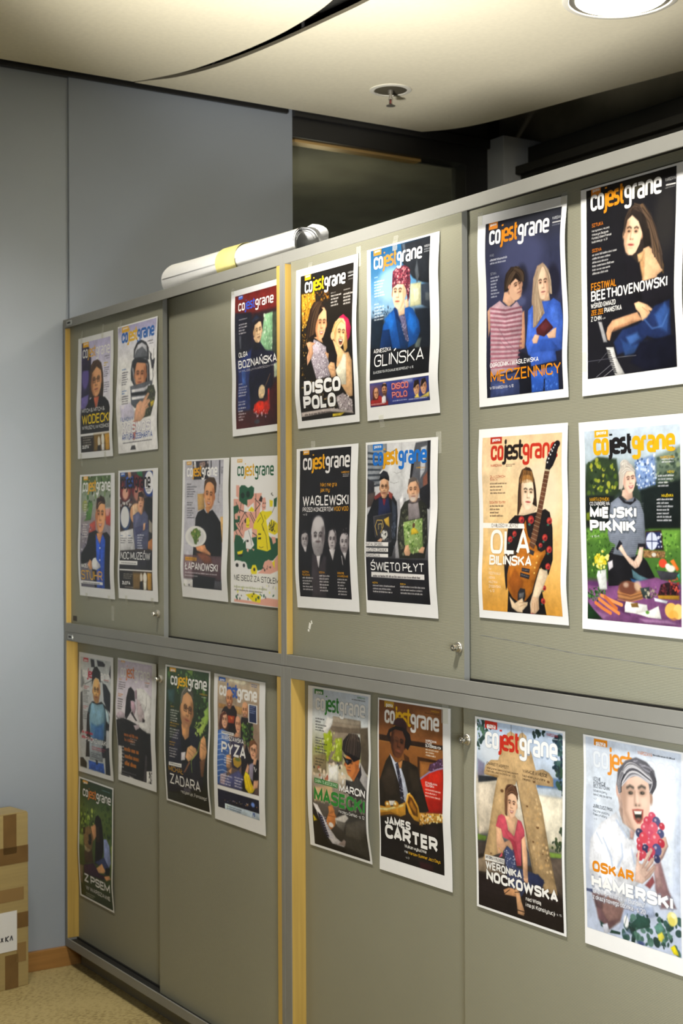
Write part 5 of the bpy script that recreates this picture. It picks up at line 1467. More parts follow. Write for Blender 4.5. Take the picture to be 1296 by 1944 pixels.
('E',13126973,1,1,(364,798,6,5,0)),
('E',7084834,0.7,1,(368,802,5,4,0)),
('P',3761752,0.7,1,(354,811,362,807,365,813,358,815)),
('P',11626526,0.7,1,(314,417,324,403,328,436,340,473,369,500,398,513,406,532,428,540,455,528,460,544,430,586,398,656,374,712,327,751,276,758,241,741,207,700,207,639,220,592,276,543,282,487)),
('P',13666098,3.4,0.8,(357,546,399,536,442,545,409,582,383,638,352,602)),
('P',8865559,3.9,0.7,(216,672,258,614,319,668,291,753,248,741)),
('L',8735003,0.5,0.6,2,(221,625,233,737)),
('L',8735003,0.5,0.6,2,(244,629,252,740)),
('L',8735003,0.5,0.6,2,(266,633,271,742)),
('L',8735003,0.5,0.6,2,(289,636,290,745)),
('L',8735003,0.5,0.6,2,(311,640,309,748)),
('P',6701358,0.5,1,(454,190,485,193,437,343,404,472,381,528,348,514,368,454,409,329)),
('L',13681058,0.2,1,1,(454,192,485,197)),
('L',13681058,0.2,1,1,(448,210,479,215)),
('L',13681058,0.2,1,1,(441,228,473,233)),
('L',13681058,0.2,1,1,(435,245,467,251)),
('L',13681058,0.2,1,1,(429,263,461,269)),
('L',13681058,0.2,1,1,(422,281,455,288)),
('L',13681058,0.2,1,1,(416,299,449,306)),
('L',13681058,0.2,1,1,(409,316,443,324)),
('L',13681058,0.2,1,1,(403,334,437,342)),
('L',13681058,0.2,1,1,(397,352,432,361)),
('L',13681058,0.2,1,1,(392,370,427,379)),
('L',13681058,0.2,1,1,(386,388,421,397)),
('L',13681058,0.2,1,1,(381,406,416,416)),
('L',13681058,0.2,1,1,(375,424,411,434)),
('L',13681058,0.2,1,1,(370,442,406,453)),
('L',13681058,0.2,1,1,(364,460,401,471)),
('L',13681058,0.2,1,1,(359,478,396,490)),
('L',13681058,0.2,1,1,(353,496,390,508)),
('P',12693906,0.2,1,(453,190,487,193,485,199,451,196)),
('P',1775902,0.7,1,(456,188,463,151,496,98,509,80,530,74,547,84,531,113,525,144,505,175,484,193)),
('E',1249559,0.7,1,(531,85,17,14,0)),
('E',13421772,0.2,1,(456,153,4,4,0)),
('E',13421772,0.2,1,(466,138,4,4,0)),
('E',13421772,0.2,1,(480,122,4,4,0)),
('E',13421772,0.2,1,(493,107,4,4,0)),
('E',13421772,0.2,1,(516,89,4,4,0)),
('E',13421772,0.2,1,(508,100,4,4,0)),
('E',13421772,0.2,1,(500,114,4,4,0)),
('E',13421772,0.2,1,(489,129,4,4,0)),
('E',13421772,0.2,1,(478,145,4,4,0)),
('E',13421772,0.2,1,(470,161,4,4,0)),
('P',2762798,0.5,1,(305,608,360,613,357,630,304,624)),
('P',2762798,0.5,1,(296,629,361,639,355,657,295,648)),
('P',3026486,0.7,1,(349,528,385,537,379,555,349,547)),
('L',10658469,0.2,1,1,(310,617,353,620)),
('L',10658469,0.2,1,1,(300,638,351,646)),
('P',2631726,1,1,(279,716,296,697,328,700,329,732,312,756,273,749)),
('P',8882058,1.5,0.7,(286,720,320,714,314,738,285,739)),
('E',14463324,0.5,1,(404,557,5,4,0)),
('E',14463324,0.5,1,(402,585,5,4,0)),
('E',14463324,0.5,1,(392,606,5,4,0)),
('E',14463324,0.5,1,(390,629,5,4,0)),
('P',15192241,1,1,(424,609,474,617,478,635,447,691,419,728,396,784,355,800,355,759,381,712)),
('P',14465430,1,1,(372,730,415,733,413,783,387,803,355,800)),
('L',11632476,0.5,1,2,(370,758,359,800)),
('L',11632476,0.5,1,2,(384,757,380,801)),
('L',11632476,0.5,1,2,(399,752,404,789)),
('P',15191209,1,1,(219,737,253,764,307,738,312,756,341,755,337,769,302,794,301,803,265,801,230,784)),
('L',11633504,0.5,1,2,(283,762,320,756)),
('L',11633504,0.5,1,2,(289,776,326,765)),
('P',15723493,0.2,1,(27,417,311,420,316,441,27,440)),
('H',10648393,'OLA',82,552,271,106,0.15,0.4),
('H',10648393,'BILIŃSKA',79,602,290,44,0.2,0.4),
('P',11611678,0,1,(85,38,164,38,164,69,85,69)),
('B',4009510,197,164,61,6.6,2),
('B',4666922,82,247,117,13.9,4),
('B',4666922,77,346,94,14.4,4),),
'txt':(
(3023390,'O MIŁOŚCI W JIDYSZ',88,436,185,16,0.1),
(15724521,'OLA',82,552,271,106,0.15),
(15723493,'BILIŃSKA',79,602,290,44,0.2),
(15589320,'W',78,626,17,12,0.12),
(15589320,'FESTIWALU',79,645,81,12,0.12),
(15589320,'NOWA',80,664,42,12,0.12),
(15589320,'MUZYKA',79,683,60,12,0.12),
(15589320,'ŻYDOWSKA',78,703,83,12,0.12),
(15589320,'- s. 12',77,722,40,12,0.12),
(15724527,'gazeta',98,58,54,14,0.2),
(12141870,'WARSZAWA',90,170,77,11,0.16),
(11616550,'DLA DZIKICH',86,219,104,11,0.12),
(11616550,'ŚWIATA',85,231,50,10,0.12),
(11616550,'DODATEK TEATRY',76,332,111,11,0.12),),
'cell':(1.3,1.15)},
'pik':{'lay':1,
'corners':((2.642,0.0395,1.7744),(2.9399,0.0395,1.7752),(2.94,0.0395,1.349),(2.6499,0.0395,1.3525)),
'wl':(0,-1.3,0,-0.6,-1.9,0),
'wr':(0,0,0,0,0,0),
'rect':(33,38,565,797),
'ops':(
('V',((40,12438748),(151,11386312),(240,3293497),(421,1778206),(439,4812590),(626,3760166),(649,5780064),(806,6830440))),
('P',2767142,3.3,1,(39,173,110,143,218,156,237,284,189,311,34,427)),
('S',(8885802,4808738,1780251,10659129,3031330),1.2,12.4,70,(46,169,137,144,211,165,217,275,51,309)),
('P',7836353,3.8,1,(323,169,426,147,450,174,430,261,348,286,323,241)),
('S',(12701927,5796781,14476267,3295603),1,7.6,110,(323,165,444,147,437,261,335,286)),
('P',5793876,5.7,0.8,(432,155,566,118,559,246,437,226)),
('S',(2767150,7833448,3754301),1.7,12.4,50,(438,164,563,131,559,263,437,261)),
('P',1252123,4.8,1,(348,281,565,246,557,428,371,434)),
('P',1251609,3.3,1,(37,299,203,302,194,421,41,422)),
('P',6846238,1.9,1,(39,370,57,365,63,403,38,398)),
('P',6855225,4.3,0.7,(40,436,173,431,172,472,39,479)),
('P',6855225,4.3,0.7,(396,433,560,432,556,506,470,517)),
('S',(3035419,7841093,4550442,2508055),0.7,6.7,120,(40,441,173,440,166,631,36,641)),
('S',(3035419,7841093,4550442,2508055),0.7,6.7,90,(434,446,560,445,558,607,431,598)),
('P',3746338,0.7,1,(376,440,462,435,474,512,369,510)),
('P',2502232,0.5,1,(380,445,456,442,464,506,376,508)),
('E',12699871,0.7,1,(410,478,31,34,0)),
('L',2502232,0.2,1,4,(411,447,410,509)),
('L',2502232,0.2,1,4,(382,478,439,478)),
('S',(13685987,),0.5,6.7,8,(442,451,462,451,463,504,443,504)),
('P',8873537,0.7,1,(363,513,480,515,481,541,362,542)),
('S',(5782822,11110232),0.5,4.8,60,(364,515,480,517,479,539,364,540)),
('E',12697013,0.7,1,(420,530,12,8,0)),
('P',1447451,1,1,(156,543,191,504,291,539,343,529,381,555,425,617,340,647,158,660)),
('P',4810867,1.2,1,(296,589,341,611,431,634,456,656,392,654,302,621)),
('P',2643598,1.9,0.8,(288,626,367,632,392,654,301,649)),
('P',13683924,1.2,1,(158,566,186,556,189,584,164,598)),
('P',7305095,0.7,1,(182,329,230,304,269,321,315,308,347,326,369,375,377,479,370,501,331,502,317,539,291,544,190,532,205,495,171,482,162,449)),
('L',9739433,0.5,0.5,2,(182,329,276,337,367,333)),
('L',9739433,0.5,0.5,2,(182,337,276,344,366,340)),
('L',9739433,0.5,0.5,2,(182,345,275,352,366,348)),
('L',9739433,0.5,0.5,2,(182,352,275,360,366,356)),
('L',9739433,0.5,0.5,2,(182,360,275,367,366,363)),
('L',9739433,0.5,0.5,2,(181,368,275,375,366,371)),
('L',9739433,0.5,0.5,2,(181,376,275,383,366,379)),
('L',9739433,0.5,0.5,2,(181,384,274,391,365,386)),
('L',9739433,0.5,0.5,2,(181,392,274,398,365,394)),
('L',9739433,0.5,0.5,2,(181,400,274,406,365,401)),
('L',9739433,0.5,0.5,2,(180,407,274,414,365,409)),
('L',9739433,0.5,0.5,2,(180,415,274,422,365,417)),
('L',9739433,0.5,0.5,2,(180,423,274,429,365,424)),
('L',9739433,0.5,0.5,2,(180,431,273,437,365,432)),
('L',9739433,0.5,0.5,2,(179,439,273,445,364,440)),
('L',9739433,0.5,0.5,2,(179,447,273,453,364,447)),
('L',9739433,0.5,0.5,2,(179,455,273,460,364,455)),
('L',9739433,0.5,0.5,2,(179,462,273,468,364,462)),
('L',9739433,0.5,0.5,2,(179,470,272,476,364,470)),
('L',9739433,0.5,0.5,2,(178,478,272,484,364,478)),
('L',9739433,0.5,0.5,2,(178,486,272,492,364,485)),
('L',9739433,0.5,0.5,2,(178,494,272,499,363,493)),
('L',9739433,0.5,0.5,2,(178,502,272,507,363,501)),
('L',9739433,0.5,0.5,2,(177,510,271,515,363,508)),
('L',9739433,0.5,0.5,2,(177,518,271,523,363,516)),
('L',9739433,0.5,0.5,2,(177,526,271,530,363,524)),
('P',2236970,0.7,1,(226,307,240,302,269,325,309,326,319,308,328,321,295,339,256,330)),
('P',1776418,0.7,1,(208,509,229,476,246,490,218,518)),
('P',1776418,0.7,1,(334,488,373,488,373,506,331,511)),
('P',14202274,1,1,(250,280,303,267,309,312,276,321,246,302)),
('P',14927025,1,1,(222,509,239,494,271,535,310,557,330,534,341,502,363,501,356,551,336,579,316,586,283,567)),
('L',11634547,0.5,1,2,(317,552,329,579)),
('L',11634547,0.5,1,2,(303,557,316,577)),
('P',12432813,1.2,1,(234,261,229,211,244,180,271,167,304,182,320,205,270,221,257,257,243,284)),
('E',11117214,1.4,1,(264,181,27,20,0)),
('E',13683908,1.4,1,(261,174,18,12,0)),
('F',14925225,12161667,(287,240,36,52),-1,0.25,-6,1,0,8857142,2234129,-1),
('P',12695985,1.2,1,(232,257,233,211,264,185,304,186,320,209,277,208,254,234,247,275)),
('K',(14473424,9866887,12432809),0.6,40,2.4,(264,176,234,211,229,275),(274,190,254,221,249,271)),
('K',(14473424,9866887),0.6,30,2.4,(241,193,271,170,320,207),(252,216,274,201,316,209)),
('K',(14473424,9866887),0.6,24,2.4,(241,175,258,162,271,185),(284,177,271,163,251,194)),
('P',7817079,1.9,1,(35,660,151,669,301,640,431,616,561,638,561,792,32,802)),
('P',10646434,3.3,0.7,(59,755,164,777,130,794,45,765)),
('P',4793933,3.3,0.7,(165,721,253,697,286,770,219,755)),
('P',11635377,2.4,0.6,(339,780,492,775,553,789,365,792)),
('P',1256983,1.9,1,(32,728,66,755,123,794,32,800)),
('S',(1784091,3762226,2773282,4818749),0.5,7.6,80,(34,679,124,661,158,683,109,724,38,718)),
('L',14189381,0.5,1,14,(102,714,161,742,219,765)),
('L',13662013,0.5,1,14,(81,730,126,751,171,767)),
('L',14454356,0.5,1,14,(116,699,177,717,236,731)),
('L',12675122,0.5,1,14,(137,703,172,727,206,747)),
('P',14212316,1,1,(90,620,98,601,147,594,149,646,151,674,106,676)),
('S',(14667837,15195236,13678886,15459210),0.7,10.5,60,(68,564,86,535,129,520,163,542,154,585,105,596,70,587)),
('L',4548662,0.5,1,4,(109,581,115,610)),
('P',10646349,1,1,(210,681,227,652,268,636,327,643,360,665,353,701,287,714,220,708)),
('E',6831406,2.4,1,(271,664,52,29,0)),
('E',13679010,2.9,0.7,(327,652,19,19,0)),
('E',14206129,2.4,0.6,(261,651,15,10,0)),
('L',11630405,0.5,1,3,(212,681,287,691,356,674)),
('L',7817514,0.5,1,3,(212,688,287,697,356,680)),
('L',11630405,0.5,1,3,(212,696,287,704,356,687)),
('L',7817514,0.5,1,3,(211,703,287,710,356,693)),
('L',11630405,0.5,1,3,(211,711,287,717,356,700)),
('P',14671836,0.7,1,(253,735,260,716,378,723,385,750,339,762,253,758)),
('P',14934751,0.7,1,(313,759,391,745,442,724,458,773,391,772)),
('P',7821354,1.2,1,(287,723,326,717,333,735,293,737)),
('E',5801785,1,1,(381,752,10,7,0)),
('E',14657876,1,1,(511,738,34,29,0)),
('E',15186284,1,1,(548,740,26,29,0)),
('E',13668918,1.9,0.6,(523,755,26,19,0)),
('P',10647334,1,1,(436,679,554,678,554,696,443,697)),
('P',2627355,1.2,1,(439,684,456,642,493,632,543,639,554,678)),
('S',(4791074,1773331,6826546),0.5,7.6,50,(443,679,462,642,543,639,554,678)),
('S',(11615538,8858150,13130821),0.5,6.7,34,(494,623,558,612,558,664,530,666)),
('P',3289657,1,1,(432,589,555,594,531,621,456,624)),
('E',13124910,0.7,1,(468,561,22,17,0)),
('P',13658150,1,1,(507,552,525,544,555,581,543,590)),
('E',13683908,1.4,1,(510,580,23,13,0)),
('P',3770231,1,1,(543,603,558,594,558,625)),
('E',14671056,1.2,1,(494,572,13,11,0)),
('P',2766390,1.2,1,(340,661,392,654,398,699,359,697)),
('S',(12695970,4800822,9603703),0.7,6.7,30,(360,660,430,652,430,693,372,700)),
('P',13685983,1,1,(417,694,493,703,486,713,423,707)),
('P',14198039,0,1,(93,36,173,36,173,67,93,67)),
('B',13948124,467,169,67,10.9,2),
('B',13948124,446,232,85,12.7,4),
('B',13948124,439,322,86,13.2,7),
('H',3028541,'MIEJSKI',60,390,266,45,0.28,0.5),
('H',3028541,'PIKNIK',58,446,267,49,0.28,0.5),),
'txt':(
(15724527,'gazeta',105,55,56,14,0.2),
('M',14198039,1775899,14198039,84,138,456,68,0.26),
(13672990,'WARSZAWA',459,165,75,11,0.16),
(13678878,'MENU',497,220,35,10,0.14),
(14203166,'MAJÓWKA',465,310,62,11,0.15),
(13670935,'MARTA DYMEK:',60,322,114,15,0.12),
(14671843,'CO ZABIORĘ NA',60,339,115,15,0.12),
(15724527,'MIEJSKI',60,390,266,45,0.28),
(15724527,'PIKNIK',58,446,267,49,0.28),
(13948120,'- s. 10-11',59,467,52,9,0.13),),
'cell':(1.3,1.15)},
'pac':{'lay':1,
'corners':((0.0205,0.0395,1.116),(0.3159,0.0395,1.1168),(0.3147,0.0395,0.699),(0.0148,0.0395,0.6928)),
'wl':(0,1.1,2.2,3.9,2.2,0),
'wr':(0,0,1.6,6.4,5.9,0),
'rect':(28,30,551,809),
'ops':(
('V',((8,13225680),(208,13686231),(460,12765132),(814,13422800))),
('P',2566967,1.5,1,(314,36,421,41,458,58,446,74,334,78)),
('P',2566967,1.5,1,(206,36,270,37,283,87,220,92)),
('P',2566964,1.3,1,(416,188,472,194,547,248,562,386,492,358,439,308)),
('P',2566964,1.3,1,(489,444,568,485,570,500,495,503)),
('L',4673109,0.8,1,4,(54,125,108,219,234,183,410,179,473,224)),
('P',9475998,1.5,1,(40,106,95,215,58,249,42,240)),
('P',4080718,1.5,1,(39,282,71,269,96,534,38,581)),
('P',2566964,1.3,1,(545,57,554,61,554,152,520,129)),
('P',2238256,1,1,(30,740,85,733,148,762,145,803,28,801)),
('P',2369328,1,1,(480,629,568,614,547,809,466,809)),
('M',15724527,12722750,15724527,67,169,464,49,0.24),
('P',1710882,1,1,(132,723,152,604,163,425,197,355,252,325,340,332,402,316,478,344,560,417,562,486,506,482,500,577,488,693,424,700)),
('P',9486037,1,1,(198,370,240,336,329,343,427,329,463,376,469,570,231,586,205,462)),
('P',5277630,4.1,0.9,(232,474,342,488,465,451,469,575,238,595)),
('P',3435440,3.6,0.7,(305,502,442,473,456,577,290,590)),
('P',4482937,1.3,1,(181,403,197,360,239,326,228,347,211,420)),
('P',4482937,1.3,1,(453,347,483,394,495,543,476,545)),
('P',12769763,1.3,1,(469,355,532,389,553,462,501,442)),
('P',15183993,1,1,(264,293,363,274,359,323,328,333,277,322)),
('F',15711865,12155207,(312,248,61,85),1,0,0,0,1,11884366,2825751,9462336),
('P',1842982,1,1,(236,224,233,132,271,88,321,81,378,115,385,191,347,164,297,158,257,181)),
('P',10661045,1.5,1,(205,594,443,578,433,729,202,735)),
('P',2842306,1.3,1,(182,743,304,744,444,737,453,806,183,803)),
('S',(4093406,2246553),1.3,10.3,20,(188,747,443,742,447,804,183,803)),
('P',1842722,1,1,(307,723,344,729,341,754,315,757)),
('P',2238265,1.3,1,(416,631,480,634,475,694,425,690)),
('P',13378105,0,1,(80,34,168,34,168,60,80,60)),
('B',10630206,436,166,85,9.1,1),
('B',5264734,444,176,70,8.1,1),
('B',12733269,95,235,89,12.4,2),
('B',5856871,90,264,102,11.3,8),
('B',12733269,95,374,70,12.3,2),
('B',5856871,97,410,70,12.2,5),
('B',13378114,70,561,213,35.9,2),
('H',7043458,'PACKOWIAK',138,615,367,38,0.15,0.6),
('B',12728651,248,644,243,14.2,2),
('B',3751495,233,686,169,13.3,3),),
'txt':(
(15724527,'gazeta',94,57,61,16,0.2),
(15724527,'PACKOWIAK',138,615,367,38,0.15),),
'cell':(2.8,1.7)},
'kis':{'lay':1,
'corners':((0.3517,0.0395,1.1202),(0.6494,0.0395,1.1216),(0.6475,0.0395,0.7127),(0.3524,0.0395,0.7106)),
'wl':(0,2.7,9.1,5.3,-1.1,0),
'wr':(0,0,3.6,5.1,1.5,0),
'rect':(7,15,530,799),
'ops':(
('V',((-9,12498384),(40,13945821),(254,14867430),(400,15394538),(548,15724527))),
('P',15724527,3.5,1,(306,187,415,182,538,233,549,462,430,467,343,408)),
('P',2038301,1.3,1,(152,349,160,259,180,198,217,182,276,209,295,276,250,270,233,312,247,340,165,408,144,385)),
('P',13676738,1.5,1,(228,273,284,277,310,318,290,365,258,343,233,312)),
('P',2629925,1.3,1,(235,356,258,343,289,370,332,399,310,402)),
('P',10387345,1.5,1,(286,203,318,191,314,254,298,256)),
('P',15724527,2,1,(306,187,393,179,461,211,468,288,431,340,430,399,365,401,334,350,319,254)),
('P',14271179,3.5,0.7,(319,254,358,260,431,340,441,392,365,401,334,350)),
('L',8086637,0.3,1,2,(367,293,388,284)),
('P',3353134,1.3,1,(409,372,447,382,441,400,409,401)),
('P',2039069,1.3,1,(1,425,120,402,210,408,310,421,430,457,549,458,528,797,49,803,6,637)),
('S',(2170655,3354161),1.3,12.1,26,(6,400,167,383,210,413,23,453)),
('P',13089218,1.3,1,(276,435,354,422,364,445,308,466)),
('P',15724527,2,1,(343,413,473,394,539,464,474,466)),
('P',14864605,3,1,(19,383,78,357,145,370,132,401,27,412)),
('P',15724527,1.5,1,(15,600,67,604,52,792,6,799)),
('P',6905961,2,0.6,(439,616,461,618,440,797,395,798)),
('P',15724527,0.8,1,(173,788,259,798,225,808,184,801)),
('P',15724527,0.8,1,(448,723,532,711,528,797,446,801)),
('S',(2170141,),0.3,13.1,9,(487,725,526,722,523,798,484,795)),
('P',14261851,0,1,(54,14,118,14,118,28,54,28)),
('B',14253879,31,146,45,9.9,1),
('B',4537413,27,166,108,14.8,4),
('B',14253879,35,246,70,12.8,2),
('B',4537413,35,281,75,16.3,5),
('B',13069623,424,139,70,10.6,1),
('B',6905961,429,153,64,10.6,2),
('B',13660705,120,522,220,35.7,2),
('B',13091527,211,536,104,17.2,3),
('B',14844957,103,626,230,49.1,3),
('B',15724527,29,608,72,23.2,7),
('B',7169645,61,775,222,20.2,2),),
'txt':(
('M',15724527,14842657,15724527,53,125,445,62,0.16),
(15724527,'gazeta',64,27,45,9,0.2),),
'cell':(2.8,1.7)},
'zad':{'lay':0,
'corners':((0.7649,0.0155,1.1316),(1.0649,0.0155,1.1341),(1.0667,0.0155,0.7132),(0.7688,0.0155,0.7106)),
'wl':(0,2.6,5.2,7.2,4.6,0),
'wr':(0,1.9,1.9,6.9,7.5,0),
'rect':(19,11,575,829),
'ops':(
('V',((-12,3230504),(227,2636323),(454,1910304),(859,1513745))),
('S',(2109723,4351281,6062914,1252627,3230504,6656079),1.5,21.2,90,(20,12,577,11,591,423,473,437,391,135,216,139,35,370)),
('P',7772482,1.5,1,(287,18,374,6,363,47,325,33)),
('P',3231567,2.9,1,(36,154,139,139,129,233,51,217)),
('P',9680728,2.4,1,(513,242,578,202,577,280,536,295)),
('P',1973805,1.8,1,(61,485,172,379,234,350,297,377,345,349,456,382,473,437,551,540,506,714,34,782)),
('P',3223879,4.1,0.7,(99,457,198,388,228,465,151,532)),
('P',1250073,2.4,1,(224,408,301,428,337,407,379,561,252,578)),
('P',13736293,1.5,1,(227,344,332,333,331,413,283,436,243,406)),
('F',14328948,8936506,(296,254,83,112),1,0.15,8,0,1,11161929,2628373,10646097),
('P',5328194,1.2,1,(218,219,223,149,278,116,340,111,379,142,382,204,355,166,292,143,245,170,231,218)),
('P',15460335,0.9,1,(236,516,293,506,285,556,233,566)),
('P',14921595,1.2,1,(292,538,317,478,365,458,427,470,448,496,405,530,329,562)),
('L',10053954,0.6,1,3,(342,481,430,504)),
('L',10053954,0.6,1,3,(331,505,392,526)),
('P',14328430,1.2,1,(474,454,483,413,516,384,541,401,566,476,551,517,515,544,478,521)),
('L',10053954,0.6,1,3,(490,429,546,445)),
('L',10053954,0.6,1,3,(486,452,548,467)),
('P',7754037,2.4,1,(478,538,551,517,526,627,495,631)),
('L',9811791,0.6,1,5,(472,426,453,484,367,552,377,619)),
('P',11191388,1.5,1,(393,344,454,349,500,316,547,311,513,354,470,398,443,361)),
('P',10075220,1.5,1,(477,290,536,262,577,269,559,315,500,316)),
('S',(12046697,8956487),0.9,11.8,20,(380,328,560,282,538,362,422,403)),
('P',9921858,1.8,1,(262,634,342,555,354,565,288,630)),
('P',6644082,2.9,0.7,(252,727,342,720,351,748,260,755)),
('P',2369571,1.5,1,(34,782,259,767,249,826,25,829)),
('K',(7762535,3091750,10065288),0.6,24,2.9,(290,109,223,155,218,219),(291,135,245,170,230,206)),
('K',(7762535,3091750,10065288),0.6,30,2.9,(230,166,303,97,382,175),(261,163,316,136,369,165)),
('P',14919200,0,1,(61,13,145,13,145,38,61,38)),
('B',14342865,486,161,64,10.1,1),
('B',13737252,85,254,47,13.9,1),
('B',14605014,81,276,111,15.7,5),
('B',13737252,79,354,118,16.3,2),
('B',14605014,77,392,126,16.3,4),
('B',13737252,76,471,81,15.1,2),
('B',14605014,74,509,110,16.5,4),
('P',15724527,0.3,1,(62,593,239,586,235,609,60,614)),
('B',5789780,74,603,151,11.8,1),),
'txt':(
(15724527,'gazeta',75,35,58,15,0.2),
('M',15724527,15447840,15724527,76,118,476,56,0.22),
(14329376,'WARSZAWA',464,148,94,11,0.14),
(12619808,'MICHAŁ',57,649,202,33,0.14),
(15724527,'ZADARA',68,725,414,63,0.14),
(15724523,'reżyseruje „Fantazego”',213,764,346,19,0.12),),
'cell':(2.4,1.7)},
'pyz':{'lay':0,
'corners':((1.0886,0.0155,1.1314),(1.3897,0.0155,1.1306),(1.3877,0.0155,0.7069),(1.0893,0.0155,0.7067)),
'wl':(0,1.9,1.3,3.8,2.5,0),
'wr':(0,1.8,0.6,2.4,3,0),
'rect':(45,12,530,764),
'ops':(
('V',((-3,12956826),(155,11245185),(368,9862507),(635,5390657),(743,1448492))),
('P',15722446,3.8,1,(193,13,413,14,349,41,171,31)),
('P',11838088,3.8,0.7,(46,53,272,48,264,150,60,149)),
('P',11830601,1.6,1,(61,166,152,167,129,191,60,193)),
('P',12358230,1.6,1,(253,162,341,163,330,207,264,203)),
('M',15724527,2053812,15724527,65,119,440,59,0.24),
('P',2300445,1.1,1,(94,211,129,180,175,170,242,163,275,191,271,320,171,332,104,286)),
('P',11813155,1.1,1,(168,225,252,221,240,265,172,267)),
('P',15177281,1.4,1,(196,232,229,231,218,251)),
('F',14063211,9854781,(187,131,37,55),1,0,0,1,0,10965063,2562580,6504752),
('E',15182721,2.2,0.8,(184,94,31,16,0)),
('F',14657405,10971977,(371,176,35,47),1,-0.1,-3,1,0,10965063,2562580,8740677),
('P',2038303,1.4,1,(329,217,395,215,458,234,456,350,315,346,317,251)),
('S',(3166759,5406008,2045978,8759113),1.1,13.2,70,(328,249,458,240,466,338,404,388,326,335)),
('P',5386279,1.4,1,(58,291,76,235,117,203,157,215,173,256,171,310,68,333)),
('F',15447186,11828575,(127,256,36,47),1,0.05,0,1,0,10965063,2562580,-1),
('P',6501415,1.1,1,(75,284,88,228,129,205,168,225,151,221,111,231,93,276)),
('P',4287412,1.1,1,(34,327,103,308,171,321,195,383,153,578,59,635,31,623)),
('L',14082031,0.5,0.8,4,(40,348,102,335,165,341)),
('L',14082031,0.5,0.8,4,(41,378,104,364,166,370)),
('L',14082031,0.5,0.8,4,(42,408,105,394,167,400)),
('L',14082031,0.5,0.8,4,(44,437,106,424,169,429)),
('L',14082031,0.5,0.8,4,(45,467,107,454,170,459)),
('L',14082031,0.5,0.8,4,(46,497,109,483,171,489)),
('L',14082031,0.5,0.8,4,(46,527,109,513,171,518)),
('L',14082031,0.5,0.8,4,(45,558,108,543,171,548)),
('L',14082031,0.5,0.8,4,(44,588,107,573,170,578)),
('F',15182729,11564118,(286,265,30,47),1,0,0,0,0,10965063,2562580,-1),
('P',14064248,1.4,1,(261,310,305,316,272,352,238,345)),
('P',3157577,1.6,1,(193,340,348,337,353,469,299,519,222,514)),
('P',14065520,1.4,1,(153,453,208,440,199,523,154,523)),
('P',14657400,1.1,1,(176,542,222,514,210,553)),
('P',14068549,0.8,1,(232,464,264,438,319,437,331,478,288,510,244,500)),
('E',11833908,1.6,1,(282,476,44,27,0)),
('E',6517812,1.1,1,(287,462,31,9,0)),
('P',1907233,1.6,1,(381,359,415,408,522,436,525,550,461,639,331,643,331,472)),
('P',10130091,1.4,1,(418,471,470,453,461,560,418,545)),
('S',(15724527,),0.5,7.7,6,(460,470,503,475,493,518,461,518)),
('P',7620908,1.1,1,(409,372,424,338,466,328,504,349,505,375,456,361,420,392)),
('F',15184014,11236438,(463,389,37,49),1,-0.1,5,0,1,10965063,2562580,-1),
('P',7620908,1.1,1,(409,382,418,344,472,330,504,355,467,351,425,372)),
('P',15185042,1.1,1,(470,432,506,422,492,466,460,465)),
('P',15715875,1.1,1,(359,548,376,514,419,529,451,577,493,592,461,623,418,635,375,610)),
('L',11833874,0.5,1,3,(386,544,429,628)),
('L',11833874,0.5,1,3,(408,546,461,612)),
('P',15184014,1.1,1,(376,514,401,468,418,482,408,525)),
('P',15184014,1.1,1,(472,553,523,545,514,589,461,602)),
('P',5396105,2.7,1,(59,630,153,578,299,519,353,549,331,632,59,635)),
('P',14068651,2.2,0.7,(84,571,154,551,129,625,71,622)),
('P',15724527,0.3,1,(30,637,541,629,541,655,29,662)),
('P',1185326,0.5,1,(41,660,541,654,537,727,129,734,127,767,42,770)),
('S',(15191689,13535557,10136543),0.3,4.4,40,(102,711,514,683,513,699,112,726)),
('E',7641839,2.2,1,(460,689,20,13,0)),
('P',12965607,0.5,1,(129,731,537,727,535,769,127,767)),
('B',4016483,151,746,176,12.1,3),
('P',15724527,0,1,(408,135,507,135,507,239,408,239)),
('P',2042966,0,1,(417,139,497,139,497,235,417,235)),
('B',9872334,422,149,69,11.5,4),
('P',2318268,0,1,(58,15,137,15,137,37,58,37)),
('B',3165850,439,27,63,10.4,2),
('P',15724527,0.3,1,(89,321,234,319,233,335,89,337)),
('B',5657174,96,329,130,9.8,1),
('H',4276566,'PYZA',93,450,285,70,0.19,0.5),
('B',15723503,130,472,89,14,3),
('B',15197163,84,574,136,16.5,4),
('B',15197163,248,569,104,16.2,4),),
'txt':(
(4022187,'PB',455,753,27,21,0.2),
(15724527,'gazeta',71,35,54,14,0.2),
(15724527,'WARSZAWSKA',90,368,259,26,0.16),
(15724527,'PYZA',93,450,285,70,0.19),),
'cell':(2.4,1.7)},
'mas':{'lay':1,
'corners':((1.575,0.0395,1.1389),(1.8724,0.0395,1.1417),(1.8771,0.0395,0.7205),(1.5824,0.0395,0.7172)),
'wl':(0,2.4,4.3,6.7,5.5,0),
'wr':(0,2.3,1.8,10,11.1,0),
'rect':(47,11,576,827),
'ops':(
('V',((-5,11977427),(119,13884389),(223,13554638),(342,10592624),(440,13550253),(564,7366495),(845,1250069))),
('P',9536628,2.6,1,(252,140,507,139,516,201,426,211,398,273,361,287,337,379,197,387,205,195)),
('P',7365461,2.6,1,(195,191,409,184,570,167,581,397,519,395,507,202,252,220)),
('P',10852744,2.1,1,(252,140,503,140,503,164,252,170)),
('P',5721408,3.6,1,(503,183,574,166,576,398,507,368)),
('P',11124266,2.6,1,(195,196,242,231,241,311,179,389,157,240)),
('P',10334770,2.6,1,(270,253,335,241,335,360,271,368)),
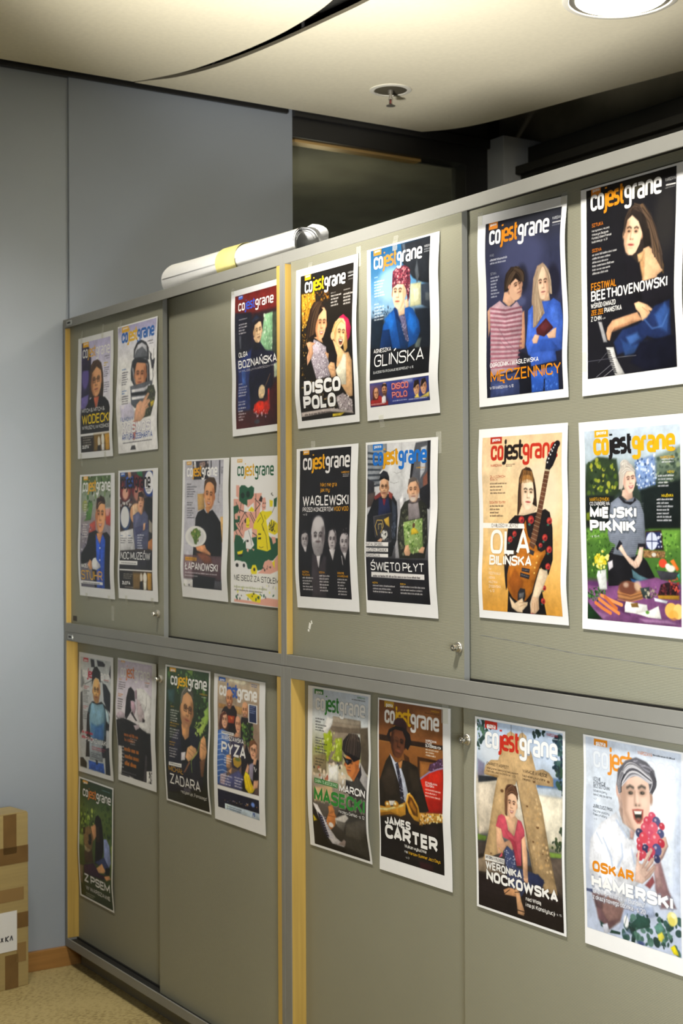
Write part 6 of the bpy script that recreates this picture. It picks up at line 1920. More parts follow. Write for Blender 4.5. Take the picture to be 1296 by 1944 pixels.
('S',(12241470,9543982,14148484),1.8,12.4,50,(56,302,242,211,335,261,327,371,72,387)),
('P',15724527,2.6,1,(195,146,252,150,243,181,195,236,138,232)),
('P',8417359,3.6,0.8,(57,363,185,338,191,438,60,455)),
('S',(15720394,15198183,11362118,3025970,14666413),1.5,15.4,60,(59,414,363,361,372,464,61,481)),
('P',15724519,3.1,1,(208,406,300,379,307,468,221,469)),
('P',14662280,5.1,0.8,(66,526,252,490,270,578,72,597)),
('P',11381161,1.3,1,(500,344,554,391,578,412,590,483,492,477,436,460)),
('P',2630956,1.5,1,(435,455,484,400,506,358,520,405,491,467)),
('P',3947064,1.5,1,(380,448,453,448,486,419,583,484,611,596,578,824,351,785,361,684,287,656,326,605,439,573)),
('P',5196614,3.6,1,(382,671,567,612,584,678,516,737,370,732)),
('P',2434346,1.5,1,(380,453,408,459,458,501,440,514,385,512)),
('P',12480570,1.3,1,(414,419,480,361,500,383,453,448,424,432)),
('F',13269566,9522981,(426,363,58,64),1,-0.4,0,0,0,10571076,2431251,-1),
('E',12479538,1,1,(474,343,19,19,0)),
('P',1578267,1.3,1,(334,300,344,255,381,226,444,209,498,223,507,270,499,330,443,351,406,331,361,322)),
('S',(6247243,3024933,9535604),0.8,6.2,50,(362,238,480,203,510,241,479,244,389,245)),
('K',(5194298,854797,7364435),0.6,70,3.1,(399,214,344,260,336,300),(480,210,514,260,499,325)),
('P',1381143,0.8,1,(338,330,370,341,424,341,424,354,391,373,372,365)),
('P',4082527,1,1,(371,348,396,350,390,365,374,362)),
('P',13533254,1.3,1,(187,681,220,631,268,623,292,650,272,698,229,725,190,727)),
('E',15722467,1.3,1,(233,699,24,13,0)),
('L',9522981,0.5,1,3,(209,653,277,652)),
('P',13534283,1.5,1,(211,607,250,591,278,622,219,646)),
('P',13552326,2.1,1,(277,657,383,621,411,637,363,674,284,686)),
('P',7367783,2.6,1,(287,666,382,666,355,715,292,695)),
('P',14933987,1.3,1,(57,609,102,613,202,709,271,759,351,785,339,797,226,796,157,747)),
('P',2171190,1,1,(100,649,149,667,202,765,170,786,130,731)),
('L',11382222,0.3,1,3,(129,670,184,669)),
('L',11382222,0.3,1,3,(137,682,191,681)),
('L',11382222,0.3,1,3,(144,694,198,693)),
('L',11382222,0.3,1,3,(151,706,205,705)),
('L',11382222,0.3,1,3,(158,719,211,717)),
('L',11382222,0.3,1,3,(164,731,218,730)),
('L',11382222,0.3,1,3,(171,743,225,742)),
('L',11382222,0.3,1,3,(178,755,231,754)),
('L',11382222,0.3,1,3,(185,767,238,766)),
('P',1315607,1,1,(56,625,90,645,155,758,187,803,356,804,352,830,38,834)),
('P',13547041,1.5,1,(54,671,96,696,54,707)),
('P',9404540,2.1,1,(284,792,347,756,364,763,350,790)),
('P',3047478,0.3,1,(74,476,306,478,306,502,74,502)),
('H',4077110,'MARCIN',322,515,241,39,0.2,0.5),
('H',15195078,'MASECKI',70,596,493,72,0.23,0.35),
('P',2781234,0,1,(65,12,153,12,153,38,65,38)),
('O',9542049,79,121,471,64,0.2),
('B',3290682,424,39,122,8.8,1),
('B',3027514,78,169,88,15.3,2),
('B',3553854,78,200,107,14.2,3),
('B',3027514,78,269,92,14.3,2),
('B',3553854,78,297,111,15.3,4),
('B',3946030,79,378,87,15.2,3),),
'txt':(
(14151635,'ZAGRA TO JESZCZE RAZ',82,497,215,15,0.14),
(15724527,'MARCIN',322,515,241,39,0.2),
(3049526,'MASECKI',70,596,493,72,0.23),
(15724527,'na placu Defilad - s. 12',318,621,245,15,0.13),
(15724527,'gazeta',79,36,61,17,0.2),
('M',15724527,3048498,15724527,79,121,471,64,0.2),
(4097090,'WARSZAWA',474,28,73,10,0.16),),
'cell':(1.7,1.35)},
'car':{'lay':1,
'corners':((1.9047,0.0395,1.1386),(2.2023,0.0395,1.1416),(2.206,0.0395,0.72),(1.9086,0.0395,0.7165)),
'wl':(0,1.9,2.5,1.3,-1.3,0),
'wr':(0,1.2,0.6,4.3,1.2,0),
'rect':(11,9,534,774),
'ops':(
('V',((-18,7291425),(162,8343081),(217,9263145),(387,7554591),(512,3220765),(739,1315349))),
('P',9395245,10.4,0.6,(308,28,526,17,526,134,292,160)),
('P',2824979,1.6,1,(14,177,89,177,292,180,538,176,538,196,291,205,16,206)),
('P',10775861,0.8,1,(16,206,534,201,533,206,16,211)),
('P',4992279,1.6,1,(221,248,264,263,272,292,229,288)),
('P',3941139,1,1,(333,250,524,251,524,261,350,268,349,362,333,335)),
('P',10511921,3.6,0.8,(358,277,458,274,441,311,357,346)),
('M',15724527,15053841,15724527,59,117,448,65,0.22),
('P',12854549,1,1,(354,357,424,313,491,290,532,282,539,488,410,502,366,410)),
('P',9377039,5.2,0.7,(426,441,537,429,539,488,427,500)),
('L',9404324,0.8,1,9,(354,352,424,313,491,290,536,279)),
('P',5124426,1,1,(416,304,433,272,475,262,492,245,529,236,532,275,491,285,441,306)),
('S',(9400224,3481918,6177378),0.5,6.2,34,(420,299,442,271,529,236,532,275,458,296)),
('P',2432793,1.3,1,(6,512,12,408,70,302,106,267,168,306,203,281,264,283,332,300,357,361,400,444,427,495,305,518,51,567)),
('P',3944743,5.7,0.7,(31,390,96,314,141,339,174,457,74,471)),
('P',3484449,5.2,0.7,(263,314,323,316,366,420,289,421)),
('P',13489641,0.8,1,(106,262,150,298,185,298,228,369,256,435,236,488,184,405,132,310)),
('P',12091210,1,1,(172,300,212,280,202,321,181,324)),
('P',2960702,0.8,1,(150,308,172,295,202,377,227,480,196,489,180,395)),
('S',(7303047,1381661,10526896),0.3,4.7,60,(154,307,172,297,206,377,227,480,199,486,182,395)),
('F',6173985,2823953,(174,198,60,78),-1,0.15,8,0,0,11297358,854022,-1),
('E',7291433,3.6,0.6,(161,174,26,21,0)),
('P',1774871,1,1,(78,178,98,145,151,124,222,122,274,152,285,191,256,229,230,217,240,181,213,143,151,140,107,160,107,206)),
('P',4072233,1.3,1,(133,121,142,100,169,83,213,80,244,100,248,134,196,122)),
('P',13472561,1,1,(-1,526,53,526,146,512,236,478,234,539,188,556,98,550,-1,580)),
('P',15719827,1.6,1,(1,539,72,531,218,491,218,501,71,544,1,549)),
('P',9395737,1.6,1,(0,565,98,545,188,551,97,558,-1,583)),
('E',12354345,1,1,(82,511,26,16,0)),
('E',15721908,1,1,(78,509,10,7,0)),
('E',12354345,1,1,(151,501,26,16,0)),
('E',15721908,1,1,(146,499,10,7,0)),
('P',15591905,1.3,1,(92,492,147,484,128,510,100,514)),
('P',14524469,0.8,1,(236,478,245,442,267,429,298,444,341,483,353,521,342,557,303,554,261,525)),
('P',6042897,2.1,1,(252,476,263,444,289,451,332,494,335,534,296,530)),
('P',12353317,2.6,0.7,(263,485,280,462,324,500,326,530)),
('L',15720860,0.5,1,4,(239,473,252,438,271,431)),
('P',13473602,1.3,1,(349,512,539,488,538,531,441,542,345,572)),
('S',(15720868,7293461,11303721,15583347,14012877),0.5,8.3,90,(349,514,539,490,538,529,354,570)),
('P',1643799,3.6,1,(8,584,232,570,345,577,525,533,529,766,16,769)),
('P',2431773,4.1,0.6,(389,565,491,549,504,605,403,612)),
('P',4068637,4.1,0.6,(337,742,447,742,447,772,345,776)),
('P',12358433,0,1,(58,11,138,11,138,40,58,40)),
('B',4072725,393,40,114,7.9,1),
('B',14803421,399,211,99,12.9,3),
('B',15719897,395,398,119,14.8,3),),
'txt':(
(15724527,'gazeta',71,37,56,18,0.2),
(13474849,'WARSZAWA',441,29,66,9,0.14),
(15724525,'WARSZAWA',400,171,85,11,0.17),
(15724525,'TYLKO',400,184,48,11,0.17),
(15724525,'DLA DOROSŁYCH',400,196,119,12,0.17),
(15719897,'STANISŁAWA',394,368,94,10,0.17),
(15719897,'CELIŃSKA',395,381,69,11,0.17),
(15724527,'JAMES',51,610,220,41,0.26),
(15724527,'CARTER',49,678,438,68,0.25),
(15592937,'Wulkan wybuchnie',215,698,179,16,0.14),
(15592937,'na',215,723,25,13,0.14),
(14527521,'Warsaw Summer Jazz Days',246,725,258,15,0.14),
(13750737,'- s. 3',220,748,33,9,0.14),),
'cell':(1.7,1.35),
'tape':((275,6,26,60),)},
'nok':{'lay':0,
'corners':((2.3234,0.0155,1.1398),(2.6225,0.0155,1.1406),(2.6231,0.0155,0.7198),(2.3264,0.0155,0.719)),
'wl':(0,2,4.7,2,0,0),
'wr':(0,0.6,1.9,4.5,2.6,0),
'rect':(15,10,579,829),
'ops':(
('V',((-14,11387356),(147,12438753),(227,10662337),(268,13156785),(399,13946041),(480,10658427),(516,5066072),(603,3748398),(808,1774867))),
('E',14476267,15.8,0.7,(127,135,94,63,0)),
('P',5797794,3.7,1,(412,214,579,195,579,239,420,257)),
('P',11386320,3.7,0.8,(412,254,575,239,576,278,420,292)),
('P',6840447,3.7,0.7,(24,185,70,200,71,251,26,268)),
('P',3027513,2.1,1,(30,257,169,243,170,258,30,289)),
('P',14471357,5.3,1,(30,289,162,270,117,484,22,521)),
('P',14670020,5.3,1,(413,283,576,278,579,478,490,479)),
('P',7837249,2.1,1,(475,512,580,502,579,522,489,534)),
('P',6850361,2.1,1,(13,517,82,516,72,539,12,544)),
('S',(2769213,3758157,1781290,5074776),0.8,13.7,60,(17,13,109,-2,134,31,77,84,27,111)),
('S',(2769229,1780281,3758164),1.1,14.8,60,(516,37,579,15,579,190,516,160,546,107)),
('S',(2769213,1781290),0.8,11.6,22,(388,28,479,7,457,39,396,47)),
('S',(2241078,3296569),1.1,13.7,26,(531,158,579,142,579,268,546,239)),
('S',(3293478,2767146),1.1,11.6,22,(490,484,570,387,581,385,580,492,513,505)),
('S',(3756357,2769213),1.1,10.5,8,(20,101,44,104,40,141,21,143)),
('P',2761758,2.1,1,(14,596,79,569,84,646,15,659)),
('P',4800829,2.1,1,(16,554,72,539,61,598,14,607)),
('P',5786949,2.6,1,(474,542,587,520,581,678,529,659)),
('P',8877924,2.1,1,(13,628,69,607,200,665,15,681)),
('P',1971993,2.1,1,(16,691,200,676,580,688,579,828,14,830)),
('L',920075,0.5,0.6,2,(16,718,580,698)),
('L',920075,0.5,0.6,2,(15,741,579,723)),
('L',920075,0.5,0.6,2,(15,765,578,748)),
('L',920075,0.5,0.6,2,(15,789,577,772)),
('L',920075,0.5,0.6,2,(14,813,575,797)),
('L',920075,0.5,0.6,2,(14,837,574,822)),
('P',4803924,1.6,1,(350,535,381,539,387,593,356,594)),
('P',13084537,0.8,1,(222,52,247,38,275,48,295,64,307,42,326,35,350,47,358,81,385,118,412,184,457,173,494,182,520,203,523,237,412,244,451,327,490,469,547,680,468,682,393,622,344,445,289,246,281,263,210,278,154,353,127,430,50,627,100,476,161,249,67,239,79,204,115,178,164,172,184,128)),
('P',13084537,0.8,1,(161,249,289,241,211,314,234,413,168,423,154,581,50,627,119,432)),
('P',14670024,0.8,1,(287,247,299,270,366,532,351,514,305,401,282,395,298,321)),
('L',5785913,0.5,1,3,(289,246,321,348,367,501,400,621)),
('P',11636059,0.8,1,(71,241,169,240,161,249,71,246)),
('E',6834478,0.8,1,(193,301,11,7,0)),
('E',6834478,0.8,1,(358,342,6,4,0)),
('E',6834478,0.8,1,(426,420,9,6,0)),
('E',6834478,0.8,1,(398,485,6,4,0)),
('E',6834478,0.8,1,(491,221,8,5,0)),
('E',6834478,0.8,1,(481,548,6,4,0)),
('E',6834478,0.8,1,(401,234,6,4,0)),
('E',6834478,0.8,1,(108,587,5,3,0)),
('E',6834478,0.8,1,(459,526,4,3,0)),
('S',(12425832,13808775),2.6,9.5,60,(366,240,412,244,475,472,530,634,411,584,352,393)),
('L',3750209,0.3,1,2,(250,11,251,59)),
('L',3750209,0.3,1,2,(322,28,326,60)),
('P',3621220,1.1,1,(197,552,238,529,278,548,283,613,394,617,462,633,453,665,344,693,311,735,223,707)),
('S',(12698840,5791875),0.3,3.7,70,(201,557,271,534,275,615,224,671)),
('P',2633809,2.1,1,(346,631,425,616,466,643,438,668,361,664)),
('P',14199175,1.1,1,(149,463,188,461,191,502,206,520,240,504,271,513,279,532,254,547,222,532,188,570,154,581,148,530)),
('P',14199175,1.1,1,(320,479,344,470,358,543,357,644,337,664,326,640)),
('P',13652838,0.8,1,(147,461,165,414,189,402,218,410,232,464,272,483,297,407,321,413,340,446,342,470,320,489,316,602,284,608,270,544,248,507,195,501,184,467)),
('P',11614541,2.6,0.7,(208,468,240,493,280,507,308,598,284,605,255,521)),
('P',13652838,1.1,1,(162,595,188,564,187,585)),
('L',12687933,0.5,1,3,(164,553,192,569)),
('P',14463374,1.3,1,(210,406,274,391,297,407,268,483,240,468)),
('F',14924186,12158824,(256,348,36,58),-1,0.05,2,1,0,10110277,2234129,-1),
('P',5781802,1.1,1,(211,334,213,288,242,271,285,267,299,300,296,331,286,310,258,299,231,318,228,362,226,404,214,400)),
('E',4795938,1.3,1,(254,284,35,19,0)),
('P',12684900,1.1,1,(190,729,231,710,272,712,295,723,279,742,198,748)),
('P',12883567,1.1,1,(268,703,296,707,310,755,332,796,324,813,284,812,275,742)),
('L',2628375,0.5,1,3,(267,724,299,717)),
('L',2628375,0.5,1,4,(277,796,332,796,336,811)),
('L',2628375,0.5,1,3,(189,750,231,721)),
('P',14199175,1.1,1,(326,651,357,644,360,669,333,669)),
('K',(7820349,3744279,9332813),0.6,24,2.1,(258,267,213,303,212,396),(250,280,228,311,221,394)),
('K',(7820349,3744279,9332813),0.6,24,2.1,(234,285,266,265,299,321),(231,311,262,291,290,309)),
('P',12397083,0,1,(70,11,156,11,156,43,70,43)),
('O',8886965,73,128,476,71,0.22),
('B',13687011,486,41,62,8.8,1),
('P',15197665,0.3,1,(65,598,201,595,199,619,64,623)),
('H',5062973,'WERONIKA',68,659,247,35,0.22,0.5),
('H',4010546,'NOCKOWSKA',72,711,476,47,0.25,0.5),),
'txt':(
(15724527,'gazeta',84,41,59,21,0.2),
('M',15461871,12398110,15461871,73,128,476,71,0.22),
(11086378,'WARSZAWA',480,31,69,13,0.14),
(3615259,'CHARNETT MOFFETT',86,202,148,13,0.12),
(4667174,'Amerykański basista na Warszawskim',87,219,211,9,0.12),
(4667174,'Festiwalu „Jazz na Starówce” - s. 3',87,232,193,9,0.12),
(3615259,'WAKACJE W MIEŚCIE',327,203,156,14,0.12),
(4667174,'Nadrabiamy kulturalne',327,221,145,10,0.12),
(4667174,'zaległości - s. 6',327,235,84,10,0.12),
(3025450,'AKTORKA W PLENERZE',70,614,124,14,0.13),
(15198181,'WERONIKA',68,659,247,35,0.22),
(15724525,'NOCKOWSKA',72,711,476,47,0.25),
(14671322,'nad Wisłą',340,743,99,17,0.16),
(14671322,'i na pl. Konstytucji',339,769,185,18,0.16),
(12895428,'- s. 15',528,764,40,9,0.14),),
'cell':(1.3,1.15)},
'ham':{'lay':0,
'corners':((2.6766,0.0155,1.142),(2.9635,0.0155,1.1399),(2.9624,0.0155,0.7225),(2.679,0.0155,0.7213)),
'wl':(0,-0.7,2.8,3.5,0.7,0),
'wr':(0,0.7,2,3.4,2,0),
'rect':(15,7,558,773),
'ops':(
('V',((-25,12963807),(184,13292769),(435,13555427),(689,11582418))),
('E',14936045,20.9,0.8,(455,192,103,136,0)),
('E',11056074,13.1,0.6,(31,435,37,209,0)),
('P',10529987,10.5,0.6,(532,103,560,103,562,536,521,534)),
('O',11318211,60,123,468,66,0.18),
('M',14015717,14059818,14015717,60,123,468,66,0.18),
('P',14606825,2.1,1,(37,527,47,411,109,338,200,282,276,341,313,385,328,412,334,532,265,591,217,667,56,634)),
('L',10071246,2.6,0.7,7,(125,397,171,461,178,501)),
('L',10071246,2.6,0.7,7,(231,399,239,449,209,495)),
('L',10071246,2.6,0.7,7,(291,414,306,462)),
('L',10071246,2.6,0.7,7,(86,383,117,419)),
('L',10071246,2.6,0.7,7,(201,313,261,369)),
('P',12305876,2.1,0.8,(200,282,276,341,298,367,276,376,224,329)),
('P',8742755,3.7,1,(48,625,103,624,196,620,240,652,216,709,138,762,84,722,69,672)),
('P',6769748,4.2,0.8,(71,651,146,724,208,700,138,757,88,726)),
('P',4608114,1.3,1,(13,616,57,612,56,626,16,626)),
('P',4733249,4.7,0.6,(56,628,119,626,109,680,69,678)),
('P',10662094,3.7,1,(248,640,405,613,418,645,254,711,207,741)),
('P',13545632,2.1,1,(222,248,362,207,370,285,306,343,238,317,215,270)),
('F',14071718,10519154,(305,198,88,135),-1,0.1,-8,2,0,10506312,2960682,-1),
('P',11046789,2.6,0.8,(212,164,233,247,238,307,223,289,212,230)),
('E',13082769,1.3,1,(207,190,12,31,0)),
('P',5987171,1.6,1,(199,171,206,114,251,73,311,52,369,62,412,90,423,123,405,160,390,182,379,134,347,114,303,126,258,142,228,172,217,209)),
('L',10526892,1,0.7,5,(212,159,251,93,318,64)),
('L',10526892,1,0.7,5,(235,155,296,97,362,77)),
('L',10526892,1,0.7,5,(288,123,347,89,398,102)),
('L',10526892,1,0.7,5,(228,121,273,85,303,66)),
('L',10526892,1,0.7,5,(362,97,398,122,405,146)),
('L',10526892,1,0.7,5,(333,76,391,83,416,114)),
('K',(13092814,3223865,8750477,5263447,14342879),0.75,110,3.7,(202,175,259,49,423,128),(226,177,295,114,387,143)),
('K',(13092814,2763313,8750477),0.7,30,3.1,(212,209,197,161,228,116),(225,197,224,162,243,129)),
('K',(13092814,2763313,8750477),0.7,30,3.1,(401,181,430,137,398,92),(387,173,405,136,380,110)),
('P',11570565,2.1,1,(280,335,306,343,298,372,280,370)),
('P',10519170,1.6,1,(422,366,478,336,491,363,465,412,436,442,415,416)),
('P',13544604,1.6,1,(450,336,478,331,489,364,450,420,429,444)),
('P',8742763,3.7,1,(415,446,451,430,493,530,533,591,448,609,421,540)),
('P',11571597,3.1,0.7,(408,458,436,442,465,526,436,532)),
('E',12536933,0.8,1,(402,267,21,18,0)),
('E',15058890,1,0.6,(396,261,5,4,0)),
('E',12272727,0.8,1,(378,291,24,21,0)),
('E',15058890,1,0.6,(371,284,6,5,0)),
('E',5263478,0.8,1,(426,283,22,20,0)),
('E',15058890,1,0.6,(420,277,6,5,0)),
('E',11549000,0.8,1,(456,295,16,14,0)),
('E',15058890,1,0.6,(452,291,4,3,0)),
('E',12800099,0.8,1,(364,318,24,21,0)),
('E',15058890,1,0.6,(357,312,6,5,0)),
('E',3751259,0.8,1,(333,341,21,18,0)),
('E',15058890,1,0.6,(327,335,5,4,0)),
('E',13064043,0.8,1,(410,308,25,22,0)),
('E',15058890,1,0.6,(403,301,6,5,0)),
('E',4738162,0.8,1,(450,324,19,17,0)),
('E',15058890,1,0.6,(444,318,5,4,0)),
('E',12536933,0.8,1,(393,336,21,18,0)),
('E',15058890,1,0.6,(387,330,5,4,0)),
('E',12797524,0.8,1,(357,355,25,22,0)),
('E',15058890,1,0.6,(349,347,6,5,0)),
('E',13260647,0.8,1,(424,349,26,24,0)),
('E',15058890,1,0.6,(416,342,7,6,0)),
('E',11022657,0.8,1,(454,360,19,17,0)),
('E',15058890,1,0.6,(448,354,5,4,0)),
('E',12534868,0.8,1,(335,373,18,16,0)),
('E',15058890,1,0.6,(330,368,4,4,0)),
('E',12799071,0.8,1,(393,373,22,20,0)),
('E',15058890,1,0.6,(386,367,6,5,0)),
('E',11549004,0.8,1,(339,395,21,18,0)),
('E',15058890,1,0.6,(333,389,5,4,0)),
('E',3224919,0.8,1,(368,395,19,17,0)),
('E',15058890,1,0.6,(362,390,5,4,0)),
('E',4738170,0.8,1,(430,389,26,24,0)),
('E',15058890,1,0.6,(423,381,7,6,0)),
('E',11551060,0.8,1,(400,399,21,18,0)),
('E',15058890,1,0.6,(394,393,5,4,0)),
('E',11549000,0.8,1,(335,431,18,16,0)),
('E',15058890,1,0.6,(330,426,4,4,0)),
('E',12010580,0.8,1,(357,420,18,16,0)),
('E',15058890,1,0.6,(352,414,4,4,0)),
('E',10498372,0.8,1,(393,425,19,17,0)),
('E',15058890,1,0.6,(388,420,5,4,0)),
('E',3224919,0.8,1,(431,423,18,16,0)),
('E',15058890,1,0.6,(425,418,4,4,0)),
('P',14071720,1,1,(305,532,313,480,324,413,335,406,332,457,350,458,379,408,400,387,407,395,382,437,364,466,400,424,418,421,411,442,379,478,415,446,426,459,394,500,349,534)),
('L',10057326,1,0.8,4,(350,473,386,422)),
('L',10057326,1,0.8,4,(372,479,408,438)),
('L',10057326,1,0.8,4,(365,506,415,461)),
('P',8734796,2.1,1,(364,536,408,492,418,515,392,545)),
('S',(2243897,3758928,5010021,1715499,2772038),1,20.9,90,(214,771,292,672,433,632,490,640,557,596,555,768,443,759,214,781)),
('P',2969672,1.3,1,(284,699,330,659,381,663,388,692,321,716)),
('P',5735802,1.6,1,(409,687,446,659,467,684,437,721)),
('P',2243895,0.8,1,(161,752,215,750,214,760,153,766)),
('P',7768488,2.6,0.6,(222,759,268,723,283,745)),
('P',2243897,1.3,1,(92,730,146,745,145,760,99,750)),
('P',13554401,1.6,1,(107,743,138,731,153,764,122,776)),
('E',14935529,1.6,1,(250,701,15,24,0)),
('L',2770497,0.5,1,2,(238,724,259,669)),
('E',14603913,1.3,1,(511,635,28,26,0)),
('E',13550427,1.8,0.8,(507,646,18,18,0)),
('E',15328695,1.6,1,(518,621,13,10,0)),
('P',13551436,1.3,1,(427,713,452,697,466,714,448,738,433,732)),
('P',13549342,1,1,(497,747,519,732,539,757,542,769,514,768)),
('E',4017270,1.6,1,(334,767,21,9,0)),
('P',14058522,0,1,(66,9,146,9,146,35,66,35)),
('B',2961721,405,33,119,11.8,1),
('H',8752544,'HAMERSKI',50,603,467,52,0.28,0.7),
('H',9542060,'Gra w „Pożarze w Burdelu”',55,625,305,19,0.13,0.6),
('H',7763589,'z okazji nowego odcinka - s. 20',54,650,305,19,0.13,0.6),),
'txt':(
(15724527,'gazeta',78,34,56,18,0.2),
(13532733,'WARSZAWA',321,39,80,14,0.13),
(2765113,'LETNIE',59,176,45,14,0.13),
(2765113,'ATRAKCJE',60,191,73,14,0.13),
(2765113,'BEZ GOTÓWKI',60,205,98,14,0.13),
(4739159,'Gdzie możemy',60,221,82,10,0.12),
(4739159,'bawić się za darmo',61,236,110,10,0.12),
(7041658,'- s. 3',61,252,19,7,0.12),
(2765113,'JUBILEUSZ PKIN',62,284,113,14,0.13),
(4739159,'Huczne urodziny',63,301,96,10,0.12),
(4739159,'Pałacu Kultury',63,315,82,10,0.12),
(7041658,'- s. 12',64,331,23,7,0.12),
(14058778,'OSKAR',58,538,245,44,0.26),
(15724527,'HAMERSKI',50,603,467,52,0.28),
(14606825,'Gra w „Pożarze w Burdelu”',55,625,305,19,0.13),
(14606825,'z okazji nowego odcinka - s. 20',54,650,305,19,0.13),),
'cell':(1.3,1.15)},
'pse':{'lay':1,
'corners':((0.015,0.0395,0.6737),(0.3124,0.0395,0.6752),(0.3162,0.0395,0.2546),(0.0224,0.0395,0.254)),
'wl':(0,2.9,4.6,6.9,4,0),
'wr':(0,1.7,2.8,4.4,6.1,0),
'rect':(23,11,577,827),
'ops':(
('V',((-30,2570543),(99,3229738),(202,6058809),(410,5268529),(837,2897429))),
('S',(10534725,7902774,4546343,12900452,2571037),1.6,18.2,60,(32,184,292,176,281,303,44,395)),
('S',(3888428,5271094,2571042),1.6,18.2,50,(381,152,582,131,587,415,436,365)),
('P',12242542,3.2,0.7,(24,399,98,397,101,471,27,473)),
('P',9545045,2.1,1,(562,394,593,394,600,669,573,623)),
('P',1906711,1.6,1,(287,271,306,236,344,220,396,242,415,291,436,370,438,442,401,553,297,562,308,361)),
('P',14853491,1.9,1,(222,318,293,290,320,317,321,369,270,409,243,372)),
('P',3746335,2.1,1,(307,309,358,295,386,400,322,411)),
('P',9203269,1.6,1,(97,365,150,330,202,316,236,342,270,394,246,477,155,493,107,449)),
('P',2563866,1.3,1,(184,382,223,365,244,409,225,423,192,423)),
('P',3746850,1.3,1,(83,346,123,334,125,382,91,393)),
('P',5060903,2.1,1,(115,500,246,472,271,556,122,590)),
('P',13548177,1.6,0.7,(114,463,168,475,233,479,182,504,129,498)),
('P',1906709,1.3,1,(179,425,238,420,232,442,193,449)),
('P',9214926,1.6,1,(442,369,486,361,537,399,565,511,528,554,452,533)),
('P',3884398,1.6,1,(297,551,452,491,541,552,478,600,362,560)),
('P',3874102,1.9,1,(100,605,271,562,387,618,478,611,452,647,102,663)),
('P',15709565,1.3,1,(322,589,414,540,478,580,452,600,361,613)),
('P',14853491,1.3,1,(452,621,541,598,567,619,491,644)),
('P',1907991,1.6,1,(478,559,553,545,541,598,478,606)),
('P',10519150,2.7,0.7,(24,614,93,611,62,746,15,734)),
('P',15706683,0,1,(72,15,160,15,160,32,72,32)),
('B',7905450,403,42,138,9.2,1),
('B',12895413,109,801,167,14.4,2),),
'txt':(
(15724527,'gazeta',87,36,61,15,0.2),
('M',15724527,14844460,15724527,77,124,478,51,0.2),
(15724527,'Z PSEM',100,719,452,58,0.2),
(15724527,'W WARSZAWIE',120,772,425,28,0.15),),
'cell':(2.8,1.7)}}
LABELS = {'wod': 'poster of a long-haired man in glasses and black jacket, large yellow headline',
'kos': 'poster of a man in a grey and white space helmet, blue and yellow masthead',
'stu': 'poster of a smiling man in a bright blue shirt and black blazer holding a cup',
'noc': 'poster of a woman with folded arms among round portraits',
'boz': 'dark red poster of a painted woman in black, partly behind the jamb',
'lap': 'poster of a smiling man in a black shirt holding out a white plate of food',
'sie': 'white poster with green, pink and yellow cartoon figures, partly behind the jamb',
'dis': 'poster of a laughing couple, woman in crimson beret, white two-line headline',
'gli': 'poster of a woman in knitted hat and blue jacket, violet banner along the bottom',
'wag': 'black and white poster with four male heads under a wide white headline',
'swi': 'poster of two men holding record sleeves, with three white caption strips',
'mec': 'poster of a boy in striped top leaning to a girl in blue sweater',
'bee': 'dark poster of a dark-haired woman seated at piano keys, skirt deep blue',
'ola': 'orange poster of a woman in a dark floral dress holding an electric guitar',
'pik': 'poster of a blonde woman in grey sweater at a picnic on purple cloth',
'pac': 'poster of a bearded man in dark cap and pale blue sweater, background white and navy',
'kis': 'pale lilac and black poster of two figures kissing, with an orange headline',
'zad': 'dark green poster of a grey-haired man in glasses handling a leafy twig',
'pyz': 'poster of five people with noodles and herbs, navy night-sky banner along the bottom',
'mas': 'poster of a man in sunglasses playing a keyboard outdoors, large green headline',
'car': 'brown poster of a man in hat and dark suit with a golden saxophone',
'nok': 'poster of a woman in a pink top sitting before a giant wooden letter',
'ham': 'pale blue poster of an open-mouthed grey-haired man holding a cluster of grapes',
'pse': 'small-bordered dark green poster of a long-haired woman hugging a dog'}
W_, H_ = 297., 420.
def spline(k, t):
    x = np.clip(np.asarray(t, float), 0, 1) * 5; i = np.minimum(x.astype(int), 4); f = x - i; k = np.array(k, float); K = np.concatenate([[k[0]], k, [k[-1]]])
    p0, p1, p2, p3 = K[i], K[i + 1], K[i + 2], K[np.minimum(i + 3, 7)]
    return .5 * (2 * p1 + (p2 - p0) * f + (2 * p0 - 5 * p1 + 4 * p2 - p3) * f ** 2 + (3 * p1 - p0 - 3 * p2 + p3) * f ** 3)
def grid_faces(nx, ny):
    i = np.arange(ny - 1)[:, None]; j = np.arange(nx - 1)[None, :]; a = i * nx + j
    return np.stack([a + nx, a + nx + 1, a + 1, a], -1).reshape(-1, 4)
def grid_mesh(name, verts, faces, smooth=True):
    me = bpy.data.meshes.new(name); me.vertices.add(len(verts)); me.vertices.foreach_set('co', np.asarray(verts, np.float32).ravel())
    me.loops.add(faces.size); me.loops.foreach_set('vertex_index', faces.ravel().astype(np.int32)); me.polygons.add(len(faces))
    me.polygons.foreach_set('loop_start', np.arange(0, faces.size, 4, dtype=np.int32)); me.polygons.foreach_set('loop_total', np.full(len(faces), 4, np.int32))
    me.update(calc_edges=True); me.validate()
    if smooth: me.polygons.foreach_set('use_smooth', np.ones(len(faces), bool))
    return me
def ink(me, cols):
    a = me.color_attributes.new('ink', 'FLOAT_COLOR', 'POINT'); c = np.ones((len(cols), 4), np.float32); c[:, :3] = to_lin(np.clip(cols, 0, 1)); a.data.foreach_set('color', c.ravel())
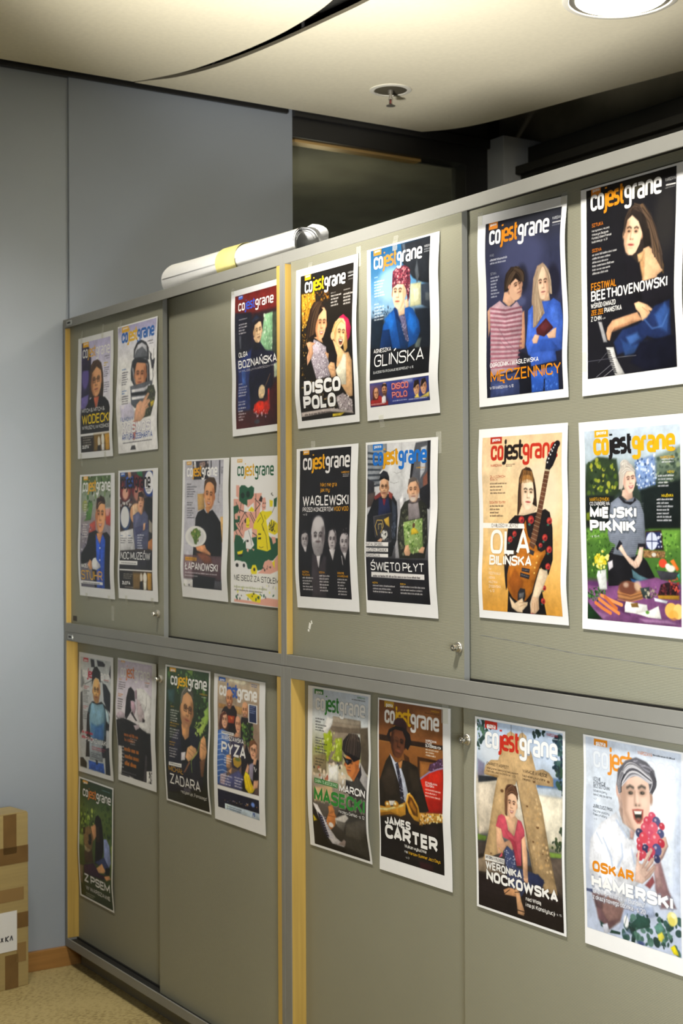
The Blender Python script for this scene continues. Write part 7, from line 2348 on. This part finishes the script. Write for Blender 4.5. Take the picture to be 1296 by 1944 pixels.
for pi, (key, D) in enumerate(POSTERS.items()):
    cor = np.array(D['corners']); org = cor[0].copy(); depth = (OUTER, INNER)[D['lay']]
    def pos(u, v, lift=0.):
        u = np.asarray(u, float); v = np.asarray(v, float); a = u / W_; b = v / H_
        p = (cor[0] * ((1 - a) * (1 - b))[..., None] + cor[1] * (a * (1 - b))[..., None] + cor[2] * (a * b)[..., None] + cor[3] * ((1 - a) * b)[..., None])
        wv = (spline(D['wl'], b) * (1 - a) + spline(D['wr'], b) * a) / 1000
        p[..., 1] -= np.maximum(wv, -.0026) + lift / 1000
        return p - org
    label = LABELS[key]
    nu, nv = 9, 61
    U, Vv = np.meshgrid(np.linspace(0, W_, nu), np.linspace(0, H_, nv))
    root = link('magazine_poster', grid_mesh('paper_sheet', pos(U, Vv).reshape(-1, 3), grid_faces(nu, nv)), None, [M['paper']])
    root.location = org; tag(root, label, 'poster', 'magazine cover posters on the cabinet doors')
    rect = [x / 2 for x in D['rect']]; cell = D['cell']
    cv = Canvas(rect, cell); draw(cv, D['ops'], pi * 7 + 1, key == 'sie')
    U, Vv = np.meshgrid(cv.us, cv.vs)
    me = grid_mesh('printed_cover', pos(U, Vv, .25).reshape(-1, 3), grid_faces(cv.nx, cv.ny)); ink(me, cv.im.reshape(-1, 3)); link('printed_cover', me, root, [M['ink']])
    sets = []                                            # every line of lettering is a part of its own
    for t in D['txt']:
        V, Fc, C = [], [], []
        if t[0] == 'M':
            _, c1, c2, c3, u, v, w, h, wt = t; st, sw = mast_strokes(u / 2, v / 2, w / 2, h / 2, wt); cc = [hexc(c1), hexc(c2), hexc(c3)]; nm = 'masthead_lettering'
            for g, pl in st: ribbon(V, Fc, C, pl, sw, cc[g])
        else:
            c, s, u, v, w, h, wt = t; st, sw = text_strokes(s, u / 2, v / 2, w / 2, h / 2, wt); nm = 'headline_lettering' if h > 24 else 'caption_lettering'
            for pl in st: ribbon(V, Fc, C, pl, sw, hexc(c))
        if V: sets.append((nm, V, Fc, C))
    for nm, V, Fc, C in sets:
        V = np.array(V); me = grid_mesh(nm, pos(V[:, 0], V[:, 1], .5), np.array(Fc), False)
        vc = np.zeros((len(V), 3))
        for f, c in zip(Fc, C): vc[list(f)] = c
        ink(me, vc); link(nm, me, root, [M['ink']])
    for (u, v, w, h) in D.get('tape', []):
        us, vs = np.meshgrid(np.linspace(u - w / 2, u + w / 2, 3), np.linspace(v - h / 2, v + h / 2, 7))
        p = pos(us, np.clip(vs, 0, H_), .9); p[..., 2] -= (vs - np.clip(vs, 0, H_)) / 1000
        out = np.clip(np.abs(vs - np.clip(vs, 0, H_)) / 12, 0, 1)
        flat = depth - .0006 - org[1]; p[..., 1] = p[..., 1] * (1 - out) + flat * out
        link('tape_strip', grid_mesh('tape_strip', p.reshape(-1, 3), grid_faces(3, 7)), root, [M['clear']])
